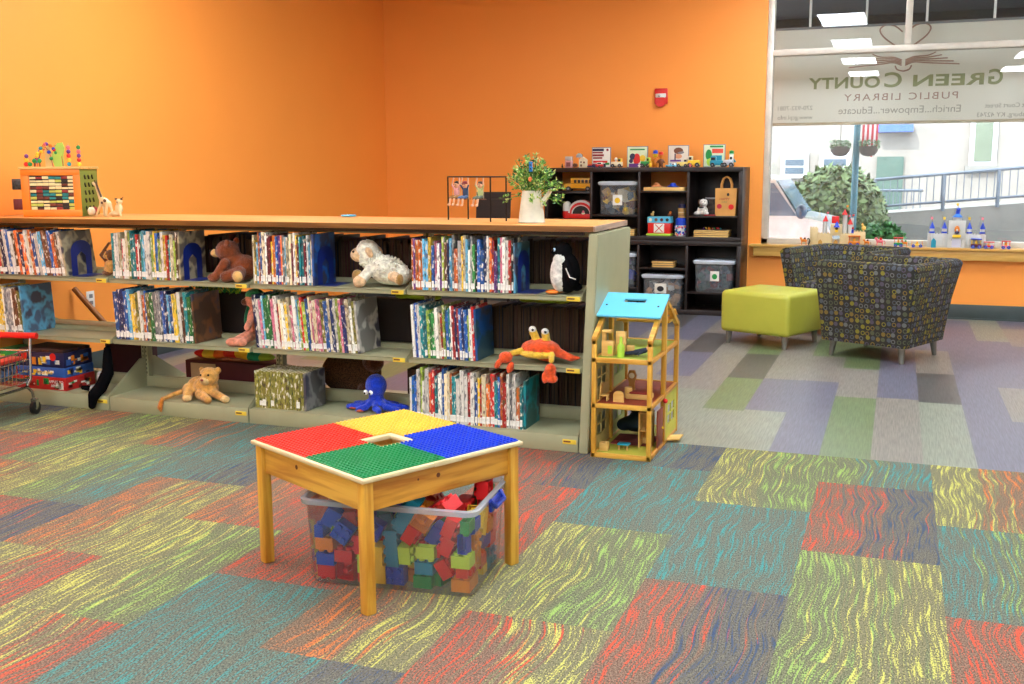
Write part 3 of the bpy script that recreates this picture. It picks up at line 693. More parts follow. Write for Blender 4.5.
# base shelf
PALB['olive pattern'] = (146, 140, 58)
book_row(-3.17, -2.86, A3, 'base shelf left of octopus', (.198, .2), .0, (.02, .02), ['olive pattern'], ('grey', .014, True, .2, .2), 'last volume of the olive set, its grey cover facing right', 31, y=4.70, dr=(.20, .20), sticker=.25, same=(.0222, 'olive patterned volume'), fixh=.2)
book_row(-2.262, -1.645, A3, 'base shelf right of octopus', (.205, .275), .0, (.009, .019), ['red', 'white', 'teal', 'orange', 'yellow', 'white', 'lime', 'blue', 'cream', 'white', 'red', 'white', 'grey'], ('teal', .012, True, .21, .24), 'teal book at the right end of the base shelf row', 32, y=4.70, sticker=.95)
# far side rows seen through the gaps: past the front rows' three hundred, one mass
q = random.Random(41); mb = MB(); FARP = mat('shaded_pages', (84, 66, 50), .9); FARC = [mat('far_book_%d' % i, c, .6) for i, c in enumerate(((34, 28, 28), (84, 58, 40), (30, 34, 60), (80, 30, 34), (52, 40, 32)))]  # far-side page edges coloured dark for the shade they stand in
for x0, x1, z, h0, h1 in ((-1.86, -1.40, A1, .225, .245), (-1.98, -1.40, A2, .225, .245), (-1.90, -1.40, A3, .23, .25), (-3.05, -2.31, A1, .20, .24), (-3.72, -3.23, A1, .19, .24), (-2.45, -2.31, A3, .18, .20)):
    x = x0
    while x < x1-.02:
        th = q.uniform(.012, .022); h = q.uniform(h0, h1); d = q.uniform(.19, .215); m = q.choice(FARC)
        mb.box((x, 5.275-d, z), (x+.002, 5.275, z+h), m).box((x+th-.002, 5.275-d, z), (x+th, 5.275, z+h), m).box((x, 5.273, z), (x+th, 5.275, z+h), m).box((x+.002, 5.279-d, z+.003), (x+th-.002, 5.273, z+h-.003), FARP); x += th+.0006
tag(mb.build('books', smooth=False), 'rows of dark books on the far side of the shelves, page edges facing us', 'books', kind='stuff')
# ================================================================ plush toys on the shelves
EYE = mat('toy_eye', (14, 12, 12), .1, spec=.8, var=0)
def eyes(parent, pts, r, m=None, name='eye'):
    for p in pts: MB().ball(p, r, m or EYE, 10, 8).build(name, parent)
def toy(name, label, cat, loc, rz, prims, vox=.006, group=None, bodyname='body', smooth=4):
    t = thing(name, label, cat, loc, rz, group)
    link(bodyname, plush(prims, vox, smooth), t)
    return t
# brown bear, sitting in profile, facing left (-X)
B1 = fur('bear_fur', (128, 62, 26)); B2 = fur('bear_muzzle', (226, 184, 110)); B3 = fur('bear_dark', (92, 44, 20))
t = toy('plush_bear', 'brown plush bear with a tan muzzle sitting on the top shelf', 'stuffed animal', (-3.345, 4.83, A1), 0,
    [((.03, .03, .070), (.090, .075, .070), B1), ((-.02, .01, .110), (.060, .06, .055), B1), ((-.045, -.005, .162), (.066, .062, .058), B1), ((-.112, -.010, .148), (.036, .030, .025), B2),
     ((-.02, .045, .212), (.020, .012, .020), B1), ((-.012, -.052, .208), (.020, .012, .020), B1)] + seg((-.02, -.07, .10), (-.06, -.095, .035), .027, .023, B1) + [((-.075, -.10, .024), (.036, .024, .023), B1)]
     + seg((.06, -.06, .05), (.0, -.10, .030), .036, .028, B1) + [((.085, -.112, .034), (.030, .016, .032), B2)] + seg((-.03, .06, .09), (-.11, .05, .030), .028, .025, B1) + seg((.05, -.08, .045), (.082, -.095, .036), .03, .030, B1))
eyes(t, [(-.094, -.048, .178)], .0065); eyes(t, [(-.096, .034, .178)], .0065); MB().ball((-.146, -.010, .158), (.010, .012, .009), EYE).build('nose', t)
# white sheep lying, facing left
S1 = fur('sheep_wool', (238, 232, 212)); S2 = fur('sheep_face', (232, 196, 150)); S3 = fur('sheep_hoof', (176, 138, 74))
t = toy('plush_sheep', 'fluffy cream white plush sheep sitting on the top shelf', 'stuffed animal', (-2.47, 4.82, A1), 0,
    [((.03, 0, .085), (.10, .07, .072), S1, (0, .35, 0)), ((.09, .01, .06), (.075, .066, .055), S1), ((-.05, 0, .135), (.062, .058, .060), S1), ((-.068, 0, .182), (.062, .056, .052), S1), ((-.115, -.012, .160), (.045, .040, .038), S2), ((-.03, -.055, .178), (.018, .012, .030), S2, (0, -.6, 0)), ((-.03, .05, .178), (.018, .012, .030), S2, (0, -.6, 0))]
     + seg((-.04, -.05, .08), (-.07, -.08, .035), .028, .026, S1) + [((-.075, -.088, .030), (.036, .026, .030), S2), ((-.105, -.05, .055), (.030, .028, .034), S3)] + seg((.09, -.04, .06), (.135, -.075, .05), .028, .025, S2) + [((.150, -.082, .046), (.016, .025, .030), S3)], .0055)
eyes(t, [(-.128, -.046, .178)], .0065); eyes(t, [(-.128, .024, .178)], .005)
mb = MB(); q = random.Random(3)
for i in range(620):
    a = q.uniform(0, 6.28); e = math.acos(q.uniform(-.4, 1)); c, r = q.choice([((.03, 0, .085), (.105, .075, .076)), ((.09, .01, .062), (.078, .068, .058)), ((-.05, 0, .135), (.064, .060, .062)), ((-.072, 0, .186), (.052, .052, .048))])
    d = Vector((math.sin(e)*math.cos(a)*r[0], math.sin(e)*math.sin(a)*r[1], math.cos(e)*r[2]))
    mb.ball((c[0]+d.x*.97, c[1]+d.y*.97, max(.008, c[2]+d.z*.97)), q.uniform(.004, .008), S1, 6, 4)
mb.build('wool', t)
# penguin
P1 = mat('penguin_black', (14, 14, 16), 1.0, spec=.08); P2 = fur('penguin_white', (232, 230, 222)); P3 = mat('penguin_orange', (226, 122, 30), .6)
t = toy('plush_penguin', 'black and white plush penguin standing at the right end of the top shelf', 'stuffed animal', (-1.478, 4.79, A1), R(-12),
    [((.012, .012, .10), (.062, .060, .098), P1), ((-.018, -.012, .098), (.046, .052, .088), P2), ((-.008, 0, .205), (.046, .044, .044), P1), ((-.05, -.005, .198), (.022, .016, .011), P1), ((.05, -.035, .105), (.016, .030, .068), P1, (0, -.25, 0)), ((-.012, -.035, .168), (.03, .022, .022), P2), ((.04, .05, .03), (.03, .03, .02), P1)], .0055)
eyes(t, [(-.034, -.034, .212)], .009, mat('eye_ring', (180, 205, 225), .4)); eyes(t, [(-.037, -.041, .212)], .005)
for y in (-.04, .02): MB().ball((-.045, y, .011), (.034, .020, .011), P3).build('foot', t)
MB().tube([(.045, -.066, .13), (.07, -.075, .09), (.095, -.06, .08)], .003, P2, 6).build('wing_edge', t)
# lion cub lying on the base shelf
L1 = fur('lion_fur', (214, 158, 78)); L2 = fur('lion_muzzle', (232, 196, 132)); L3 = fur('lion_tail_tip', (196, 116, 36))
t = toy('plush_lion', 'tan plush lion cub lying on the base shelf with its tail hanging down', 'stuffed animal', (-3.56, 4.78, A3), 0,
    [((-.04, .03, .062), (.082, .06, .060), L1), ((.02, 0, .07), (.075, .055, .060), L1), ((.055, -.015, .135), (.056, .050, .052), L1), ((.050, -.052, .118), (.030, .024, .024), L2), ((.0, -.005, .165), (.018, .012, .018), L1), ((.104, .0, .168), (.020, .012, .020), L1)]
     + seg((.02, -.06, .04), (.10, -.10, .024), .027, .022, L1) + seg((.07, -.02, .05), (.165, -.045, .024), .026, .022, L1) + [((.175, -.05, .022), (.028, .022, .021), L2)]
     + seg((-.08, -.02, .055), (-.05, -.075, .028), .036, .026, L1) + [((-.045, -.088, .020), (.03, .024, .020), L2)] + seg((-.11, .02, .045), (-.17, -.06, .022), .018, .014, L1) + seg((-.17, -.06, .022), (-.182, -.125, .012), .014, .011, L1), .006)
eyes(t, [(.032, -.060, .148), (.078, -.056, .150)], .006); MB().ball((.050, -.076, .124), (.010, .006, .007), mat('toy_nose', (160, 80, 70), .6)).build('nose', t)
link('tail', plush(seg((-.182, -.122, .014), (-.186, -.138, -.03), .011, .016, L3) + seg((-.186, -.138, -.03), (-.184, -.134, -.055), .016, .006, L3), .004), t)
# blue octopus
O1 = fur('octopus_blue', (18, 58, 196)); O2 = fur('octopus_orange', (214, 92, 50))
pr = [((0, 0, .135), (.058, .056, .062), O1), ((0, 0, .075), (.040, .04, .05), O1)]
for k in range(8):
    a = k*math.pi/4+.35; ca, sa = math.cos(a), math.sin(a)
    pts = [Vector((ca*.03, sa*.03, .05)), Vector((ca*.075, sa*.07, .028)), Vector((ca*.13, sa*.085+.01, .020)), Vector((ca*.165, sa*.10+.012, .017))]
    for a_, b_ in zip(pts, pts[1:]): pr += seg(a_, b_, .019, .015, O1)
t = toy('plush_octopus', 'bright blue plush octopus with round head on the base shelf', 'stuffed animal', (-2.52, 4.835, A3+.001), 0, pr, .006)
mb = MB()
for k in (3, 4, 5): 
    a = k*math.pi/4+.35; ca, sa = math.cos(a), math.sin(a); mb.ball((ca*.12, sa*.085+.008, .013), (.035, .014, .009), O2, 10, 6, Euler((0, 0, a)).to_matrix().to_4x4())
mb.build('tentacle_underside', t)
for x in (-.036, -.006): MB().ball((x, -.048, .105), (.012, .008, .014), WHITE, 10, 8).build('eye', t); MB().ball((x-.003, -.055, .101), (.005, .004, .006), EYE, 8, 6).build('pupil', t)
# orange crab hanging over the edge
K1 = fur('crab_orange', (232, 86, 34)); K2 = fur('crab_yellow', (236, 190, 60))
t = toy('plush_crab', 'orange plush crab with yellow eye stalks draped over the shelf edge', 'stuffed animal', (-1.60, 4.80, A2), 0,
    [((0, 0, .075), (.10, .062, .042), K1), ((-.005, -.04, .045), (.088, .036, .020), K2)] + seg((-.015, .0, .10), (-.035, -.01, .150), .020, .021, K2) + seg((.03, .0, .10), (.028, -.01, .142), .020, .021, K2)
    + seg((-.09, -.04, .06), (-.125, -.06, .05), .016, .015, K2) + [((-.155, -.075, .030), (.036, .026, .030), K1), ((-.185, -.10, -.000), (.016, .016, .030), K1, (0, .5, 0)), ((-.12, -.105, -.012), (.018, .016, .032), K1, (0, .4, 0))]
    + seg((.075, -.05, .05), (.082, -.085, .03), .015, .015, K2) + [((.088, -.115, -.012), (.030, .024, .034), K1), ((.095, -.118, -.052), (.032, .022, .022), K1), ((.060, -.120, -.048), (.016, .016, .030), K1)]
    + seg((.09, .0, .055), (.16, -.02, .035), .024, .018, K1) + seg((.16, -.02, .035), (.198, -.01, .036), .016, .008, K1) + seg((.08, .03, .05), (.15, .04, .03), .02, .012, K1) + seg((-.08, .03, .05), (-.15, .03, .03), .02, .012, K1) + seg((.0, .0, .03), (.05, .01, .022), .02, .02, K1), .0055)
for x, z in ((-.036, .165), (.028, .157)):
    MB().ball((x, -.018, z), (.019, .016, .017), WHITE, 12, 8).build('eye', t); MB().ball((x+.006, -.033, z), (.007, .004, .007), EYE, 8, 6).build('pupil', t)
# pink doll with a green cap on the middle shelf (only limbs and cap peep out between the books)
D1 = fur('doll_skin', (232, 150, 118)); D2 = fur('doll_cap', (46, 150, 100)); D3 = fur('doll_hair', (104, 58, 34)); D4 = fur('doll_shirt', (222, 180, 70))
t = toy('plush_doll', 'soft pink doll with a green cap slumped at the end of the middle shelf', 'stuffed toy', (-3.272, 4.86, A2), 0,
    [((0, .03, .12), (.050, .05, .085), D1), ((0, .02, .235), (.048, .045, .048), D1), ((0, .03, .262), (.055, .05, .034), D2), ((-.045, .0, .225), (.02, .03, .02), D3)] + seg((.01, .0, .16), (.02, -.085, .10), .022, .02, D1) + seg((-.01, -.02, .045), (-.03, -.11, .028), .034, .026, D1) + [((-.045, -.135, .024), (.040, .028, .024), D1), ((.005, -.125, .024), (.034, .034, .023), D1)], .006)
# small brown monkey hanging at the left of the third bay
M1 = fur('monkey_brown', (118, 72, 40)); M2 = fur('monkey_tan', (206, 152, 78))
t = toy('plush_monkey', 'small brown and tan plush monkey tucked beside the books on the top shelf', 'stuffed animal', (-4.19, 4.84, A1), 0,
    [((0, 0, .045), (.038, .034, .045), M2), ((-.012, 0, .018), (.044, .036, .018), M1), ((.005, 0, .120), (.028, .028, .030), M1), ((-.01, -.018, .115), (.018, .014, .018), M2)] + seg((-.02, 0, .075), (-.045, -.02, .12), .010, .009, M1) + seg((-.045, -.02, .12), (.0, .0, .185), .009, .008, M1) + seg((.03, 0, .07), (.035, 0, .15), .009, .008, M1) + seg((.035, 0, .15), (.02, .0, .19), .008, .01, M1), .004)
eyes(t, [(-.018, -.030, .126), (-.002, -.030, .126)], .003)
# black plush with grey feet flopping over the base shelf
N1 = mat('black_plush', (10, 10, 12), 1.0, spec=.05); N2 = fur('grey_plush', (150, 152, 152))
t = toy('plush_penguin', 'floppy black plush with grey belly hanging over the base shelf edge', 'stuffed animal', (-4.185, 4.70, A3), 0,
    seg((.02, .04, .25), (.03, .02, .12), .022, .034, N1) + seg((.03, .02, .12), (.01, -.02, .045), .034, .036, N1) + seg((.01, -.03, .04), (.0, -.065, .01), .036, .034, N1) + seg((.0, -.07, .01), (-.01, -.075, -.05), .03, .022, N1) + seg((0, .0, .04), (-.08, .01, .025), .026, .02, N2) + seg((-.08, .01, .025), (-.135, .0, .03), .02, .014, N1) + [((-.015, .01, .085), (.022, .02, .05), N2)], .006)
# mottled brown hedgehog on the far side
H1 = mat('hedgehog_fur', (96, 62, 34), .95, var=.45, scale=150, bump=1, bscale=220); H2 = fur('hedgehog_face', (104, 56, 30))
toy('plush_hedgehog', 'big mottled brown plush hedgehog on the far side base shelf', 'stuffed animal', (-2.83, 5.15, A3), 0, [((-.03, 0, .125), (.16, .10, .125), H1), ((.11, -.03, .14), (.085, .06, .09), H1), ((.165, -.06, .205), (.062, .05, .055), H2), ((.13, -.05, .05), (.07, .05, .05), H2)], .008)
PA = fur('parrot_red', (206, 34, 30)); PB_ = fur('parrot_green', (30, 140, 90)); PC = fur('parrot_yellow', (232, 190, 60))
t = toy('plush_parrot', 'red plush parrot with green wings and yellow beak behind the pink doll', 'stuffed animal', (-3.40, 5.10, A2), 0, [((0, 0, .10), (.06, .05, .095), PA), ((.0, -.01, .205), (.048, .044, .046), PA), ((.055, .0, .12), (.022, .04, .085), PB_, (0, -.25, 0)), ((-.055, 0, .12), (.022, .04, .085), PB_, (0, .25, 0)), ((.035, -.03, .22), (.028, .022, .022), PB_), ((-.03, -.045, .195), (.018, .02, .018), PC)], .006)
eyes(t, [(-.018, -.05, .215), (.018, -.05, .215)], .006)
# rainbow striped cushion and lime items on the far side
def bands(name, cols):
    m, nt, N, L, P = nodes(name); tc = N.new('ShaderNodeTexCoord'); s = N.new('ShaderNodeSeparateXYZ'); L.new(tc.outputs['Object'], s.inputs[0])
    mr = N.new('ShaderNodeMapRange'); mr.inputs['From Min'].default_value = -.27; mr.inputs['From Max'].default_value = .27; L.new(s.outputs[0], mr.inputs[0])
    r = N.new('ShaderNodeValToRGB'); r.color_ramp.interpolation = 'CONSTANT'; L.new(mr.outputs[0], r.inputs[0])
    for i, c in enumerate(cols):
        e = r.color_ramp.elements[i] if i < 2 else r.color_ramp.elements.new(i/len(cols))
        e.position = i/len(cols); e.color = (*lin(c), 1)
    L.new(r.outputs[0], P.inputs['Base Color']); P.inputs['Roughness'].default_value = .9; return m
RB = bands('rainbow_fabric', [(222, 40, 30), (236, 200, 60), (240, 110, 40), (226, 60, 40), (240, 190, 50), (30, 150, 110), (150, 190, 60)])
o = link('cushion', plush([((-.15, 0, .0), (.13, .05, .028), RB), ((0, 0, .018), (.14, .06, .034), RB), ((.15, 0, .0), (.13, .05, .026), RB), ((.05, 0, .03), (.1, .05, .03), RB)], .008), None, (-3.60, 5.14, A3+.185)); tag(o, 'rainbow striped cloth cushion lying on the far side behind the lion cub', 'cushion')
t = thing('toy_box', 'maroon storage box with a yellow panel behind the lion cub', 'box', (-3.64, 5.17, A3))
MB().box((-.26, -.09, 0), (.30, .09, .150), mat('maroon_card', (78, 20, 28), .7), .004).build('box', t)
MB().box((-.22, -.094, .03), (-.05, -.09, .135), mat('tan_card', (188, 160, 120), .7)).cyl((-.10, -.097, .04), (-.10, -.09, .04), .06, mat('dark_red_card', (90, 20, 30), .7), n=24).build('printed_panel', t)
o = MB().box((-.13, -.08, 0), (.13, .08, .30), mat('dark_maroon', (60, 14, 20), .7), .006).build('storage_box'); o.location = (-4.36, 5.17, A3); tag(o, 'dark maroon box behind the game boxes on the far side', 'box')
LB = col('lime_basket', (170, 206, 44), rough=.5)
for x, z, lb in ((-2.42, A2+.240, 'lime green plush frog between the second and rightmost bays'), (-1.70, A2+.2465, 'lime green plush frog lying on the far side behind the crab shelf')):
    o = link('plush_frog', plush([((0, 0, .018), (.10, .05, .022), LB), ((-.09, -.01, .012), (.05, .03, .014), LB), ((.09, -.01, .012), (.05, .03, .014), LB), ((.0, -.03, .035), (.03, .02, .018), LB)], .006), None, (x, 5.17, z)); tag(o, lb, 'stuffed animal')
    NB[0] += 0
q = random.Random(8)
o = MB()
for i in range(90): x = q.uniform(-.16, .16); o.tube([(x, q.uniform(-.03, .03), .0), (x+q.uniform(-.02, .02), q.uniform(-.05, .02), .04), (x+q.uniform(-.05, .05), q.uniform(-.07, .0), q.uniform(.0, .06))], [.005, .004, .001], q.choice([LIME, GRN]), 4)
o = o.build('leaf_garland'); o.location = (-3.68, 5.12, A2+.236); tag(o, 'bright green grassy garland lying behind the books of the third bay', 'garland')
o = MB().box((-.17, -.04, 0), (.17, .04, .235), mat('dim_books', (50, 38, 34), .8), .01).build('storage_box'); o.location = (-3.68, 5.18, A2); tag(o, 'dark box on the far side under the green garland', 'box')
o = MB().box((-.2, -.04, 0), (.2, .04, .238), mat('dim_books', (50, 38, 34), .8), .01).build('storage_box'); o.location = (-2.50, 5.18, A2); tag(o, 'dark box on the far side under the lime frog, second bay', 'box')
# board game boxes, stacked
def game_box(name, label, loc, size, base, art, seed, words=None, mat_side=None):
    w_, d_, h_ = size
    t = thing(name, label, 'board game', loc, 0, 'stacked board game boxes')
    MB().box((0, 0, 0), (w_, d_, h_), base, .002).build('box', t)
    q = random.Random(seed); mb = MB()
    for i in range(art[0]):
        a = q.uniform(.01, w_-.05); b = q.uniform(.006, h_*.55); mb.box((a, -.0008, b), (a+q.uniform(.012, .045), 0, min(h_-.004, b+q.uniform(.006, h_*.5))), q.choice(art[1]))
        a = q.uniform(.01, d_-.05); mb.box((w_, a, b), (w_+.0008, a+q.uniform(.012, .045), min(h_-.004, b+q.uniform(.006, h_*.5))), q.choice(art[1]))
    mb.build('printed_art', t)
    return t
def side_text(t, txt, h_, xr, z, m, d=None, wd=.1):
    cu = bpy.data.curves.new('lettering', 'FONT'); cu.body = txt; cu.size = h_; cu.extrude = .0006
    tmp = bpy.data.objects.new('tmp', cu); C.objects.link(tmp)
    me = bpy.data.meshes.new_from_object(tmp.evaluated_get(bpy.context.evaluated_depsgraph_get())); bpy.data.objects.remove(tmp)
    me.materials.clear(); me.materials.append(m)
    return link('lettering', me, t, (xr, -.0012 if d is None else d, z), (R(90), 0, 0 if d is None else R(90)))
BOXR = mat('box_red', (176, 26, 26), .45); BOXB = mat('box_blue', (42, 86, 160), .45); BOXN = mat('box_navy', (26, 28, 70), .45)
W1 = mat('print_white', (235, 232, 220), .5)
x0 = -4.80; y0 = 4.70
t = game_box('game_box', 'red board game box at the bottom of the stack, leftmost bay', (x0, y0, A3), (.36, .235, .075), BOXR, (14, [GRN, W1, mat('box_dkred', (120, 14, 18), .5), ORG]), 5); side_text(t, 'APPLES TO', .022, .235, .042, W1); side_text(t, 'APPLES', .022, .25, .018, W1)
t = game_box('game_box', 'blue board game box second from the bottom of the stack', (x0+.005, y0+.004, A3+.0755), (.35, .23, .055), BOXB, (10, [W1, SKY, BOXN, YEL]), 6); side_text(t, 'Pictureka', .034, .13, .016, YEL)
t = game_box('game_box', 'navy board game box with red oval marks, third in the stack', (x0+.01, y0+.008, A3+.131), (.34, .225, .085), BOXN, (12, [ORG, W1, BOXB, YEL]), 7)
MB().cyl((.05, -.002, .062), (.05, .0, .062), .022, RED, n=20).cyl((.26, -.002, .062), (.26, .0, .062), .022, RED, n=20).build('red_oval', t)
t = game_box('game_box', 'dark brown board game box at the top of the stack', (x0+.02, y0+.012, A3+.2165), (.32, .22, .018), mat('box_brown', (60, 38, 34), .5), (4, [BRN, BOXN]), 8)
t = game_box('game_box', 'wide red board game box beside the cart at the far left', (XW+.035, y0+.01, A3), (.185, .23, .12), BOXR, (12, [ORG, GRN, mat('box_dkred', (120, 14, 18), .5)]), 9)
t = game_box('game_box', 'green and cream board game box lying on the wide red one', (XW+.04, y0+.015, A3+.1205), (.17, .22, .09), GRN, (12, [LIME, W1, CREAM, YEL]), 10)
# wooden pole leaning behind the open middle shelf
o = MB().tube([(-4.42, 5.43, .02), (-5.005, 5.43, .575)], .018, mat('pole_wood', (150, 92, 40), .5), 10).build('wooden_pole'); tag(o, 'brown wooden pole leaning diagonally behind the leftmost bay', 'pole')
# ================================================================ things on the worktop
# wooden activity cube
t = thing('activity_cube', 'orange wooden activity cube with sliding tiles, bead mazes and green side', 'activity toy', (-4.655, 5.0, ZT+.001), R(25))
OC = mat('cube_orange', (240, 130, 30), .45); GC = mat('cube_green', (120, 132, 50), .5)
MB().box((-.165, -.165, 0), (.165, .165, .006), BIRCH, .002).box((-.15, -.15, .006), (.15, .15, .27), BIRCH, .003).box((-.175, -.175, .27), (.175, .175, .285), BIRCH, .004).build('cube_body', t)
fr = MB().box((-.165, -.168, .0), (.165, -.150, .04), OC, .003).box((-.165, -.168, .235), (.165, -.150, .27), OC, .003).box((-.165, -.168, .038), (-.12, -.150, .236), OC, .003).box((.125, -.168, .038), (.165, -.150, .236), OC, .003)
fr.build('front_frame', t)
q = random.Random(2); mb = MB(); cols_ = [mat('tile_cream', (232, 216, 160), .5), mat('tile_brown', (110, 50, 30), .5), mat('tile_black', (40, 30, 24), .5), mat('tile_teal', (30, 130, 130), .5), mat('tile_lime', (190, 196, 90), .5), mat('tile_red', (150, 50, 40), .5)]
mb.box((-.125, -.152, .038), (.13, -.150, .236), mat('tile_black', (40, 30, 24), .5))
for r in range(10):
    for k in range(7):
        x = -.12+k*.0355; z = .040+r*.0195; mb.box((x+.001, -.160-(r % 2)*.003, z), (x+.034, -.151, z+.011+.006*q.random()), q.choice(cols_[:1]*4+cols_), .002)
mb.build('sliding_tiles', t)
MB().box((.150, -.165, 0), (.168, .165, .27), GC, .003).build('side_panel', t)
mb = MB()
for r in range(5):
    for k in range(3): mb.tube([(.169, -.10+k*.07, .235-r*.045), (.1695, -.085+k*.07, .215-r*.045)], .007, BLACK, 6)
mb.build('panel_slots', t)
for k in range(2): MB().lathe([(.012, 0), (.024, .008), (.024, .03), (.012, .038), (.004, .038)], [CREAM, cols_[5]][k], n=16, M=frame((.188, -.13+k*.06, .028), (0, 1, 0), (0, 0, 1))).build('roller', t)
for z, m in ((.155, mat('zebra', (60, 60, 62), .5, var=.5, scale=60)), (.04, mat('dark_red_tile', (100, 26, 30), .5))): MB().box((-.225, -.14, z), (-.168, -.125, z+.062), m, .004).cyl((-.17, -.13, z+.03), (-.16, -.13, z+.03), .006, BIRCH, n=8).build('flip_tile', t)
BC = [RED, YEL, GRN, BLUE, TEAL, PURP, PINK, ORG]
def bead_wire(nm, pts, beads, parent, seed=0):
    o = MB().tube(pts, .0022, mat('wire', (190, 60, 50), .4), 6).build('wire', parent)
    q = random.Random(seed); mb = MB(); P_ = [Vector(p) for p in pts]
    for i in range(beads):
        k = q.uniform(0, len(P_)-1.001); a = P_[int(k)].lerp(P_[int(k)+1], k-int(k)); mb.ball(a, .011, BC[(i+seed) % 8], 10, 8)
    mb.build('beads', o)
def arch(x0, x1, y, h, y2=None, n=10): 
    y2 = y if y2 is None else y2
    return [(x0+(x1-x0)*k/n, y+(y2-y)*k/n, .285+h*math.sin(math.pi*k/n)**.6) for k in range(n+1)]
bead_wire('w', arch(-.10, .03, -.10, .13, -.06), 9, t, 1); bead_wire('w', arch(-.12, -.02, -.05, .10, .05), 8, t, 2); bead_wire('w', arch(-.13, .0, .02, .115, -.10), 8, t, 4); bead_wire('w', arch(-.03, .05, .02, .125, -.08), 5, t, 3)
for k, x in enumerate((.085, .142)):
    o = MB().cyl((x, -.08, .285), (x, -.08, .42), .003, BIRCH).build('bead_post', t); mb = MB()
    for i in range(5): mb.ball((x, -.08, .299+i*.024), .0125, [TEAL, YEL, RED, PURP, PINK, GRN][(i+k) % 6], 12, 8)
    mb.build('beads', o)
MB().ball((-.14, -.13, .299), .013, RED, 10, 8).ball((-.118, -.13, .299), .013, GRN, 10, 8).ball((-.135, -.13, .322), .012, YEL, 10, 8).ball((-.135, -.13, .345), .012, PURP, 10, 8).build('stacked_beads', t)
lf = mat('leaf_cutout', (176, 206, 84), .5)
MB().prism([(-.02, 0), (-.035, .05), (-.02, .10), (.0, .135), (.03, .14), (.04, .11), (.03, .06), (.03, 0)], lf, frame((.02, -.06, .285), (1, 0, 0), (0, 0, 1)), .012).build('green_figure', t)
MB().prism([(-.02, 0), (-.02, .09), (-.005, .125), (.012, .12), (.02, .06), (.02, 0)], mat('wood_cutout', (222, 190, 120), .5), frame((-.045, -.02, .285), (1, 0, 0), (0, 0, 1)), .012).build('wooden_figure', t)
for x in (-.09, -.06): MB().cyl((x, -.14, .285), (x, -.14, .31), .004, BRN, n=6).ball((x, -.14, .318), (.013, .013, .014), GRN, 8, 6).build('tree_peg', t)
# small giraffe and puppy figures
GF = mat('giraffe_cream', (220, 198, 150), .6); GB = mat('giraffe_brown', (84, 56, 36), .6)
t = toy('giraffe_figure', 'small cream and brown giraffe figure beside the activity cube', 'toy animal', (-4.33, 4.97, ZT+.001), 0,
    [((.02, 0, .085), (.034, .016, .022), GF, (0, .45, 0))] + seg((-.005, 0, .09), (-.035, 0, .175), .014, .010, GF) + [((-.045, 0, .185), (.022, .011, .012), GF, (0, .4, 0))] + seg((.045, .008, .08), (.062, .010, .005), .009, .007, GF) + seg((.04, -.008, .08), (.03, -.010, .005), .009, .007, GF) + seg((.0, .008, .08), (.0, .010, .005), .009, .007, GF) + seg((.0, -.008, .08), (-.04, -.010, .005), .009, .007, GF), .0035, smooth=2)
MB().tube([(.0, -.006, .11), (-.02, -.008, .165), (-.035, -.002, .195)], .006, GB, 6).ball((.03, -.015, .09), (.012, .004, .010), GB, 8, 6).ball((.01, -.015, .078), (.008, .004, .008), GB, 8, 6).cyl((-.04, .005, .19), (-.04, .007, .207), .0025, GB, n=5).cyl((-.04, -.005, .19), (-.04, -.007, .207), .0025, GB, n=5).build('markings', t)
t = toy('goat_figure', 'small cream animal figure with brown ears at the end of the toys', 'toy animal', (-4.215, 4.97, ZT+.001), 0,
    [((0, 0, .045), (.026, .018, .030), GF), ((.005, 0, .085), (.020, .017, .018), GF), ((-.02, 0, .015), (.03, .02, .015), GF)] + seg((.01, -.01, .04), (.022, -.014, .005), .008, .007, GF) + seg((-.06, 0, .012), (-.03, 0, .02), .012, .014, GF), .0035, smooth=2)
MB().ball((-.014, -.004, .100), (.011, .005, .006), GB, 8, 6).ball((.025, -.004, .100), (.009, .005, .006), GB, 8, 6).cyl((.022, 0, .10), (.034, 0, .112), .002, GB, n=5).ball((.004, -.017, .082), (.004, .003, .004), GB, 6, 5).build('ears', t)
o = MB().lathe([(.0, 0), (.04, .002), (.043, .007), (.038, .011), (0, .012)], mat('blue_lid', (72, 160, 190), .35), n=24).build('jar_lid'); o.location = (-2.89, 5.27, ZT+.001); tag(o, 'small flat blue lid lying on the back of the wooden counter top', 'lid')
# black metal swing frame with three figurines
t = thing('swing_frame', 'black metal stand on the counter top from which the figurines hang', 'metal stand', (-1.995, 5.05, ZT+.0005))
def bar(mb, a, b, r=.0035): return mb.cyl(a, b, r, BLKMETAL, n=8)
fx0, fx1, fy0, fy1, fz = -.19, .10, -.10, .10, .222
A_ = (-.225, -.0, 0); 
L0, L1, L2, L3 = (-.205, .03, 0), (-.13, .12, 0), (.085, -.11, 0), (.135, -.02, 0)
up = lambda p: (p[0], p[1], fz)
for p in (L0, L1, L2, L3): bar(MB(), p, up(p), .0042).build('post', t)
mb = MB(); bar(mb, up(L0), up(L2)); bar(mb, up(L1), up(L3)); bar(mb, up(L0), up(L1)); bar(mb, up(L2), up(L3)); mb.build('top_bar', t)
mb = MB(); mid = lambda p: (p[0], p[1], .112); bar(mb, mid(L0), mid(L1), .0026); bar(mb, mid(L2), mid(L3), .0026); mb.build('cross_bar', t)
SKIN = mat('figurine_skin', (214, 164, 128), .6)
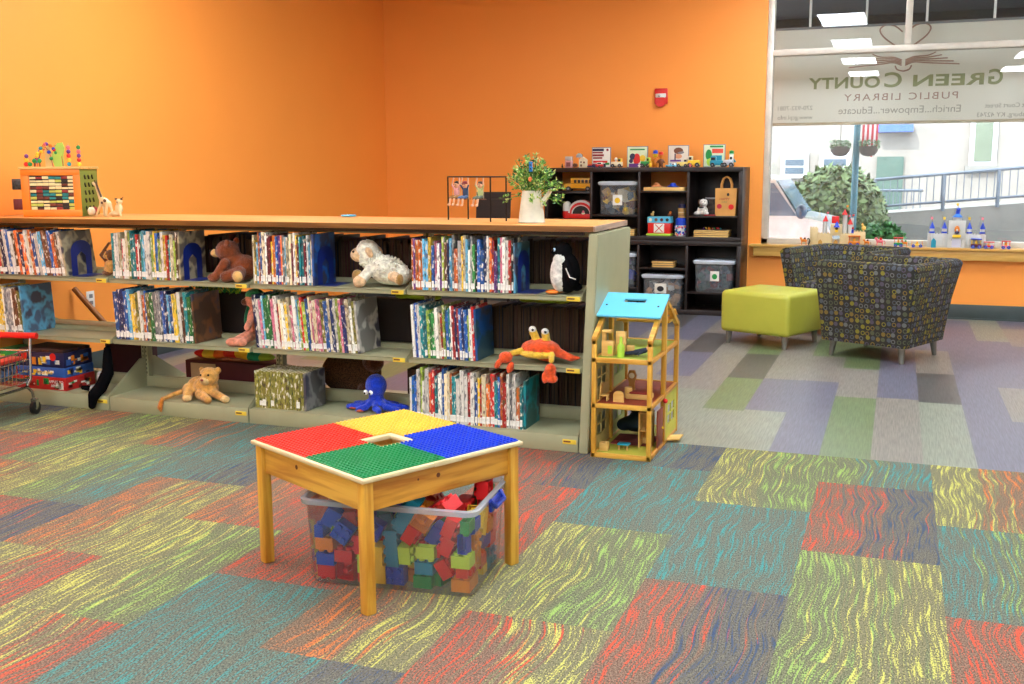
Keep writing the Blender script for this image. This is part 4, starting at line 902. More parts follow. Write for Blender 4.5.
def figurine(label, x, y, hair, top, legs, hat=None, z0=.115):
    f = thing('hanging_figurine', label, 'figurine', (x-1.995, 5.05+y, ZT+z0), R(-20), 'figurines hanging in the metal stand')
    H = mat('hair_'+label.split()[0], hair, .8); T_ = mat('top_'+label.split()[0], top, .7); G_ = mat('legs_'+label.split()[0], legs, .7)
    pr = [((0, 0, .030), (.017, .012, .026), T_), ((0, 0, .066), (.0155, .0145, .0165), SKIN)] + seg((0, 0, .05), (0, 0, .06), .006, .006, SKIN, 2)
    for s in (-1, 1):
        pr += seg((s*.014, 0, .044), (s*.027, -.006, .066), .0052, .0046, T_) + seg((s*.027, -.006, .066), (s*.020, -.002, .098), .0046, .004, SKIN) + [((s*.020, -.002, .101), .005, SKIN)]
        pr += seg((s*.009, -.002, .008), (s*.013, -.034, .002), .0088, .0074, G_) + seg((s*.013, -.034, .002), (s*.014, -.040, -.030), .0066, .0052, SKIN) + [((s*.014, -.046, -.034), (.007, .012, .006), SKIN)]
    link('body', plush(pr, .0022, 2), f)
    if hat: MB().ball((0, .001, .077), (.017, .016, .011), hat, 14, 8).ball((0, -.014, .074), (.013, .010, .003), hat, 10, 6).build('cap', f)
    link('hair', plush([((0, .003, .074), (.0165, .015, .013), H), ((0, .006, .062), (.0160, .012, .016), H)], .003, 2), f)
    MB().ball((-.006, -.0145, .069), .0022, EYE, 6, 5).ball((.006, -.0145, .069), .0022, EYE, 6, 5).ball((0, -.0165, .064), (.0026, .003, .003), SKIN, 6, 5).ball((0, -.0148, .0585), (.005, .0012, .0014), mat('lip', (180, 70, 60), .5), 8, 4).build('face', f)
    MB().box((-.030, -.030, -.006), (.030, .012, -.002), BRN, .001).build('swing_seat', f)
    MB().tube([(-.026, -.004, -.004), (-.022, 0, .105)], .0012, mat('cord', (200, 180, 140), .8), 5).tube([(.026, -.004, -.004), (.022, 0, .105)], .0012, mat('cord', (200, 180, 140), .8), 5).build('cords', f)
figurine('child figurine in pink shirt with dark hair, leftmost on the metal stand', -.150, .015, (50, 36, 28), (206, 150, 150), (150, 110, 60))
figurine('boy figurine in dark blue overalls and a red cap', -.085, -.025, (120, 80, 40), (40, 66, 100), (76, 108, 150), mat('cap_red', (130, 36, 36), .6))
figurine('girl figurine in pale green dress with brown hair, rightmost on the stand', .015, -.07, (70, 50, 34), (170, 180, 120), (90, 100, 84))
# white pitcher with greenery
t = thing('flower_pitcher', 'whitewashed metal pitcher used as a vase on the counter top', 'pitcher', (-1.69, 4.93, ZT+.0005), R(-10))
VW = mat('pitcher_white', (206, 208, 190), .45, var=.06, scale=20)
MB().lathe([(0, 0), (.064, 0), (.067, .004), (.064, .01), (.060, .05), (.0465, .150), (.0475, .156), (.044, .156), (.043, .15), (.055, .02), (0, .015)], VW, n=32).build('body', t)
MB().tube([(.0, .058, .03), (.0, .098, .06), (.0, .104, .10), (.0, .088, .15), (.0, .046, .150)], .005, VW, 8).build('handle', t)
MB().prism([(0, 0), (.06, .068), (.07, .062), (.010, -.03)], VW, frame((.044, .010, .098), (1, 0, 0), (0, 0, 1)), .016).build('spout', t)
for z in (.04, .07, .1, .13): pass
p = thing('greenery', 'spray of green and yellow artificial leaves in the white pitcher', 'plant', (-1.69, 4.93, ZT+.15))
q = random.Random(6); LG = [mat('leaf_a', (92, 148, 52), .6), mat('leaf_b', (142, 184, 76), .6), mat('leaf_c', (52, 100, 46), .6), mat('leaf_d', (200, 206, 130), .6)]
st = MB(); lv = MB()
for i in range(110):
    a = q.uniform(0, 6.28); sp = q.uniform(.15, 1)
    tip = Vector((math.cos(a)*.165*sp, math.sin(a)*.11*sp, (.21-.17*sp**1.5)*q.uniform(.5, 1.0)))
    if i % 9 == 0: tip = Vector((math.cos(a)*.17, math.sin(a)*.12, q.uniform(-.07, .03)))
    b = Vector((tip.x*.12, tip.y*.12, -.05)); mid_ = b.lerp(tip, .5)+Vector((0, 0, .03)); pts = [b, b.lerp(mid_, .6)+Vector((0, 0, .01)), mid_, mid_.lerp(tip, .6)+Vector((0, 0, .006)), tip]
    st.tube(pts, [.0016]*4+[.0006], q.choice(LG[:3]), 4)
    for j in range(15):
        k = q.uniform(.30, 1); c_ = pts[2].lerp(pts[4], (k-.3)/.7) if k > .5 else pts[1].lerp(pts[2], k*2-.3)
        d = Vector((q.uniform(-1, 1), q.uniform(-1, 1), q.uniform(-.2, 1))).normalized()*q.uniform(.012, .026); v = d.cross(Vector((q.uniform(-1, 1), q.uniform(-1, 1), q.uniform(-1, 1)))).normalized()*.0048
        lv.quad([c_, c_+d*.5+v, c_+d, c_+d*.5-v], q.choice(LG))
st.build('stems', p); lv.build('leaves', p, smooth=False)
MB().box((.012, -.075, .098), (.03, -.07, .146), mat('tag_blue', (30, 120, 190), .4), .003).ball((.021, -.077, .112), .004, BLACK, 8, 6).ball((.021, -.077, .130), .004, BLACK, 8, 6).cyl((.021, -.072, .146), (.021, -.068, .16), .0012, BLACK, n=5).build('blue_tag', p)
MB().ball((.020, -.08, .062), (.010, .006, .012), mat('bud_orange', (216, 110, 60), .6), 10, 8).build('bud', p)
# ================================================================ block table
t = thing('activity_table', 'low square pine play table topped with four coloured stud plates', 'play table', (-1.580, 3.095, 0), R(-27))
H = .432; S_ = .328
TOPC = mat('table_top_cream', (206, 188, 144), .45)
hs = .052
mb = MB(); ww = .062
mb.box((-S_, -S_, H-.015), (S_, -hs, H), TOPC, .006).box((-S_, hs, H-.015), (S_, S_, H), TOPC, .006).box((-S_, -hs-.004, H-.0148), (-hs, hs+.004, H-.0002), TOPC, .001).box((hs, -hs-.004, H-.0148), (S_, hs+.004, H-.0002), TOPC, .001)
mb.build('table_top', t)
mb = MB()
for x0_, y0_, x1_, y1_ in ((-.301, -.301, .301, -.280), (-.301, .280, .301, .301)): mb.box((x0_, y0_, H-.112), (x1_, y1_, H-.015), PINEX, .002)
mb.build('apron', t)
PINEY = wood('pine_rail_y', (216, 156, 58), (170, 106, 30), 'y', .42)
mb = MB().box((-.301, -.281, H-.112), (-.280, .281, H-.015), PINEY, .002).box((.280, -.281, H-.112), (.301, .281, H-.015), PINEY, .002)
for (x, z, r) in ((.10, H-.05, .009), (.23, H-.052, .005)): pass
mb.build('apron', t)
mb = MB().lathe([(.008, 0), (.0, .0006)], mat('knot', (96, 46, 18), .6), n=14, M=frame((.3012, -.02, H-.052), (0, 1, 0), (0, 0, 1))).lathe([(.004, 0), (.0, .0006)], mat('knot', (96, 46, 18), .6), n=12, M=frame((.3012, -.10, H-.05), (0, 1, 0), (0, 0, 1))).lathe([(.008, 0), (.0, .0006)], mat('knot', (96, 46, 18), .6), n=14, M=frame((-.08, -.3012, H-.05), (1, 0, 0), (0, 0, 1)))
mb.build('wood_knot', t)
for sx in (-1, 1):
    for sy in (-1, 1): MB().box((sx*.316, sy*.316, 0), (sx*.279, sy*.279, H-.015), PINE, .005).build('leg', t)
# the well under the centre hole
MB().box((-.10, -.10, H-.105), (.10, .10, H-.10), BIRCH).box((-.10, -.10, H-.10), (-.09, .10, H-.015), BIRCH).box((.09, -.10, H-.10), (.10, .10, H-.015), BIRCH).box((-.09, -.10, H-.10), (.09, -.09, H-.015), BIRCH).box((-.09, .09, H-.10), (.09, .10, H-.015), BIRCH).build('centre_well', t)
PR = mat('plate_red', (214, 44, 28), .35, var=.01); PG = mat('plate_green', (14, 128, 70), .35, var=.01); PY = mat('plate_yellow', (232, 188, 70), .35, var=.01); PB = mat('plate_blue', (8, 56, 190), .35, var=.01)
pit = .0160; edge = S_-.013; notch = .075
for nm, m, sx, sy in (('red', PR, -1, -1), ('green', PG, 1, -1), ('yellow', PY, -1, 1), ('blue', PB, 1, 1)):
    mb = MB()
    a, b = .001, edge
    def cc(u, v): return (sx*u, sy*v)
    poly = [cc(notch, a), cc(b, a), cc(b, b), cc(a, b), cc(a, notch), cc(notch, notch)]
    M = Matrix.Translation((0, 0, H)); mb.prism(poly, m, M, .0035)
    n_ = int((b-a)/pit); p_ = (b-a)/n_; bm = mb.bm
    for i in range(n_):
        for j in range(n_):
            u = a+(i+.5)*p_; v = a+(j+.5)*p_
            if u < notch and v < notch: continue
            x, y = cc(u, v); k = 8; r1 = p_*.30
            lo = [bm.verts.new((x+r1*math.cos(2*math.pi*c/k), y+r1*math.sin(2*math.pi*c/k), H+.0034)) for c in range(k)]
            hi = [bm.verts.new((x+r1*.93*math.cos(2*math.pi*c/k), y+r1*.93*math.sin(2*math.pi*c/k), H+.0072)) for c in range(k)]
            bm.faces.new(hi)
            for c in range(k): bm.faces.new((lo[c], lo[(c+1) % k], hi[(c+1) % k], hi[c]))
    o = mb.build('stud_plate', t); o['label'] = '%s stud plate' % nm
# ================================================================ storage bin full of blocks
BX, BY, BR = -1.482, 3.045, R(5)
TUB = clear('tub_plastic', (.965, .975, .985), .05, .12, .09, (.86, .92, 1)); TUBR = clear('tub_rim', (.85, .9, .95), .10, .2, .35, (.86, .92, 1)); LAT = mat('latch_blue', (20, 50, 150), .35)
def tub(name, label, loc, rz, b, tp, h, lidm=None, latch=None, tint=TUB, rim=TUBR, cat='storage bin', group=None, lid=False):
    t = thing(name, label, cat, loc, rz, group)
    bx, by = b; tx, ty = tp
    def ring(hx, hy, z, r): 
        out = []
        for cx_, cy_, a0 in ((hx-r, hy-r, 0), (-hx+r, hy-r, 90), (-hx+r, -hy+r, 180), (hx-r, -hy+r, 270)):
            for k in range(5): a = R(a0+k*22.5); out.append((cx_+r*math.cos(a), cy_+r*math.sin(a), z))
        return out
    mb = MB(); bm = mb.bm; i_ = mb.mi(tint); rr = min(bx, by)*.16
    r0 = [bm.verts.new(p) for p in ring(bx*.97, by*.96, .0, rr)]; r1 = [bm.verts.new(p) for p in ring(bx, by, .012, rr)]; r2 = [bm.verts.new(p) for p in ring(tx, ty, h-.02, rr)]
    bm.faces.new(r0[::-1])
    for A_, B_ in ((r0, r1), (r1, r2)):
        for k in range(20): bm.faces.new((A_[k], A_[(k+1) % 20], B_[(k+1) % 20], B_[k]))
    for f in bm.faces: f.material_index = i_
    mb.build('tub', t, ang=50)
    mb = MB(); bm = mb.bm; rs = [ring(tx, ty, h-.022, rr), ring(tx+.014, ty+.014, h-.020, rr+.01), ring(tx+.017, ty+.017, h-.004, rr+.012), ring(tx+.010, ty+.010, h, rr+.008), ring(tx, ty, h-.002, rr), ring(tx, ty, h-.022, rr)]
    vs = [[bm.verts.new(p) for p in g] for g in rs]
    for A_, B_ in zip(vs, vs[1:]):
        for k in range(20): bm.faces.new((A_[k], A_[(k+1) % 20], B_[(k+1) % 20], B_[k]))
    mb.mi(rim); mb.build('rim', t, ang=50)
    if lid:
        mb = MB(); bm = mb.bm; rs = [ring(tx+.018, ty+.018, h-.012, rr+.01), ring(tx+.020, ty+.020, h+.004, rr+.01), ring(tx+.004, ty+.004, h+.014, rr)]
        vs = [[bm.verts.new(p) for p in g] for g in rs]
        for A_, B_ in zip(vs, vs[1:]):
            for k in range(20): bm.faces.new((A_[k], A_[(k+1) % 20], B_[(k+1) % 20], B_[k]))
        bm.faces.new(vs[-1]); mb.mi(lidm); mb.build('lid', t, ang=50)
    if latch:
        for s in (-1, 1): MB().box((s*(tx+.012), -.055, h-.05), (s*(tx+.026), .055, h-.012), latch, .006).tube([(s*(tx+.020), -.06, h-.008), (s*(tx+.035), -.045, h-.03), (s*(tx+.037), .045, h-.03), (s*(tx+.020), .06, h-.008)], .008, latch, 8).build('latch', t)
    return t
tub('storage_bin', 'large clear plastic bin full of toy blocks under the play table', (BX, BY, 0.001), BR, (.276, .168), (.284, .19), .295, latch=LAT)
BLK = {'red': (206, 26, 30), 'blue': (14, 62, 176), 'green': (16, 132, 62), 'yellow': (238, 192, 44), 'lime': (186, 214, 70), 'teal': (14, 128, 160), 'orange': (220, 128, 36)}
BM_ = {k: mat('block_'+k, v, .3, var=.01) for k, v in BLK.items()}
U_ = .031; BH = .040
def brick_mesh(a, b, cn):
    mb = MB(); m = BM_[cn]; X = a*U_/2-.0004; Y = b*U_/2-.0004; z0 = -(BH+.006)/2; tk = .0025; z1 = z0+BH
    mb.box((-X, -Y, z0), (X, -Y+tk, z1), m).box((-X, Y-tk, z0), (X, Y, z1), m).box((-X, -Y+tk, z0), (-X+tk, Y-tk, z1), m).box((X-tk, -Y+tk, z0), (X, Y-tk, z1), m).box((-X, -Y, z1-tk), (X, Y, z1), m, .0008, seg=1)
    for i in range(a):
        for j in range(b): mb.lathe([(.0105, z1-.0005), (.0105, z1+.0088), (.0095, z1+.0098), (0, z1+.0098)], m, ((i-(a-1)/2)*U_, (j-(b-1)/2)*U_, 0), 14)
    if a > 1 and b > 1:
        for i in range(a-1): mb.cyl(((i-(a-2)/2)*U_, 0, z0+.002), ((i-(a-2)/2)*U_, 0, z1-.002), .009, m, n=10)
    return mb.mesh('toy_block')
BLOCKS = [[2,1,"yellow",0.2293,0.0247,0.0243,-1.571,-0.0,3.099],[1,2,"red",-0.0957,-0.12,0.0243,0.011,1.571,0.0],[1,2,"red",-0.0037,0.1201,0.0243,-0.005,-1.571,0.0],[2,2,"green",0.1331,-0.0857,0.0318,-0.0,-0.0,1.331],[1,2,"green",0.1024,-0.1357,0.0318,-0.0,0.0,-1.57],[3,2,"green",-0.0482,-0.0009,0.0318,-0.0,-0.0,2.113],[3,2,"green",-0.2137,0.0509,0.0318,0.0,-0.0,-0.038],[2,1,"blue",-0.0565,0.0721,0.0318,-0.0,-3.142,-0.0],[2,2,"red",-0.2304,-0.1203,0.0318,-0.0,-3.142,0.0],[1,2,"red",-0.2248,0.1202,0.0318,-0.0,3.142,0.0],[2,1,"orange",0.0629,-0.0941,0.0318,0.0,-0.0,-0.261],[1,2,"teal",0.2294,0.0713,0.0318,-0.0,-0.0,1.519],[3,2,"orange",0.2304,-0.1047,0.0318,-0.0,-0.0,1.571],[2,2,"blue",-0.1385,0.0036,0.0318,0.0,-0.0,-2.193],[2,1,"yellow",-0.2304,-0.0607,0.0318,0.0,0.0,-3.142],[3,2,"blue",0.0619,-0.0436,0.0318,-3.142,-0.0,-0.238],[2,1,"blue",0.2001,-0.0394,0.0318,-0.0,0.0,-2.75],[4,2,"orange",-0.1447,0.1283,0.0398,1.571,0.0,0.0],[2,2,"yellow",0.1828,0.1282,0.0398,-1.6,1.571,-0.029],[2,2,"teal",0.2384,0.1202,0.0398,1.571,0.0,1.571],[2,2,"orange",-0.0577,0.1202,0.0398,0.003,1.571,0.005],[2,2,"blue",-0.2384,-0.0126,0.0398,1.571,-0.0,1.571],[2,2,"red",-0.1625,-0.1231,0.0398,1.571,0.0,2.964],[4,2,"teal",0.1315,0.0885,0.0398,1.571,-0.0,-0.52],[2,2,"yellow",-0.048,-0.1177,0.0398,-3.131,1.571,0.0],[4,2,"blue",0.0386,0.0593,0.0398,-1.571,0.0,3.055],[2,2,"blue",0.1627,-0.0029,0.0398,1.571,0.0,1.962],[2,2,"blue",-0.1201,0.0807,0.0398,1.652,-1.571,-0.079],[2,2,"yellow",-0.0841,-0.049,0.0398,0.543,-1.571,0.0],[2,2,"yellow",-0.171,-0.0623,0.0398,1.571,-0.0,1.347],[1,2,"blue",-0.0108,-0.0628,0.0398,1.571,-0.0,-2.688],[2,1,"yellow",0.1094,0.0127,0.0398,1.192,-1.571,0.0],[1,2,"lime",-0.1331,-0.0766,0.0398,1.571,-0.0,-0.223],[2,2,"blue",0.0074,-0.1299,0.0412,1.635,-0.0,-0.011],[2,1,"blue",0.0522,0.1303,0.0412,-0.0,1.507,-1.571],[1,2,"blue",-0.0022,0.1312,0.0581,-0.007,1.514,-1.576],[1,2,"red",0.2465,0.0055,0.0644,0.0,-0.0,-3.142],[1,2,"yellow",0.0359,0.015,0.0715,-0.0,-2.47,1.486],[2,1,"red",0.2392,-0.1232,0.0719,1.571,-0.0,1.567],[2,1,"red",0.2121,0.0529,0.0719,1.571,-0.0,-2.111],[2,1,"yellow",0.0529,-0.0758,0.0719,-1.571,0.0,-1.581],[2,2,"lime",-0.096,-0.1226,0.0727,1.334,1.561,1.334],[2,2,"red",0.1771,-0.1224,0.0793,-1.006,0.003,-1.575],[2,2,"blue",-0.2313,-0.1233,0.0794,0.0,-0.0,-0.0],[4,2,"teal",0.1086,-0.0922,0.0794,0.0,-0.0,-1.575],[1,2,"yellow",-0.0325,-0.0075,0.0794,-0.0,0.0,-0.628],[1,2,"red",0.1198,0.1332,0.0872,0.52,-1.496,1.051],[3,2,"red",-0.2393,0.088,0.0874,-1.571,-0.0,1.571],[2,2,"orange",0.2393,-0.0583,0.0874,1.57,-0.0,-1.569],[2,1,"yellow",-0.1984,0.0213,0.0874,0.984,1.571,-0.288],[2,2,"red",0.1837,-0.0655,0.0874,0.199,1.571,-1.368],[1,2,"lime",-0.0578,0.1243,0.0879,2.573,-1.571,0.568],[2,1,"red",-0.0843,-0.0045,0.0879,1.571,-0.0,-1.789],[1,2,"blue",0.1982,-0.0031,0.0934,-0.401,-0.146,-1.509],[2,1,"red",-0.1677,-0.1396,0.0954,-0.0,-0.0,0.0],[2,2,"red",0.2292,0.123,0.0954,3.141,0.0,-0.046],[2,2,"orange",-0.1626,-0.0769,0.0954,0.0,-0.0,-0.539],[3,2,"red",-0.0415,0.0597,0.0954,0.0,-3.142,-0.026],[2,2,"red",-0.1199,0.1243,0.0954,-0.0,-3.142,1.571],[4,2,"green",-0.1285,0.0216,0.0978,-1.616,0.16,-1.854],[2,2,"yellow",-0.0485,-0.124,0.1034,-1.569,-0.0,-1.571],[2,2,"blue",0.1016,0.037,0.1034,-1.57,0.0,3.141],[2,2,"red",0.098,0.0846,0.1034,0.087,-1.57,1.483],[3,2,"lime",-0.2379,-0.0438,0.1036,1.571,0.122,-1.571],[2,2,"red",0.0307,0.0784,0.1038,1.565,-0.064,-1.561],[2,2,"yellow",0.0378,-0.013,0.104,0.901,0.006,-0.003],[2,2,"lime",0.232,-0.1254,0.112,-0.0,-0.0,-1.571],[4,2,"blue",0.1986,0.0587,0.112,0.0,3.141,-0.085],[1,2,"yellow",0.1015,-0.0149,0.1143,-0.004,1.154,-1.576],[4,2,"lime",-0.1835,0.105,0.1169,0.006,-2.212,-1.576],[2,2,"lime",0.0467,-0.1243,0.1176,1.558,1.41,1.558],[1,2,"red",0.1282,-0.092,0.1195,0.398,-1.57,-0.359],[3,2,"lime",0.056,0.1354,0.1217,-1.645,-0.54,0.038],[2,2,"red",-0.0771,-0.0509,0.1256,-0.188,-2.981,-0.917],[2,2,"orange",-0.2323,-0.1264,0.127,-0.001,3.141,0.0],[2,1,"lime",0.1145,-0.1417,0.127,0.0,-3.142,0.004],[1,2,"red",0.0882,-0.0935,0.127,0.0,0.0,-3.102],[2,2,"teal",-0.0317,-0.0123,0.1354,-1.562,-0.029,2.226],[2,1,"red",-0.168,-0.0806,0.1355,1.571,0.0,-2.815],[4,2,"teal",-0.0009,-0.1283,0.1361,-1.602,1.507,1.539],[2,2,"red",-0.1116,-0.1259,0.1362,1.574,0.009,-1.534],[1,2,"green",-0.163,0.0517,0.1377,1.996,-2.358,-0.122],[2,1,"green",-0.184,-0.0218,0.1427,0.166,0.991,1.87],[2,2,"orange",-0.2326,0.0455,0.143,0.0,-0.0,-0.0],[2,2,"blue",-0.0337,0.0775,0.143,-3.142,-0.0,-1.464],[1,2,"blue",0.1524,-0.0039,0.1442,0.634,-2.808,-0.606],[2,2,"blue",-0.0632,0.1333,0.1444,1.58,0.32,0.046],[3,2,"blue",0.1621,0.1371,0.1483,-1.916,-1.376,0.34],[2,2,"red",-0.1333,-0.004,0.1499,-3.075,0.152,-1.161],[2,2,"lime",0.0374,0.0184,0.15,0.67,-0.012,-3.137],[1,2,"teal",-0.2481,0.1373,0.1509,-1.635,-0.0,-0.001],[2,2,"orange",0.2412,-0.0618,0.1514,3.124,-1.553,0.018],[2,2,"red",0.2327,0.1374,0.1521,-1.635,0.003,-0.0],[1,2,"yellow",0.1005,-0.0117,0.1568,0.417,-0.001,3.14],[2,1,"lime",-0.2322,-0.0632,0.1572,0.0,0.123,-1.571],[4,2,"red",0.1837,-0.0966,0.1574,1.174,0.006,-1.573],[2,2,"teal",0.1693,0.0806,0.1596,0.0,-3.141,1.571],[2,2,"orange",0.233,0.0822,0.1599,0.005,0.064,1.571],[1,2,"blue",0.0251,0.0788,0.1622,-1.558,-1.137,1.559],[2,2,"red",0.0411,-0.0574,0.1652,2.563,-0.129,0.383],[3,2,"green",-0.1262,0.1264,0.1668,-0.004,-1.585,-3.094],[1,2,"blue",0.2406,-0.1328,0.1676,1.571,-0.0,3.031],[2,2,"yellow",0.0109,0.1385,0.1688,-1.447,-2.115,-0.106],[2,2,"blue",-0.1718,-0.1371,0.1697,1.603,0.587,0.043],[1,2,"blue",-0.2487,-0.1294,0.1746,0.001,-0.0,-0.0],[2,2,"blue",0.1347,-0.0894,0.175,2.118,-0.0,1.571],[2,2,"yellow",0.1019,0.0755,0.1759,-1.527,-2.832,-0.0],[2,2,"blue",-0.1097,-0.064,0.178,1.786,-0.135,0.309],[2,2,"blue",-0.0878,0.051,0.1822,-0.373,3.058,-1.254],[2,2,"red",-0.2335,-0.0009,0.1862,-0.391,0.003,-3.135],[2,2,"red",0.0682,-0.1292,0.1877,-2.124,0.134,-1.614],[3,2,"yellow",0.2329,0.0273,0.1885,-0.001,-2.006,-1.568],[2,2,"blue",-0.0631,-0.1359,0.1913,-1.565,0.441,0.03],[2,2,"teal",-0.0555,-0.0548,0.195,-0.499,-1.76,0.809],[2,2,"red",-0.1674,-0.0769,0.1973,-1.456,-0.006,-1.258],[1,2,"green",0.1554,-0.0162,0.1978,-0.188,-1.219,-0.269],[2,2,"red",0.0586,0.1323,0.1979,-1.03,-0.064,-1.571],[2,2,"yellow",-0.0275,0.0793,0.1986,1.788,1.571,-1.185],[2,2,"lime",0.0069,-0.0399,0.2025,-0.532,0.01,0.606],[4,2,"green",-0.1991,0.0986,0.2052,-0.82,-0.369,2.196],[2,2,"blue",0.2343,-0.0679,0.2073,-3.135,0.02,-0.001],[2,1,"yellow",0.2411,-0.008,0.2077,1.533,1.135,-1.61],[2,2,"red",0.055,0.0288,0.2131,-0.966,1.072,-1.588],[2,1,"red",0.2356,0.0937,0.2149,-0.08,1.635,1.491],[3,2,"red",0.1772,0.0683,0.2152,1.57,0.0,1.571],[2,2,"red",0.2002,-0.1316,0.2192,-0.018,1.967,-0.017],[4,2,"orange",0.0939,-0.0152,0.22,1.41,0.387,1.074],[2,2,"blue",-0.2115,-0.1279,0.2223,-2.143,0.143,-1.354],[1,2,"green",0.2502,-0.1317,0.2233,-3.14,0.02,-0.0],[2,2,"orange",-0.2241,0.048,0.225,-0.738,-0.331,-0.334],[3,2,"green",0.2202,0.1427,0.2349,-1.999,-1.416,0.423],[2,2,"orange",0.108,-0.1403,0.2368,-1.413,0.548,0.039],[3,2,"blue",-0.0268,-0.0029,0.2379,-1.362,-0.494,-1.402],[2,2,"red",0.0276,0.0782,0.2423,0.858,-0.667,-2.023],[4,2,"teal",0.0529,-0.1359,0.2536,0.122,-1.019,-0.104],[4,2,"red",0.1573,-0.0895,0.2629,0.406,-0.496,-0.725],[2,2,"red",0.2394,0.0898,0.2788,-1.491,-1.507,1.49]]
meshes = {}; RB_ = Matrix.Rotation(BR, 4, 'Z')
szw = {1: 'one', 2: 'two', 3: 'three', 4: 'four'}
used_ = {}
for (a, b, cn, x, y, z, ex, ey, ez) in BLOCKS:
    key = (a, b, cn)
    if key not in meshes: meshes[key] = brick_mesh(*key)
    o = link('toy_block', meshes[key]); o.matrix_world = Matrix.Translation((BX, BY, .001)) @ RB_ @ Matrix.Translation((x, y, z)) @ Euler((ex, ey, ez)).to_matrix().to_4x4()
    up_ = (Euler((ex, ey, ez)).to_matrix() @ Vector((0, 0, 1))).z
    pose = 'upright' if up_ > .8 else 'upside down' if up_ < -.8 else 'on its side' if abs(up_) < .3 else 'tilted'
    lay = 'at the bottom' if z < .06 else 'low' if z < .11 else 'midway up' if z < .16 else 'near the top' if z < .21 else 'on top of the heap'
    hx = 'far left' if x < -.17 else 'left' if x < -.06 else 'middle' if x < .06 else 'right' if x < .17 else 'far right'
    hy = 'front' if y < -.05 else 'back' if y > .05 else 'centre'
    used_.setdefault('%s %s-by-%s block %s, %s %s %s in bin' % (cn, szw[a], szw[b], pose, lay, hx, hy), []).append((x, o))
for lb, l_ in used_.items():
    l_.sort(key=lambda v: v[0])
    for i, (x, o) in enumerate(l_):
        pre = '' if len(l_) == 1 else 'leftmost ' if i == 0 else 'rightmost ' if i == len(l_)-1 else 'inner '
        tag(o, (pre+lb), 'toy block', 'toy blocks heaped in the clear bin')
# ================================================================ doll house
t = thing('doll_house', 'open pine doll house with a blue roof beside the bookshelf end', 'doll house', (-1.15, 4.93, 0))
# local: x -0.135..0.135, y -0.31..0.31
X0, X1, Y0, Y1 = -.142, .142, -.315, .315
EV, RI = .565, .728
P = .022
def post(x, y, z1): return MB().box((x, y, 0), (x+P, y+P, z1), PINE, .003).build('post', t)
for x in (X0, X1-P): post(x, Y0, EV-.012); post(x, Y1-P, EV-.012)
for x in (X0, X1-P): MB().box((x, -P/2-.004, 0), (x+P, P/2+.004, RI-.012), PINE, .003).build('post', t)
for x in (X0, X1-P):
    for s in (-1, 1):
        ye = s*.315
        a = Vector((x, ye, EV-.030)); b = Vector((x, 0, RI-.022))
        n_ = Vector((0, -(b-a).z, (b-a).y)).normalized()*P*(1 if s < 0 else -1)
        pl = [(a.y, a.z), (b.y, b.z), (b.y, b.z+P*.95), (a.y, a.z+P*1.3)]
        MB().prism(pl, PINEX, frame((x, 0, 0), (0, 1, 0), (0, 0, 1)), P).build('gable_rafter', t)
FLY = mat('floor_lime', (176, 172, 60), .6); FLR = mat('floor_red', (140, 50, 30), .6, var=.1, scale=30); FLN = BIRCH
for nm, z, m in (('a', .012, FLY), ('b', .248, FLR), ('c', .462, mat('floor_green', (150, 170, 60), .6))):
    mb = MB().box((X0, Y0, z-.012), (X1, Y0+.018, z+.010), PINEX, .002).box((X0, Y1-.018, z-.012), (X1, Y1, z+.010), PINEX, .002)
    mb.box((X0+.002, Y0+.018, z-.010), (X0+.018, Y1-.018, z+.008), PINEY, .001).box((X1-.018, Y0+.018, z-.010), (X1-.002, Y1-.018, z+.008), PINEY, .001)
    f = mb.build('floor_frame', t)
    MB().box((X0+.016, Y0+.016, z), (X1-.016, Y1-.016, z+.006), m).build('floor_board', f)
MB().box((X0+.01, .10, .585), (X1-.01, Y1-.03, .597), PINEX, .002).build('attic_floor', t)
# left side panels with cut windows, low wall on the right back half
WP = mat('house_panel', (196, 176, 110), .6)
def winpanel(x, y0, y1, z0, z1, m, th=.006, nm='side_panel', n=2):
    mb = MB(); cy_ = (y0+y1)/2; w_ = (y1-y0)*.30; h_ = (z1-z0)
    a, b = z0+h_*.3, z0+h_*.75
    mb.box((x, y0, z0), (x+th, cy_-w_, z1), m).box((x, cy_+w_, z0), (x+th, y1, z1), m).box((x, cy_-w_, z0), (x+th, cy_+w_, a), m).box((x, cy_-w_, b), (x+th, cy_+w_, z1), m)
    mb.box((x, cy_-.004, a), (x+th, cy_+.004, b), m).box((x, cy_-w_, (a+b)/2-.004), (x+th, cy_+w_, (a+b)/2+.004), m)
    return mb.build(nm, t)
for z0, z1 in ((.02, .236), (.258, .45)):
    winpanel(X0+.004, Y0+.02, -.02, z0, z1, WP); winpanel(X0+.004, .02, Y1-.02, z0, z1, mat('house_panel_green', (180, 200, 130), .6))
winpanel(X1-.010, .02, Y1-.02, .02, .236, mat('house_panel_lime', (190, 186, 70), .6))
o = MB().box((X1-.012, -.14, .018), (X1-.004, -.03, .20), mat('house_door_red', (130, 60, 44), .5), .002).ball((X1, -.05, .10), .006, YEL, 8, 6).ball((X1+.004, -.02, .225), (.012, .012, .012), RED, 10, 8).build('door', t)
MB().prism([(-.03, 0), (.07, .012), (.07, .018), (-.03, .006)], BIRCH, frame((X1-.01, .16, .004), (1, 0, 0), (0, 0, 1)), .10).build('ramp', t)
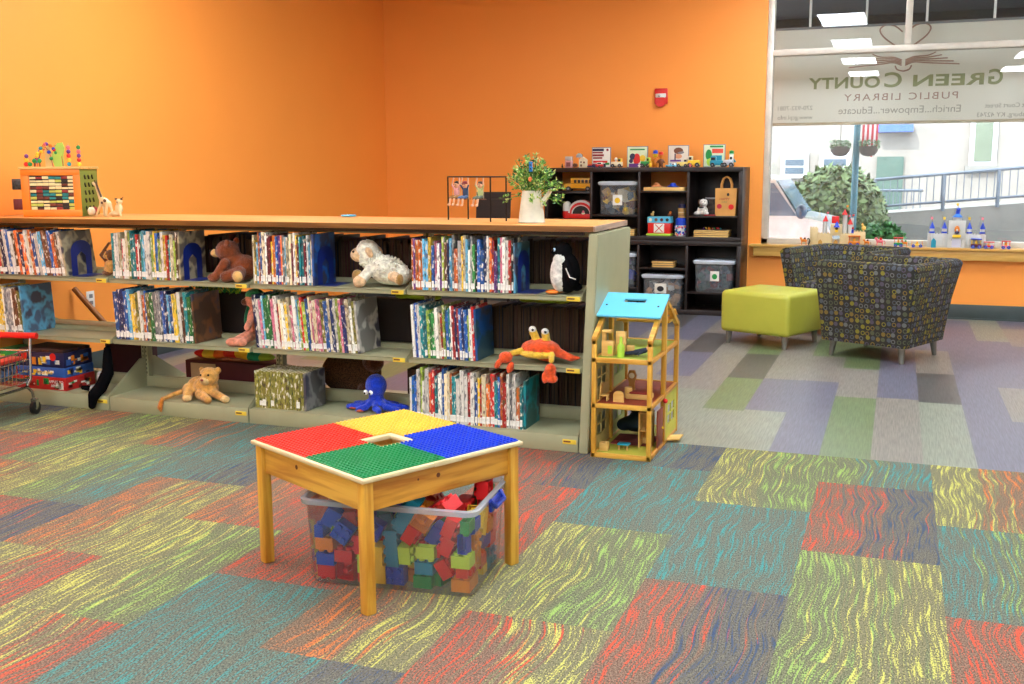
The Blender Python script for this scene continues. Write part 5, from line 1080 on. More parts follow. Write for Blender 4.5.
# roof: front slope and back slope
def slope(s, nm):
    a = Vector((0, s*.205, EV+.082)); b = Vector((0, 0, RI+.004)); d = (b-a); L_ = d.length; d.normalize()
    M = frame((X0-.012, a.y, a.z), (1, 0, 0), d) if s < 0 else frame((X1+.012, a.y, a.z), (-1, 0, 0), d)
    W_ = X1-X0+.024; sl0, sl1, c0, c1 = W_*.34, W_*.68, L_*.60, L_*.74
    mb = MB()
    mb.prism([(0, 0), (W_, 0), (W_, c0), (0, c0)], SKY, M, .009).prism([(0, c0), (sl0, c0), (sl0, c1), (0, c1)], SKY, M, .009).prism([(sl1, c0), (W_, c0), (W_, c1), (sl1, c1)], SKY, M, .009).prism([(0, c1), (W_, c1), (W_, L_), (0, L_)], SKY, M, .009)
    o = mb.build(nm, t, smooth=False)
    s2 = MB()
    for u in (.03, W_-.03): s2.cyl(M @ Vector((u, L_*.45, .009)), M @ Vector((u, L_*.45, .0115)), .005, BLKMETAL, n=10)
    s2.build('screw', o)
slope(-1, 'roof_panel')
a = Vector((0, .315, EV+.0)); 
MB().prism([(0, 0), (X1-X0, 0), (X1-X0, .06), (0, .06)], PINEX, frame((X0, .26, EV+.048), (1, 0, 0), (0, -.85, .52)), .008).build('back_roof_strip', t)
# furniture and figures in the house
def small(nm, label, cat, loc, mb, rz=0, grp='doll furniture in the doll house'):
    o = mb.build(nm); o.location = (-1.15+loc[0], 4.93+loc[1], loc[2]+.0005); o.rotation_euler = (0, 0, rz); tag(o, label, cat, grp); return o
F1, F2, F3 = .018, .254, .468
small('toy_block', 'small square wooden block on the lime ground floor of the doll house', 'toy block', (-.095, -.245, F1), MB().box((-.02, -.02, 0), (.02, .02, .04), BIRCH, .003))
small('doll_table', 'tiny teal topped doll table on the ground floor', 'doll table', (-.012, -.20, F1), MB().box((-.028, -.022, .022), (.028, .022, .030), TEAL, .003).cyl((-.02, -.015, 0), (-.02, -.015, .022), .004, BIRCH, n=6).cyl((.02, -.015, 0), (.02, -.015, .022), .004, BIRCH, n=6).cyl((0, .015, 0), (0, .015, .022), .004, BIRCH, n=6))
RG = mat('rug_stripes', (120, 50, 44), .9, var=.8, scale=4, stretch=(1, 30, 1))
small('doll_rug', 'striped red rug on the ground floor of the doll house', 'rug', (.0, -.02, F1), MB().box((-.10, -.10, 0), (.10, .10, .003), RG))
DT = mat('dark_teal_cloth', (22, 46, 52), .8)
t2 = thing('toy_car', 'dark teal toy wagon crammed into the ground floor of the doll house', 'toy vehicle', (-1.17, 5.02, F1+.004))
link('body', plush([((0, 0, .055), (.085, .06, .042), DT), ((.02, 0, .095), (.055, .05, .03), DT), ((-.06, 0, .045), (.04, .055, .032), DT)], .006), t2)
MB().ball((-.01, -.03, .135), (.018, .018, .02), BLACK, 10, 8).ball((.04, -.02, .125), (.016, .016, .02), mat('maroon_p', (90, 20, 30), .5), 10, 8).build('riders', t2)
small('doll_wardrobe', 'open wooden doll wardrobe on the ground floor near the red door', 'doll furniture', (.075, -.12, F1), MB().box((-.03, -.03, 0), (-.024, .05, .17), BIRCH).box((.024, -.03, 0), (.03, .05, .17), BIRCH).box((-.03, .044, 0), (.03, .05, .17), BIRCH).box((-.03, -.03, .165), (.03, .05, .171), BIRCH).box((-.03, -.03, .08), (.03, .05, .085), BIRCH))
small('doll_chair', 'small wooden doll chair at left of the middle floor', 'doll chair', (-.105, -.22, F2), MB().box((-.018, -.02, .022), (.022, .02, .028), BIRCH, .002).prism([(-.022, 0), (-.016, 0), (-.008, .085), (-.014, .085)], BIRCH, frame((0, .016, 0), (1, 0, 0), (0, 0, 1)), .032).box((.014, -.018, 0), (.02, .018, .022), BIRCH))
small('doll_headboard', 'rounded wooden doll headboard standing on the middle floor', 'doll furniture', (-.03, -.24, F2), MB().prism([(-.025, 0), (.025, 0), (.025, .035)]+[(.025*math.cos(R(k*18)), .035+.018*math.sin(R(k*18))) for k in range(1, 10)]+[(-.025, .035)], BIRCH, frame((0, .006, 0), (1, 0, 0), (0, 0, 1)), .012))
small('doll_bed', 'long wooden doll bed with red cover on the middle floor', 'doll bed', (.045, -.13, F2), MB().box((-.06, -.035, 0), (.06, .035, .025), BIRCH, .004).box((-.045, -.032, .025), (.058, .032, .032), mat('bed_red', (150, 46, 36), .8), .003).cyl((-.055, -.0, .0), (-.055, .0, .05), .018, BIRCH, n=14))
small('doll_clock', 'tall wooden doll clock with cream face on the middle floor', 'doll clock', (-.02, -.02, F2), MB().prism([(-.016, 0), (.016, 0), (.014, .05), (.022, .085), (.012, .112), (-.012, .112), (-.022, .085), (-.014, .05)], mat('clock_wood', (176, 120, 50), .5), frame((0, .008, 0), (1, 0, 0), (0, 0, 1)), .014).lathe([(.014, 0), (0, .002)], CREAM, n=14, M=frame((0, -.006, .086), (1, 0, 0), (0, 0, 1))), grp=None)
small('doll_cabinet', 'wooden doll cabinet with green panel on the top floor', 'doll cabinet', (-.085, -.22, F3), MB().box((-.03, -.02, 0), (.026, .02, .07), BIRCH, .002).box((.0, -.0205, .012), (.02, -.0195, .05), LIME).box((-.03, -.01, .07), (-.014, .02, .115), BIRCH).box((-.03, -.02, .108), (.016, .02, .122), BIRCH, .003))
small('doll_bottle', 'lime green toy bottle standing on the top floor of the doll house', 'toy bottle', (-.022, -.24, F3), MB().lathe([(0, 0), (.017, 0), (.018, .05), (.008, .065), (.006, .095), (0, .095)], LIME, n=16))
small('doll_dresser', 'tall thin wooden doll dresser behind the lime toy bottle', 'doll furniture', (-.045, -.17, F3), MB().box((-.018, -.012, 0), (.03, .012, .11), BIRCH, .002).box((.035, -.012, 0), (.07, .012, .045), BIRCH, .002))
DKB = mat('denim_dark', (30, 40, 60), .8)
t2 = thing('doll', 'small doll in dark clothes lying on the top floor of the doll house', 'doll', (-1.10, 4.73, F3+.001), R(15))
link('body', plush(seg((-.055, 0, .014), (-.01, 0, .018), .009, .011, DKB) + seg((-.055, .015, .012), (-.01, .008, .018), .008, .010, DKB) + seg((-.01, 0, .018), (.03, 0, .028), .014, .014, DKB) + [((.052, 0, .040), (.014, .014, .014), SKIN), ((.056, 0, .045), (.015, .015, .013), BLACK)] + seg((.02, -.01, .026), (.0, -.03, .012), .006, .005, DKB), .0035, 2), t2)
MB().box((-.072, -.01, .004), (-.06, .022, .026), BRN, .004).build('shoes', t2)
for k, (x, c_, l_) in enumerate(((-.05, 'maroon_p', 'dark red'), (-.01, 'navy_p', 'navy'), (.03, 'brown_p', 'brown'))):
    m = mat(c_, {'maroon_p': (90, 20, 30), 'navy_p': (30, 34, 80), 'brown_p': (96, 52, 30)}[c_], .5)
    small('doll', '%s dressed peg doll sitting under the blue roof' % l_, 'doll', (x, .17, .597), MB().lathe([(0, 0), (.016, 0), (.012, .028), (.006, .034)], m, n=14).ball((0, 0, .042), .012, SKIN, 10, 8).ball((0, .002, .046), (.012, .012, .010), BRN, 10, 8), grp='peg dolls in the doll house attic')
small('toy_tray', 'small wooden tray in front of the peg dolls in the attic', 'tray', (.0, .13, .597), MB().box((-.07, -.012, 0), (.06, .012, .010), BIRCH, .002), grp=None)
# ================================================================ ottoman and tub chairs
OTT = mat('ottoman_lime', (176, 176, 62), .42, var=.02, bump=.05, bscale=150); LEGM = mat('leg_pewter', (126, 122, 112), .35, metal=.5)
t = thing('ottoman', 'lime green upholstered square ottoman on metal legs', 'ottoman', (-.865, 8.22, 0), R(-23))
MB().box((-.29, -.285, .095), (.29, .285, .41), OTT, .035, seg=4).build('cushion', t)
MB().tube([(-.262, -.262, .402), (.262, -.262, .402), (.262, .262, .402), (-.262, .262, .402), (-.262, -.262, .402)], .004, OTT, 6).build('piping', t)
for sx in (-1, 1):
    for sy in (-1, 1): MB().cyl((sx*.24, sy*.235, 0), (sx*.235, sy*.23, .105), .017, LEGM, r2=.026, n=16).build('leg', t)
def circles_fabric():
    m, nt, N, L, P = nodes('circle_fabric')
    tc = N.new('ShaderNodeTexCoord'); mp = N.new('ShaderNodeMapping'); mp.inputs['Scale'].default_value = (26, 26, 26); L.new(tc.outputs['UV'], mp.inputs[0])
    v = N.new('ShaderNodeTexVoronoi'); v.inputs['Randomness'].default_value = .34; v.voronoi_dimensions = '2D'; v.inputs['Scale'].default_value = 1; L.new(mp.outputs[0], v.inputs['Vector'])
    w = N.new('ShaderNodeSeparateColor'); L.new(v.outputs['Color'], w.inputs[0])
    ramp = N.new('ShaderNodeValToRGB'); ramp.color_ramp.interpolation = 'CONSTANT'; L.new(w.outputs[0], ramp.inputs[0])
    cs = [(124, 116, 44), (78, 84, 92), (120, 100, 48), (84, 88, 66), (82, 74, 88), (100, 102, 100)]
    for i, c in enumerate(cs):
        e = ramp.color_ramp.elements[i] if i < 2 else ramp.color_ramp.elements.new(i/len(cs)); e.position = i/len(cs); e.color = (*lin(c), 1)
    disc = N.new('ShaderNodeMath'); disc.operation = 'LESS_THAN'; disc.inputs[1].default_value = .40; L.new(v.outputs['Distance'], disc.inputs[0])
    inner = N.new('ShaderNodeMath'); inner.operation = 'GREATER_THAN'; inner.inputs[1].default_value = .24; L.new(v.outputs['Distance'], inner.inputs[0])
    solid = N.new('ShaderNodeMath'); solid.operation = 'GREATER_THAN'; solid.inputs[1].default_value = .6; L.new(w.outputs[1], solid.inputs[0])
    mx_ = N.new('ShaderNodeMath'); mx_.operation = 'MAXIMUM'; L.new(inner.outputs[0], mx_.inputs[0]); L.new(solid.outputs[0], mx_.inputs[1])
    mu = N.new('ShaderNodeMath'); mu.operation = 'MULTIPLY'; L.new(disc.outputs[0], mu.inputs[0]); L.new(mx_.outputs[0], mu.inputs[1])
    mix = N.new('ShaderNodeMix'); mix.data_type = 'RGBA'; mix.inputs[6].default_value = (*lin((52, 50, 46)), 1); L.new(ramp.outputs[0], mix.inputs[7]); L.new(mu.outputs[0], mix.inputs[0])
    L.new(mix.outputs[2], P.inputs['Base Color']); P.inputs['Roughness'].default_value = .85; P.inputs['Specular IOR Level'].default_value = .2
    return m
FAB = circles_fabric()
def box_uv(me):
    uv = me.uv_layers.new(name='uv')
    for f in me.polygons:
        n = f.normal; ax = max(range(3), key=lambda i: abs(n[i]))
        for li in f.loop_indices:
            c = me.vertices[me.loops[li].vertex_index].co
            uv.data[li].uv = ((c.y, c.z), (c.x, c.z), (c.x, c.y))[ax]
def tub_chair(label, loc, rz):
    """local: front faces +X, back at -X; walls flare outwards to the top"""
    t = thing('armchair', label, 'armchair', loc, rz, 'armchairs by the window')
    zb, zt = .115, .69; hb, ht = .31, .39; T_ = .085
    # walls as one U-shaped shell: outline at bottom and top
    def U(h, front, z, inset=0, rr=.04):
        h -= inset; r_ = max(.01, rr-inset*.3)
        pts = [(front, -h, z)]
        for k in range(7): a = R(-90-k*15); pts.append((-h+r_+r_*math.cos(a), -h+r_+r_*math.sin(a), z))
        for k in range(7): a = R(180-k*15); pts.append((-h+r_+r_*math.cos(a), h-r_+r_*math.sin(a), z))
        pts.append((front, h, z)); return pts
    mb = MB(); bm = mb.bm; mb.mi(FAB)
    levels = [(hb, zb, 0), (hb+.006, zb+.06, 0), (hb+.034, .42, 0), (ht-.002, zt-.03, 0), (ht-.002, zt-.008, .014), (ht, zt, .034), (ht, zt, T_-.03), (ht-.002, zt-.010, T_-.010), (ht-.006, zt-.03, T_), (hb+.03, .40, T_), (hb+.0, .30, T_)]
    rings = []
    for h, z, ins in levels:
        fr_ = (.31+(z-zb)/(zt-zb)*.05) - (0 if z < zt-.05 else (.0 if z < zt-.02 else .02 if z < zt-.004 else .05))
        rings.append([bm.verts.new(p) for p in U(h, fr_, z, ins)])
    for A_, B_ in zip(rings, rings[1:]):
        for k in range(len(A_)-1): bm.faces.new((A_[k], A_[k+1], B_[k+1], B_[k]))
    for k in (0, -1): bm.faces.new([r_[k] for r_ in rings])     # arm fronts
    o = mb.build('shell', t, ang=45); box_uv(o.data)
    mb = MB().box((-.23, -.23, .30), (.33, .23, .425), FAB, .035, seg=4); o = mb.build('seat_cushion', t); box_uv(o.data)
    mb = MB().box((-.29, -.29, zb), (.315, .29, .30), FAB, .01); o = mb.build('seat_base', t); box_uv(o.data)
    for sx in (-1, 1):
        for sy in (-1, 1): MB().cyl((sx*.262, sy*.262, 0), (sx*.25, sy*.25, .125), .016, LEGM, r2=.027, n=16).build('leg', t)
    return t
tub_chair('grey armchair with circle pattern seen from behind, nearest the camera', (-.05, 7.90, 0), R(155))
tub_chair('grey circle patterned armchair against the window sill, facing the camera', (-.38, 8.93, 0), R(-114))
# dark wooden chair behind the bookshelf
t = thing('wooden_chair', 'dark brown high chair whose back shows behind the metal swing stand', 'chair', (-3.52, 9.25, 0), R(8))
for sx in (-1, 1):
    for sy in (-1, 1): MB().box((sx*.16, sy*.16, 0), (sx*.13, sy*.13, .62), DARKW, .003).build('leg', t)
MB().box((-.17, -.17, .62), (.17, .17, .65), DARKW, .01).build('seat', t)
MB().prism([(-.165, .65), (.155, .65), (.175, 1.12), (-.145, 1.12)], DARKW, frame((0, -.14, 0), (1, 0, 0), (0, 0, 1)), .022).build('backrest', t)
# ================================================================ dark bookcase on the back wall
BYF, BYB = 9.55, YW-.015
def case(label, z0, z1, xl, xr, grp='stacked dark bookcases'):
    t = thing('bookcase', label, 'bookcase', ((xl+xr)/2, (BYF+BYB)/2, z0), 0, grp); return t, (xl+xr)/2, (BYF+BYB)/2
XL, XR = -3.145, -1.30; DV = (-2.69, -2.235, -1.785); TH = .022
t, ox, oy = case('upper dark brown open bookcase against the orange wall', .672, 1.335, XL, XR)
def bb(mb, x0, x1, y0, y1, z0, z1, zo=.672): return mb.box((x0-ox, y0-oy, z0-zo), (x1-ox, y1-oy, z1-zo), DARKW, .0015)
bb(MB(), XL, XR, BYF, BYB, 1.295, 1.335).build('top_board', t); bb(MB(), XL, XR, BYF, BYB, .672, .712).build('bottom_board', t)
for x in (XL, XR-.036): bb(MB(), x, x+.036, BYF, BYB, .712, 1.295).build('side_panel', t)
for x in DV: bb(MB(), x-TH/2, x+TH/2, BYF+.002, BYB, .712, 1.295).build('divider', t)
SHU = {0: (1.115, 1), 1: (.905, 0), 2: (1.125, 1), 3: (.902, 0)}
cols4 = [(XL+.036, DV[0]-TH/2), (DV[0]+TH/2, DV[1]-TH/2), (DV[1]+TH/2, DV[2]-TH/2), (DV[2]+TH/2, XR-.036)]
for k, (a, b) in enumerate(cols4):
    z, opn = SHU[k]; bb(MB(), a, b, BYF+.004, BYB, z-.018, z).build('shelf', t)
    bb(MB(), a, b, BYB-.008, BYB, .712, z if opn else 1.295).build('back_panel', t)
t, ox, oy = case('lower dark brown open bookcase standing on the floor', 0, .672, XL, XR)
bb(MB(), XL, XR, BYF, BYB, .632, .672, 0).build('top_board', t); bb(MB(), XL, XR, BYF, BYB, 0, .045, 0).build('bottom_board', t)
for x in (XL, XR-.036): bb(MB(), x, x+.036, BYF, BYB, .045, .632, 0).build('side_panel', t)
for x in DV: bb(MB(), x-TH/2, x+TH/2, BYF+.002, BYB, .045, .632, 0).build('divider', t)
SHL = {0: .35, 1: .236, 2: .425, 3: .212}
for k, (a, b) in enumerate(cols4):
    bb(MB(), a, b, BYF+.004, BYB, SHL[k]-.018, SHL[k], 0).build('shelf', t); bb(MB(), a, b, BYB-.008, BYB, .045, .632, 0).build('back_panel', t)
cmid = [(a+b)/2 for a, b in cols4]
# ---------------------------------------------------------------- contents of the bookcase
def bx_(u): return -1.306+(u-738)*.00941
bb(MB(), *cols4[0], BYF+.004, BYB, .842, .86, 0).build('shelf', t)   # low shelf under the barn
CLR = clear('bin_clear', (.90, .93, .95), .06, .15, .22, (.8, .85, .9)); LIDG = mat('lid_grey', (196, 204, 212), .4)
def shelf_bin(label, x, z, w_, h_, fill, seed, n=34, s=.030, d=.12, lab=None, y=9.70):
    t = tub('storage_bin', label, (x, y, z+.001), 0, (w_*.43, d*.9), (w_*.5-.022, d), h_, lidm=LIDG, tint=CLR, rim=LIDG, lid=True, group='clear bins in the dark bookcase')
    q = random.Random(seed); mb = MB()
    for i in range(n):
        c_ = Vector((q.uniform(-w_*.36, w_*.36), q.uniform(-d*.62, d*.62), q.uniform(.035, h_-.07))); r_ = Euler((q.uniform(0, 3), q.uniform(0, 3), q.uniform(0, 3))).to_matrix().to_4x4()
        sz = [s*q.uniform(.5, 1.1) for _ in range(3)]
        mb.box([-v for v in sz], sz, q.choice(fill), .004, M=Matrix.Translation(c_) @ r_)
    o = mb.build('bin_filling', t); o['kind'] = 'stuff'
    if lab:
        a, b, z0, z1, c1, c2 = lab
        MB().box((a, -d*.97-.004, z0), (b, -d*.97, z1), W1, .001).ball(((a+b)/2, -d*.97-.004, (z0+z1)/2-.004), ((b-a)*.3, .001, (z1-z0)*.28), c1, 14, 8).build('bin_label', t)
    return t
tan = mat('block_tan', (200, 160, 90), .6); slate = mat('block_slate', (70, 90, 104), .6)
shelf_bin('clear lidded bin of yellow and tan blocks on the upper bookcase shelf', bx_(617), .905, .385, .29, [tan, slate, YEL, BRN, tan, CREAM], 1, 60, .034, lab=(-.045, .045, .085, .18, YEL, BLACK))
shelf_bin('clear lidded bin with green filling and white label, lower right bookcase', bx_(713), .212, .385, .275, [mat('tealgreen_fill', (50, 90, 86), .6), GREYM, mat('dim_red', (130, 70, 66), .6), slate], 2, 55, .03, lab=(-.03, .05, .10, .19, GRN, BRN))
shelf_bin('clear lidded bin of dolls at the bottom of the lower bookcase', bx_(663), .045, .40, .30, [mat('doll_tan', (206, 160, 120), .6), W1, GREYM, BLACK, mat('doll_tan', (206, 160, 120), .6)], 3, 55, .032, lab=(-.07, .04, .14, .23, BLACK, W1))
shelf_bin('clear lidded bin of purple and white toys partly hidden by the shelf end', bx_(617), .236, .385, .30, [PURP, W1, GREYM, BLUE, slate], 4, 55, .028)
def wheels(t, xs, y0, y1, r, z=None, m=BLACK):
    for x in xs:
        for y in (y0, y1): MB().cyl((x, y-.006, r if z is None else z), (x, y+.006, r if z is None else z), r, m, n=16).cyl((x, y-.0068, r), (x, y+.0068, r), r*.45, GREYM, n=10).build('wheel', t)
# yellow school bus
BUSY = mat('bus_yellow', (226, 160, 30), .35)
t = thing('toy_bus', 'yellow toy school bus on the top left shelf of the dark bookcase', 'toy vehicle', (bx_(576), 9.66, 1.1155))
MB().box((-.08, -.045, .025), (.14, .045, .125), BUSY, .01).box((-.14, -.042, .025), (-.075, .042, .075), BUSY, .012).box((-.142, -.04, .02), (.142, .04, .032), BLACK, .003).build('body', t)
mb = MB()
for k in range(5): mb.box((-.045+k*.036, -.0465, .078), (-.018+k*.036, -.0445, .108), BLACK, .002)
mb.box((-.082, -.036, .08), (-.079, .036, .112), BLACK).box((-.07, -.0465, .072), (.135, -.0448, .075), BLACK); mb.build('windows', t)
wheels(t, (-.10, .09), -.042, .042, .024)
# barn playset in red and white
t = thing('toy_barn', 'red and white toy barn with an arched white roof and silo', 'toy building', (bx_(575), 9.68, .8605))
RW = mat('barn_white', (226, 222, 214), .5)
arc = [(.125*math.cos(R(k*15)), .055+.125*math.sin(R(k*15))*.95) for k in range(13)]; arc2 = [(.085*math.cos(R(180-k*15)), .045+.085*math.sin(R(180-k*15))*.9) for k in range(13)]
MB().prism(arc+arc2, RW, frame((.03, -.05, 0), (1, 0, 0), (0, 0, 1)), -.012).prism([(.125, 0), (.125, .055)]+arc[1:-1]+[(-.125, .055), (-.125, 0)], RED, frame((.03, .055, 0), (1, 0, 0), (0, 0, 1)), .05).prism([(.11*math.cos(R(k*15)), .052+.11*math.sin(R(k*15))*.92) for k in range(13)]+[(.092*math.cos(R(180-k*15)), .047+.092*math.sin(R(180-k*15))*.9) for k in range(13)], RED, frame((.03, -.049, 0), (1, 0, 0), (0, 0, 1)), .006).box((-.095, -.05, 0), (.155, .05, .045), RED, .006).build('barn_body', t)
MB().cyl((-.12, .0, 0), (-.12, .0, .07), .042, RED, n=24).cyl((-.12, 0, .07), (-.12, 0, .115), .042, RW, n=24).ball((-.12, 0, .115), (.042, .042, .045), RW, 20, 10).build('silo', t)
MB().prism([(.083*math.cos(R(k*15)), .045+.083*math.sin(R(k*15))*.88) for k in range(13)], BLACK, frame((.03, -.0475, 0), (1, 0, 0), (0, 0, 1)), .002).build('barn_opening', t)
MB().ball((.055, -.056, .062), (.012, .008, .016), PINK, 10, 8).ball((.055, -.056, .05), (.018, .008, .01), CREAM, 10, 8).build('pig_figure', t)
# puzzles and stacks
def stack(label, x, z, w_, n, y=9.66, d=.2, hh=.016, top=None, m=BIRCH, name='wooden_puzzle', grp='wooden puzzles in the bookcase'):
    for i in range(n):
        o = MB().box((-w_/2, -d/2, 0), (w_/2, d/2, hh-.0045), m, .002).box((-w_/2+.006, -d/2+.006, hh-.0045), (w_/2-.006, d/2-.006, hh-.002), mat('puzzle_edge_dark', (70, 50, 36), .6)).build(name)
        o.location = (x+(i % 2)*.004, y, z+.0004+i*hh); pos_ = 'the only one' if n == 1 else 'topmost' if i == n-1 else 'lowest' if i == 0 else ORD[i]+' from the bottom'
        tag(o, 'flat wooden puzzle board, %s, %s' % (pos_, label), 'puzzle', grp)
stack('stack under the paper bag', bx_(709.5), .712, .31, 4); stack('stack beside the bookshelf end', bx_(622), .712, .24, 4)
stack('on the shelf with two toy hats', bx_(663.5), 1.125, .37, 1, hh=.036, d=.22)
stack('stack in the lower middle cell', bx_(663), .425, .20, 3, d=.16, hh=.02)
mb = MB(); q = random.Random(3)
for i in range(9): mb.cyl((-.08+i*.02, q.uniform(-.05, .05), 0), (-.08+i*.02, q.uniform(-.05, .05), .014), .006, q.choice(BC), n=8)
o = mb.build('puzzle_pegs'); o.location = (bx_(709.5), 9.66, .7765); tag(o, 'row of small wooden pegs on top of the puzzle stack', 'pegs', kind='stuff')
for x, m, nm in ((655, mat('hat_peach', (232, 150, 90), .6), 'peach'), (671, BLUE, 'blue')):
    o = MB().lathe([(0, 0), (.052, .001), (.05, .006), (.03, .012), (.024, .03), (.010, .036), (0, .037)], m, n=24).build('toy_hat'); o.location = (bx_(x), 9.62, 1.1612); tag(o, 'small %s toy hat on the flat puzzle box' % nm, 'toy hat', 'toy hats in the bookcase')
# toy farm with blue roof
t = thing('toy_barn', 'red toy barn with blue roof and white crossed door', 'toy building', (bx_(658.5), 9.65, .7125))
MB().box((-.115, -.06, 0), (.115, .06, .022), LIME, .006).build('base', t)
MB().box((-.105, -.05, .022), (.105, .05, .125), RED, .003).build('barn_body', t)
MB().prism([(-.112, .12), (.112, .12), (.108, .175), (-.108, .175)], SKY, frame((0, .05, 0), (1, 0, 0), (0, 0, 1)), .104).build('roof', t)
MB().box((-.048, -.054, .03), (.048, -.05, .112), W1, .001).build('barn_door', t)
MB().prism([(-.04, .036), (-.03, .036), (.04, .106), (.03, .106)], RED, frame((0, -.054, 0), (1, 0, 0), (0, 0, 1)), .002).prism([(.04, .036), (.03, .036), (-.04, .106), (-.03, .106)], RED, frame((0, -.054, 0), (1, 0, 0), (0, 0, 1)), .002).build('door_cross', t)
for i, c_ in enumerate((CREAM, BRN, mat('maroon_p', (90, 20, 30), .5), BLACK)): MB().cyl((-.08+i*.052, -.052, .148), (-.08+i*.052, -.056, .148), .015, c_, n=14).build('roof_dormer', t)
for x, lb in ((-.075, 'tan toy animal at the left on the blue roofed barn'), (.085, 'brown toy rooster at the right on the blue roofed barn')):
    o = link('toy_animal', plush([((0, 0, .016), (.018, .012, .016), tan if x < 0 else BRN), ((.008, 0, .038), (.012, .01, .012), tan if x < 0 else ORG)], .004, 2), None, (bx_(658.5)+x, 9.65, .8885)); tag(o, lb, 'toy animal')
# stacked blue can and tan jar figure
t = thing('toy_canister', 'blue and patchwork toy canister with a tan jar head and blue cap', 'toy canister', (bx_(680), 9.64, .7125))
q = random.Random(4); mb = MB().lathe([(0, 0), (.052, 0), (.055, .01), (.055, .10)], mat('patch_white', (214, 214, 214), .5), n=24)
for i in range(40): a = q.uniform(-3.1, 0); z = q.uniform(.012, .09); mb.ball((.053*math.cos(a), .053*math.sin(a), z), (.012, .012, .011), q.choice([PINK, TEAL, BLUE, ORG, PURP, W1]), 8, 6)
mb.build('patchwork_body', t)
MB().lathe([(.056, .10), (.056, .155), (.03, .172)], BLUE, n=24).build('blue_band', t)
MB().lathe([(.037, .165), (.037, .255), (0, .255)], tan, n=20).box((-.03, -.039, .19), (.03, -.034, .196), BRN).box((-.03, -.039, .215), (.03, -.034, .221), CREAM).build('tan_jar', t)
MB().lathe([(.033, .255), (.03, .29), (0, .292)], mat('navy_p', (30, 34, 80), .5), n=20).build('cap', t)
# puppy, picture, paper bag
W2 = fur('puppy_white', (216, 212, 204))
t = toy('plush_puppy', 'small white plush puppy with dark patches beside the paper bag', 'stuffed animal', (bx_(700), 9.63, .9025), 0,
    [((.0, 0, .045), (.050, .045, .045), W2), ((.01, -.01, .115), (.040, .036, .036), W2), ((-.045, -.02, .02), (.03, .03, .02), W2), ((.04, -.035, .022), (.024, .03, .02), W2), ((.012, -.04, .105), (.018, .014, .013), W2)], .006)
MB().ball((-.025, -.005, .12), (.014, .018, .026), BRN, 10, 8).ball((.048, 0, .122), (.012, .016, .022), BLACK, 10, 8).ball((-.005, -.044, .075), (.026, .008, .008), BLACK, 10, 6).ball((.012, -.054, .108), .005, BLACK, 6, 5).ball((.0, -.042, .126), .004, BLACK, 6, 5).ball((.024, -.042, .126), .004, BLACK, 6, 5).build('patches', t)
o = MB().box((-.055, 0, 0), (.055, .012, .16), GREYM, .003).box((-.048, -.002, .008), (.048, .0, .145), mat('picture_brown', (70, 52, 44), .5, var=.5, scale=30)).build('framed_picture'); o.location = (bx_(706.5), 9.72, .9025); tag(o, 'small dark picture in grey frame behind the white puppy', 'picture frame')
o = MB().box((-.05, -.03, 0), (.05, .03, .012), mat('dkred_cloth', (130, 26, 30), .8), .004).build('red_cloth'); o.location = (bx_(708), 9.585, .9025); tag(o, 'small dark red cloth on the shelf edge between puppy and bag', 'cloth')
KR = mat('kraft_paper', (206, 150, 78), .8)
t = thing('paper_bag', 'brown kraft paper gift bag with two handles and red dots', 'paper bag', (bx_(722.5), 9.64, .9025))
MB().prism([(-.092, 0), (.088, 0), (.097, .245), (-.094, .245)], KR, frame((0, .05, 0), (1, 0, 0), (0, 0, 1)), .10).build('bag_body', t)
for y in (-.045, .04): MB().tube([(-.045, y, .22), (-.045, y, .28), (-.03, y, .33), (.0, y, .348), (.03, y, .33), (.045, y, .28), (.045, y, .22)], .006, KR, 8).build('handle', t)
MB().cyl((-.055, -.054, .085), (-.055, -.050, .085), .022, mat('dot_magenta', (190, 30, 60), .6), n=20).cyl((.05, -.054, .08), (.05, -.050, .08), .024, RED, n=20).ball((.02, -.051, .19), (.012, .002, .014), BLACK, 10, 6).build('printed_dots', t)
def flat_text(parent, txt, h_, x, y, z, m):
    cu = bpy.data.curves.new('lettering', 'FONT'); cu.body = txt; cu.size = h_; cu.extrude = .0006; cu.align_x = 'CENTER'
    tmp = bpy.data.objects.new('tmp', cu); C.objects.link(tmp)
    me = bpy.data.meshes.new_from_object(tmp.evaluated_get(bpy.context.evaluated_depsgraph_get())); bpy.data.objects.remove(tmp); me.materials.clear(); me.materials.append(m)
    return link('lettering', me, parent, (x, y, z), (R(90), 0, 0))
flat_text(t, 'HAPPY', .030, -.01, -.0515, .140, mat('ink_red', (150, 60, 50), .7)); flat_text(t, 'DAY', .026, -.01, -.0515, .115, mat('ink_olive', (120, 130, 70), .7))
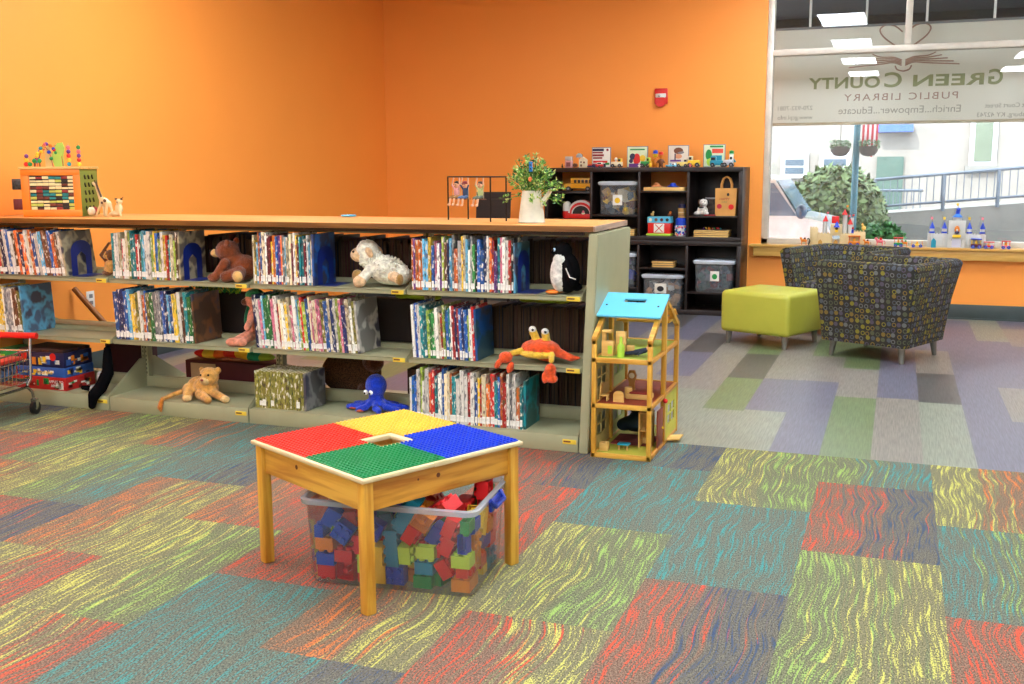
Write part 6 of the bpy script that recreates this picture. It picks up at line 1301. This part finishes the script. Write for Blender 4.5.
# ---------------------------------------------------------------- on top of the bookcase
ZB = 1.3355
def tx_(u): return -3.035+(u-562)*.00943
def pic(label, u, w_, h_, base, art, seed):
    t = thing('picture_book', label, 'picture book', (tx_(u), 9.82, ZB), 0, 'picture books standing on the dark bookcase')
    MB().box((-w_/2, 0, 0), (w_/2, .012, h_), mat('frame_grey', (110, 116, 130), .5), .002).box((-w_/2+.006, -.001, .006), (w_/2-.006, .001, h_-.006), base).build('cover', t)
    mb = MB()
    for (k, x, z, a, b, m) in art:
        if k == 'b': mb.box((x-a, -.0025, z-b), (x+a, -.0008, z+b), m)
        else: mb.ball((x, -.001, z), (a, .0018, b), m, 14, 8)
    mb.build('cover_art', t); return t
NV = mat('art_navy', (40, 40, 70), .5); MR = mat('art_maroon', (140, 34, 34), .5)
pic('picture book with red and navy stripes, leftmost on the bookcase', 601, .185, .19, W1, [('b', -.03, .165, .055, .012, NV), ('b', -.035, .14, .05, .007, MR), ('b', -.03, .115, .055, .010, MR), ('b', -.035, .09, .045, .008, MR), ('b', -.01, .055, .07, .010, RED), ('b', -.02, .022, .065, .016, NV), ('b', .06, .035, .02, .01, GRN), ('e', .06, .165, .012, .012, MR)], 1)
pic('picture book with a red figure and yellow shape, second on the bookcase', 638, .20, .195, mat('art_pale', (214, 226, 190), .5), [('b', .0, .165, .07, .006, GRN), ('e', -.045, .10, .03, .03, NV), ('e', -.005, .075, .035, .055, RED), ('e', .05, .085, .03, .03, YEL), ('b', 0, .02, .08, .016, PURP), ('e', -.06, .06, .02, .02, NV)], 2)
pic('picture book with a brown hat and purple band, third on the bookcase', 679, .195, .20, mat('art_cream', (226, 214, 196), .5), [('e', 0, .15, .045, .03, BRN), ('e', .015, .135, .04, .014, GREYM), ('e', .0, .10, .035, .022, mat('art_face', (220, 150, 110), .5)), ('b', -.025, .06, .05, .008, PURP), ('b', -.03, .095, .006, .03, NV), ('b', 0, .022, .08, .014, SKY)], 3)
pic('picture book with green plants and a red label, rightmost on the bookcase', 714, .20, .205, mat('art_pale', (214, 226, 190), .5), [('b', .03, .145, .05, .02, mat('art_coral', (226, 84, 60), .5)), ('e', -.05, .11, .03, .05, GRN), ('e', -.04, .05, .03, .04, LIME), ('b', .02, .075, .05, .03, TEAL), ('b', .02, .185, .06, .008, GRN)], 4)
def vehicle(label, u, L_, hgt, body, cab, y=9.70, name='toy_truck', cabside=1, extra=None, cat='toy vehicle'):
    t = thing(name, label, cat, (tx_(u), y, ZB), 0, 'toy vehicles on top of the bookcase'); r = hgt*.2
    MB().box((-L_/2, -.03, r*.8), (L_/2, .03, hgt*.62), body, .006).build('body', t)
    c0 = cabside*L_*.12; c1 = cabside*L_*.46
    MB().box((min(c0, c1), -.028, hgt*.55), (max(c0, c1), .028, hgt), cab, .006).box((min(c0, c1)+.006, -.0295, hgt*.66), (max(c0, c1)-.006, -.027, hgt*.9), BLACK, .001).build('cab', t)
    wheels(t, (-L_*.32, L_*.32), -.03, .03, r)
    return t
def figure(label, u, h_, body, head, hat=None, y=9.70, name='toy_figure', cat='toy figure'):
    t = thing(name, label, cat, (tx_(u), y, ZB), 0, 'toy figures on top of the bookcase')
    link('body', plush([((0, 0, h_*.3), (h_*.16, h_*.13, h_*.26), body)]+seg((-h_*.08, 0, h_*.1), (-h_*.1, 0, h_*.035), h_*.07, h_*.06, body)+seg((h_*.08, 0, h_*.1), (h_*.1, 0, h_*.035), h_*.07, h_*.06, body)+seg((-h_*.13, 0, h_*.45), (-h_*.25, -h_*.05, h_*.3), h_*.055, h_*.045, body)+seg((h_*.13, 0, h_*.45), (h_*.25, -h_*.05, h_*.3), h_*.055, h_*.045, body), h_*.035, 2), t)
    MB().ball((0, 0, h_*.70), (h_*.14, h_*.13, h_*.15), head, 14, 10).build('head', t)
    if hat: MB().lathe([(h_*.22, h_*.78), (h_*.14, h_*.80), (h_*.13, h_*.95), (0, h_)], hat, n=18).build('hat', t)
    return t
figure('tiny black toy figure at the left end of the bookcase top', 564, .045, BLACK, BRN); figure('tiny maroon toy figure near the left end of bookcase top', 567.5, .045, mat('maroon_p', (90, 20, 30), .5), SKIN)
o = MB().box((-.035, -.02, 0), (.035, .02, .065), mat('clear_pink', (206, 150, 150), .3), .004).box((-.02, -.022, .01), (.02, -.019, .05), mat('dim_red', (130, 70, 66), .6)).box((-.035, -.02, .066), (.035, .02, .105), mat('clear_grey', (190, 180, 170), .2), .004).build('toy_box'); o.location = (tx_(571), 9.70, ZB+.0005); tag(o, 'small pink and clear toy box near the left end of bookcase top', 'toy box')
o = MB().cyl((0, 0, 0), (0, 0, .10), .003, GREYM, n=8).lathe([(0, 0), (.02, 0), (.02, .004), (0, .006)], GREYM, n=16).lathe([(.032, .095), (.028, .12), (.010, .135), (0, .136)], mat('dome_grey', (150, 158, 156), .4), n=18).tube([(0, 0, .13), (.03, 0, .12), (.042, 0, .08), (.045, 0, .02)], .0025, BRN, 6).build('toy_windmill'); o.location = (tx_(581), 9.72, ZB+.0005); tag(o, 'small toy lamp with grey dome beside the cream house', 'toy lamp')
o = MB().box((-.035, -.03, 0), (.035, .03, .07), CREAM, .003).prism([(-.038, .07), (.038, .07), (.0, .10)], CREAM, frame((0, .03, 0), (1, 0, 0), (0, 0, 1)), .06).box((-.02, -.032, .01), (-.004, -.03, .03), BRN).box((.008, -.032, .04), (.024, -.03, .056), BRN).box((-.02, -.032, .045), (-.006, -.03, .058), BRN).build('toy_house'); o.location = (tx_(586.5), 9.68, ZB+.0005); tag(o, 'small cream toy house left of the striped picture book', 'toy house')
o = MB().cyl((0, -.02, .02), (0, .02, .02), .018, BRN, n=16).build('toy_barrel'); o.location = (tx_(580), 9.62, ZB+.0025); tag(o, 'small brown toy barrel lying by the toy lamp', 'toy barrel')
vehicle('long red and white toy fire truck before the striped book', 600, .14, .05, RED, W1, 9.66)
vehicle('small navy toy car before the striped picture book', 597, .07, .028, mat('navy_p', (30, 34, 80), .5), NV, 9.61, 'toy_car')
vehicle('cream and yellow toy airplane car between two picture books', 621, .10, .085, CREAM, YEL, 9.68)
figure('small white toy bird between two picture books', 619, .11, W1, W1, None, 9.72); figure('pale toy dog right of the red figure book', 645, .05, W1, W1, None, 9.62)
vehicle('bright green toy tractor on top of the bookcase', 650, .085, .09, GRN, LIME, 9.68)
figure('orange toy figure with a blue cap on the bookcase', 658.5, .16, ORG, YEL, BLUE, 9.72); figure('brown and orange toy figure with red hat on the bookcase', 664.5, .145, BRN, ORG, RED, 9.70); figure('small yellow toy figure in front of the blue capped one', 656, .07, YEL, YEL, None, 9.62)
vehicle('sky blue toy car before the purple banded picture book', 676, .09, .035, SKY, W1, 9.62, 'toy_car')
vehicle('pale yellow toy truck right of the purple banded book', 686, .10, .075, mat('pale_yellow', (232, 204, 110), .45), CREAM, 9.69); vehicle('yellow toy bus on top of the dark bookcase', 697, .105, .10, YEL, CREAM, 9.69, 'toy_bus', -1)
figure('small pink toy figure in front of the yellow toy bus', 695, .05, PINK, SKIN, None, 9.61)
vehicle('teal toy truck before the rightmost picture book', 720, .14, .095, TEAL, TEAL, 9.69, cabside=-1); vehicle('silver toy jeep with large wheels at the right end', 730, .09, .10, mat('silver_toy', (180, 184, 190), .3, metal=.4), W1, 9.68)
figure('toy figure in a green hat riding above the silver jeep', 732, .15, TEAL, W1, GRN, 9.735)
# ---------------------------------------------------------------- toys on the window sill
def sx_(u): return -.756+(u-808)*.00838
ZS_ = .6305
SAND = mat('castle_sand', (214, 190, 140), .7); SAND2 = mat('castle_grey', (196, 196, 190), .7)
def cone(mb, x, y, z, r, h_, m, n=16): return mb.lathe([(r, 0), (r*.95, .002), (0, h_)], m, (x, y, z), n)
t = thing('toy_castle', 'sand coloured toy castle with red turret roofs on the window sill', 'toy castle', (sx_(838), 9.99, ZS_))
c0 = sx_(838); LX = lambda u: sx_(u)-c0
def wall_(mb, u0, u1, h_, m, y0=-.03, y1=.03): 
    mb.box((LX(u0), y0, 0), (LX(u1), y1, h_), m, .002); n_ = max(2, int((LX(u1)-LX(u0))/.022)); wd = (LX(u1)-LX(u0))/n_
    for i in range(n_): mb.box((LX(u0)+i*wd, y0, h_), (LX(u0)+(i+.55)*wd, y1, h_+.010), m)
mb = MB(); wall_(mb, 810, 818, .155, SAND, -.035, .03); wall_(mb, 818, 831, .105, SAND); wall_(mb, 843, 855, .105, SAND); wall_(mb, 855, 867, .125, SAND, -.02, .035)
mb.box((LX(831), -.035, .09), (LX(843), .03, .19), SAND, .002).box((LX(831), -.035, 0), (LX(833), .03, .09), SAND).box((LX(841), -.035, 0), (LX(843), .03, .09), SAND); mb.build('walls', t)
mb = MB()
for u, h_ in ((825, .215), (851, .19), (845.5, .275)): mb.cyl((LX(u), .005, .08), (LX(u), .005, h_), .020, SAND2, n=16)
mb.cyl((LX(853), .02, .1), (LX(853), .02, .25), .014, SAND2, n=14); mb.build('turrets', t)
for u, h_, y in ((825.5, .215, .005), (851, .19, .005), (845, .275, .005)): cone(MB(), LX(u), y, h_, .026, .055, RED).build('turret_roof', t)
mb = MB()
for u, z, m in ((826.5, .27, PINK), (846.5, .33, ORG), (853, .25, RED), (849, .245, PINK)): mb.cyl((LX(u), .005, z), (LX(u), .005, z+.03), .002, BRN, n=5).box((LX(u), .003, z+.014), (LX(u)+.016, .006, z+.030), m)
mb.box((LX(832), -.02, .20), (LX(839.5), .02, .262), RED, .004); mb.build('flags', t)
cone(MB().box((LX(836), -.038, .12), (LX(839), -.030, .17), YEL), LX(837.5), -.02, .165, .034, .055, BLUE).build('blue_roof', t)
MB().lathe([(.014, 0), (0, .003)], BLACK, n=14, M=frame((LX(837.5), -.041, .155), (1, 0, 0), (0, 0, 1))).lathe([(.017, 0), (0, .002)], YEL, n=14, M=frame((LX(837.5), -.039, .155), (1, 0, 0), (0, 0, 1))).build('clock', t)
for u in (821, 837): MB().prism([(-.018, 0), (.018, 0), (.018, .035), (.0, .055), (-.018, .035)], mat('gate_brown', (190, 140, 60), .6), frame((LX(u)+(0 if u > 830 else .0), -.032, 0), (1, 0, 0), (0, 0, 1)), .006).build('gate', t)
t = thing('toy_castle', 'grey and cream toy castle with pointed blue roofs on the window sill', 'toy castle', (sx_(957), 9.99, ZS_)); c0 = sx_(957)
mb = MB(); wall_(mb, 929, 949, .115, SAND2, -.02, .035); wall_(mb, 965, 985, .115, SAND2, -.02, .035); mb.box((LX(949), -.035, .075), (LX(965), .035, .235), SAND2, .003).box((LX(949), -.035, 0), (LX(952), .035, .08), SAND2).box((LX(962), -.035, 0), (LX(965), .035, .08), SAND2); mb.build('walls', t)
mb = MB()
for u in (933, 945, 969, 981.5): mb.cyl((LX(u), -.005, .02), (LX(u), -.005, .165), .020, SAND2, n=16)
mb.cyl((LX(957), 0, .22), (LX(957), 0, .265), .034, SAND2, n=18); mb.build('turrets', t)
for u in (933, 945, 969, 981.5): cone(MB(), LX(u), -.005, .165, .024, .06, BLUE).build('turret_roof', t)
for u in (933, 945, 969, 981.5): MB().lathe([(.022, .125), (.024, .13), (.024, .137), (.020, .14)], BLUE, (LX(u), -.005, 0), 16).build('turret_band', t)
cone(MB().cyl((LX(957), 0, .26), (LX(957), 0, .32), .018, BLUE, n=14), LX(957), 0, .265, .044, .05, mat('roof_skyblue', (60, 120, 200), .4)).ball((LX(957.5), 0, .33), .018, BLUE, 12, 8).build('main_roof', t)
mb = MB()
for u, z, m in ((933, .225, PINK), (945, .225, YEL), (957, .345, YEL), (969, .225, YEL), (981.5, .225, PINK)): mb.cyl((LX(u), 0, z), (LX(u), 0, z+.04), .002, BRN, n=5).box((LX(u)-.014, -.002, z+.018), (LX(u)+.004, .002, z+.040), m)
mb.build('flags', t)
MB().box((LX(952.5), -.034, .005), (LX(961.5), -.030, .075), mat('gate_pale', (190, 190, 206), .5)).build('gate', t)
MB().ball((LX(957), -.04, .16), (.022, .010, .034), ORG, 14, 8).ball((LX(957), -.045, .155), (.010, .008, .012), W1, 10, 8).ball((LX(957), -.045, .135), (.020, .008, .014), mat('navy_p', (30, 34, 80), .5), 10, 8).box((LX(953), -.05, .09), (LX(961), -.034, .115), YEL, .003).build('balcony', t)
def sfig(label, u, h_, m, m2, legs=4, name='toy_animal'):
    t = thing(name, label, 'toy animal', (sx_(u), 9.955, ZS_), 0, 'toy animals on the window sill')
    pr = [((0, 0, h_*.55), (h_*.40, h_*.16, h_*.18), m), ((-h_*.38, 0, h_*.82), (h_*.17, h_*.12, h_*.14), m)]+seg((-h_*.25, 0, h_*.6), (-h_*.36, 0, h_*.78), h_*.12, h_*.10, m)
    for x in (-.26, .26):
        for y in (-.08, .08): pr += seg((h_*x, h_*y, h_*.45), (h_*x, h_*y, h_*.05), h_*.07, h_*.055, m)
    link('body', plush(pr, h_*.045, 2), t); MB().ball((h_*.1, 0, h_*.78), (h_*.14, h_*.10, h_*.16), m2, 10, 8).tube([(h_*.38, 0, h_*.6), (h_*.52, 0, h_*.5), (h_*.5, 0, h_*.25)], h_*.035, m2, 6).build('rider', t)
sfig('orange toy horse with brown saddle at the left end of the sill', 804, .075, ORG, BRN); sfig('orange toy horse right of the red roofed castle', 869, .065, ORG, BRN); sfig('pink toy animal standing on the window sill', 882, .085, PINK, RED); sfig('orange toy horse pulling the yellow wagon', 907, .065, ORG, GRN)
o = MB().tube([(0, 0, .0), (.012, 0, .035), (.0, 0, .06), (-.012, 0, .05)], .006, BLACK, 8).build('toy_hook'); o.location = (sx_(809), 9.935, ZS_+.004); tag(o, 'small black hooked toy left of the red roofed castle', 'toy')
def wagon(label, u, L_, h_, m, m2, roof=None, name='toy_wagon'):
    t = thing(name, label, 'toy vehicle', (sx_(u), 9.945, ZS_), 0, 'toy vehicles on the window sill'); r = .014
    MB().box((-L_/2, -.018, r), (L_/2, .018, h_*.45), m, .004).build('body', t)
    mb = MB()
    for x in (-L_*.42, 0, L_*.42): mb.cyl((x, -.014, h_*.4), (x, -.014, h_*.9), .0025, m2, n=6).cyl((x, .014, h_*.4), (x, .014, h_*.9), .0025, m2, n=6)
    mb.build('posts', t)
    MB().box((-L_/2-.003, -.02, h_*.88), (L_/2+.003, .02, h_), roof or m2, .004).build('roof', t)
    MB().ball((0, 0, h_*.55), (.012, .011, .020), YEL, 10, 8).ball((0, 0, h_*.72), .009, SKIN, 8, 6).build('passenger', t); wheels(t, (-L_*.3, L_*.3), -.018, .018, r, m=BLUE)
wagon('orange toy coach with riders in front of the red roofed castle', 856, .10, .095, ORG, RED, ORG); wagon('red and green canopy toy cart in the middle of the sill', 900.5, .075, .085, GRN, RED, RED)
wagon('yellow toy wagon in front of the blue roofed castle', 919, .10, .06, YEL, ORG, CREAM); wagon('toy steam engine with yellow cab in front of the blue castle', 976, .085, .085, mat('maroon_p', (90, 20, 30), .5), YEL, BLUE, 'toy_train'); wagon('red toy train carriage right of the steam engine', 988, .08, .06, RED, W1, RED, 'toy_train'); wagon('pink and red toy helicopter at the right end of the sill toys', 1004, .07, .07, PINK, RED, RED, 'toy_helicopter')
o = MB().prism([(-.02, 0), (.02, 0), (.02, .06), (.0, .085), (-.02, .06)], TEAL, frame((0, 0, 0), (1, 0, 0), (0, 0, 1)), .008).build('toy_door'); o.location = (sx_(935), 9.935, ZS_+.0005); tag(o, 'teal arched toy door leaning at the left of blue roofed castle', 'toy')
figure_y = ZB; ZB = ZS_
for u, c1, c2, lb in ((865, mat('hen_yellow', (236, 190, 90), .5), ORG, 'yellow toy hen figure on the right tower side of the castle'),):
    t = thing('toy_figure', lb, 'toy figure', (sx_(u), 9.985, ZS_+.1365)); MB().ball((0, 0, .022), (.020, .014, .022), c1, 12, 8).ball((-.012, 0, .048), .012, c1, 10, 8).ball((-.012, 0, .062), (.006, .003, .006), c2, 8, 5).build('body', t)
t = thing('toy_figure', 'blue and red toy knight on the red roofed castle wall', 'toy figure', (sx_(855), 9.955, ZS_+.1005)); MB().lathe([(0, 0), (.012, 0), (.009, .03), (0, .034)], BLUE, n=12).build('body', t); MB().ball((0, 0, .042), .010, RED, 10, 8).build('head', t)
t.location.y = 9.98; t.location.z = ZS_+.1155; t.location.x = sx_(852.5)+.012
# ---------------------------------------------------------------- toy shopping cart at the left edge
t = thing('shopping_cart', 'small silver shopping cart with red handle and black wheels at left', 'shopping cart', (-4.565, 4.36, 0), R(100))
CH = CHROME
MB().tube([(.08, -.18, .44), (.08, .16, .44)], .017, RED, 12).build('handle', t)
mb = MB()
for y in (-.14, .12):
    mb.tube([(.08, y, .44), (.075, y, .40), (.055, y, .20), (.02, y, .17)], .008, CH, 8); mb.tube([(-.45, y, .17), (-.1, y, .165), (.02, y, .165), (.06, y, .13), (.075, y, .075)], .008, CH, 8); mb.tube([(-.45, y, .17), (-.47, y, .075)], .008, CH, 8)
mb.tube([(.055, -.14, .2), (.055, .12, .2)], .006, CH, 8); mb.build('frame', t)
mb = MB()
for i in range(16):
    x = -.44+i*.032; mb.tube([(x, -.14, .36), (x, -.13, .19), (x, .11, .19), (x, .12, .36)], .0022, CH, 5)
for z in (.19, .25, .31, .36): mb.tube([(-.46, -.135, z), (.06, -.135, z), (.06, .115, z), (-.46, .115, z), (-.46, -.135, z)], .003 if z < .36 else .006, CH, 6)
mb.build('wire_basket', t)
RTR = mat('red_tray', (214, 60, 40), .4)
MB().box((-.40, -.125, .315), (.02, .105, .335), RTR, .004).build('child_seat_bar', t)
for (x, y) in ((.075, -.14), (.075, .12), (-.47, -.14), (-.47, .12)):
    o = MB().cyl((x, y-.010, .038), (x, y+.010, .038), .037, BLACK, n=24).cyl((x, y-.012, .038), (x, y+.012, .038), .012, CH, n=12).build('wheel', t)
    MB().box((x-.012, y-.016, .04), (x+.012, y-.012, .085), CH).box((x-.012, y+.012, .04), (x+.012, y+.016, .085), CH).box((x-.012, y-.016, .08), (x+.012, y+.016, .088), CH).build('wheel_fork', o)
DOTF = mat('dotted_cloth', (60, 90, 130), .8, var=.6, scale=40)
o = link('cloth_bag', plush([((0, 0, .05), (.15, .085, .055), DOTF), ((.08, 0, .08), (.07, .07, .05), DOTF)], .008), None, (-4.55, 4.30, .198)); o.rotation_euler = (0, 0, R(100)); tag(o, 'blue patterned cloth bag lying in the toy shopping cart', 'cloth bag')
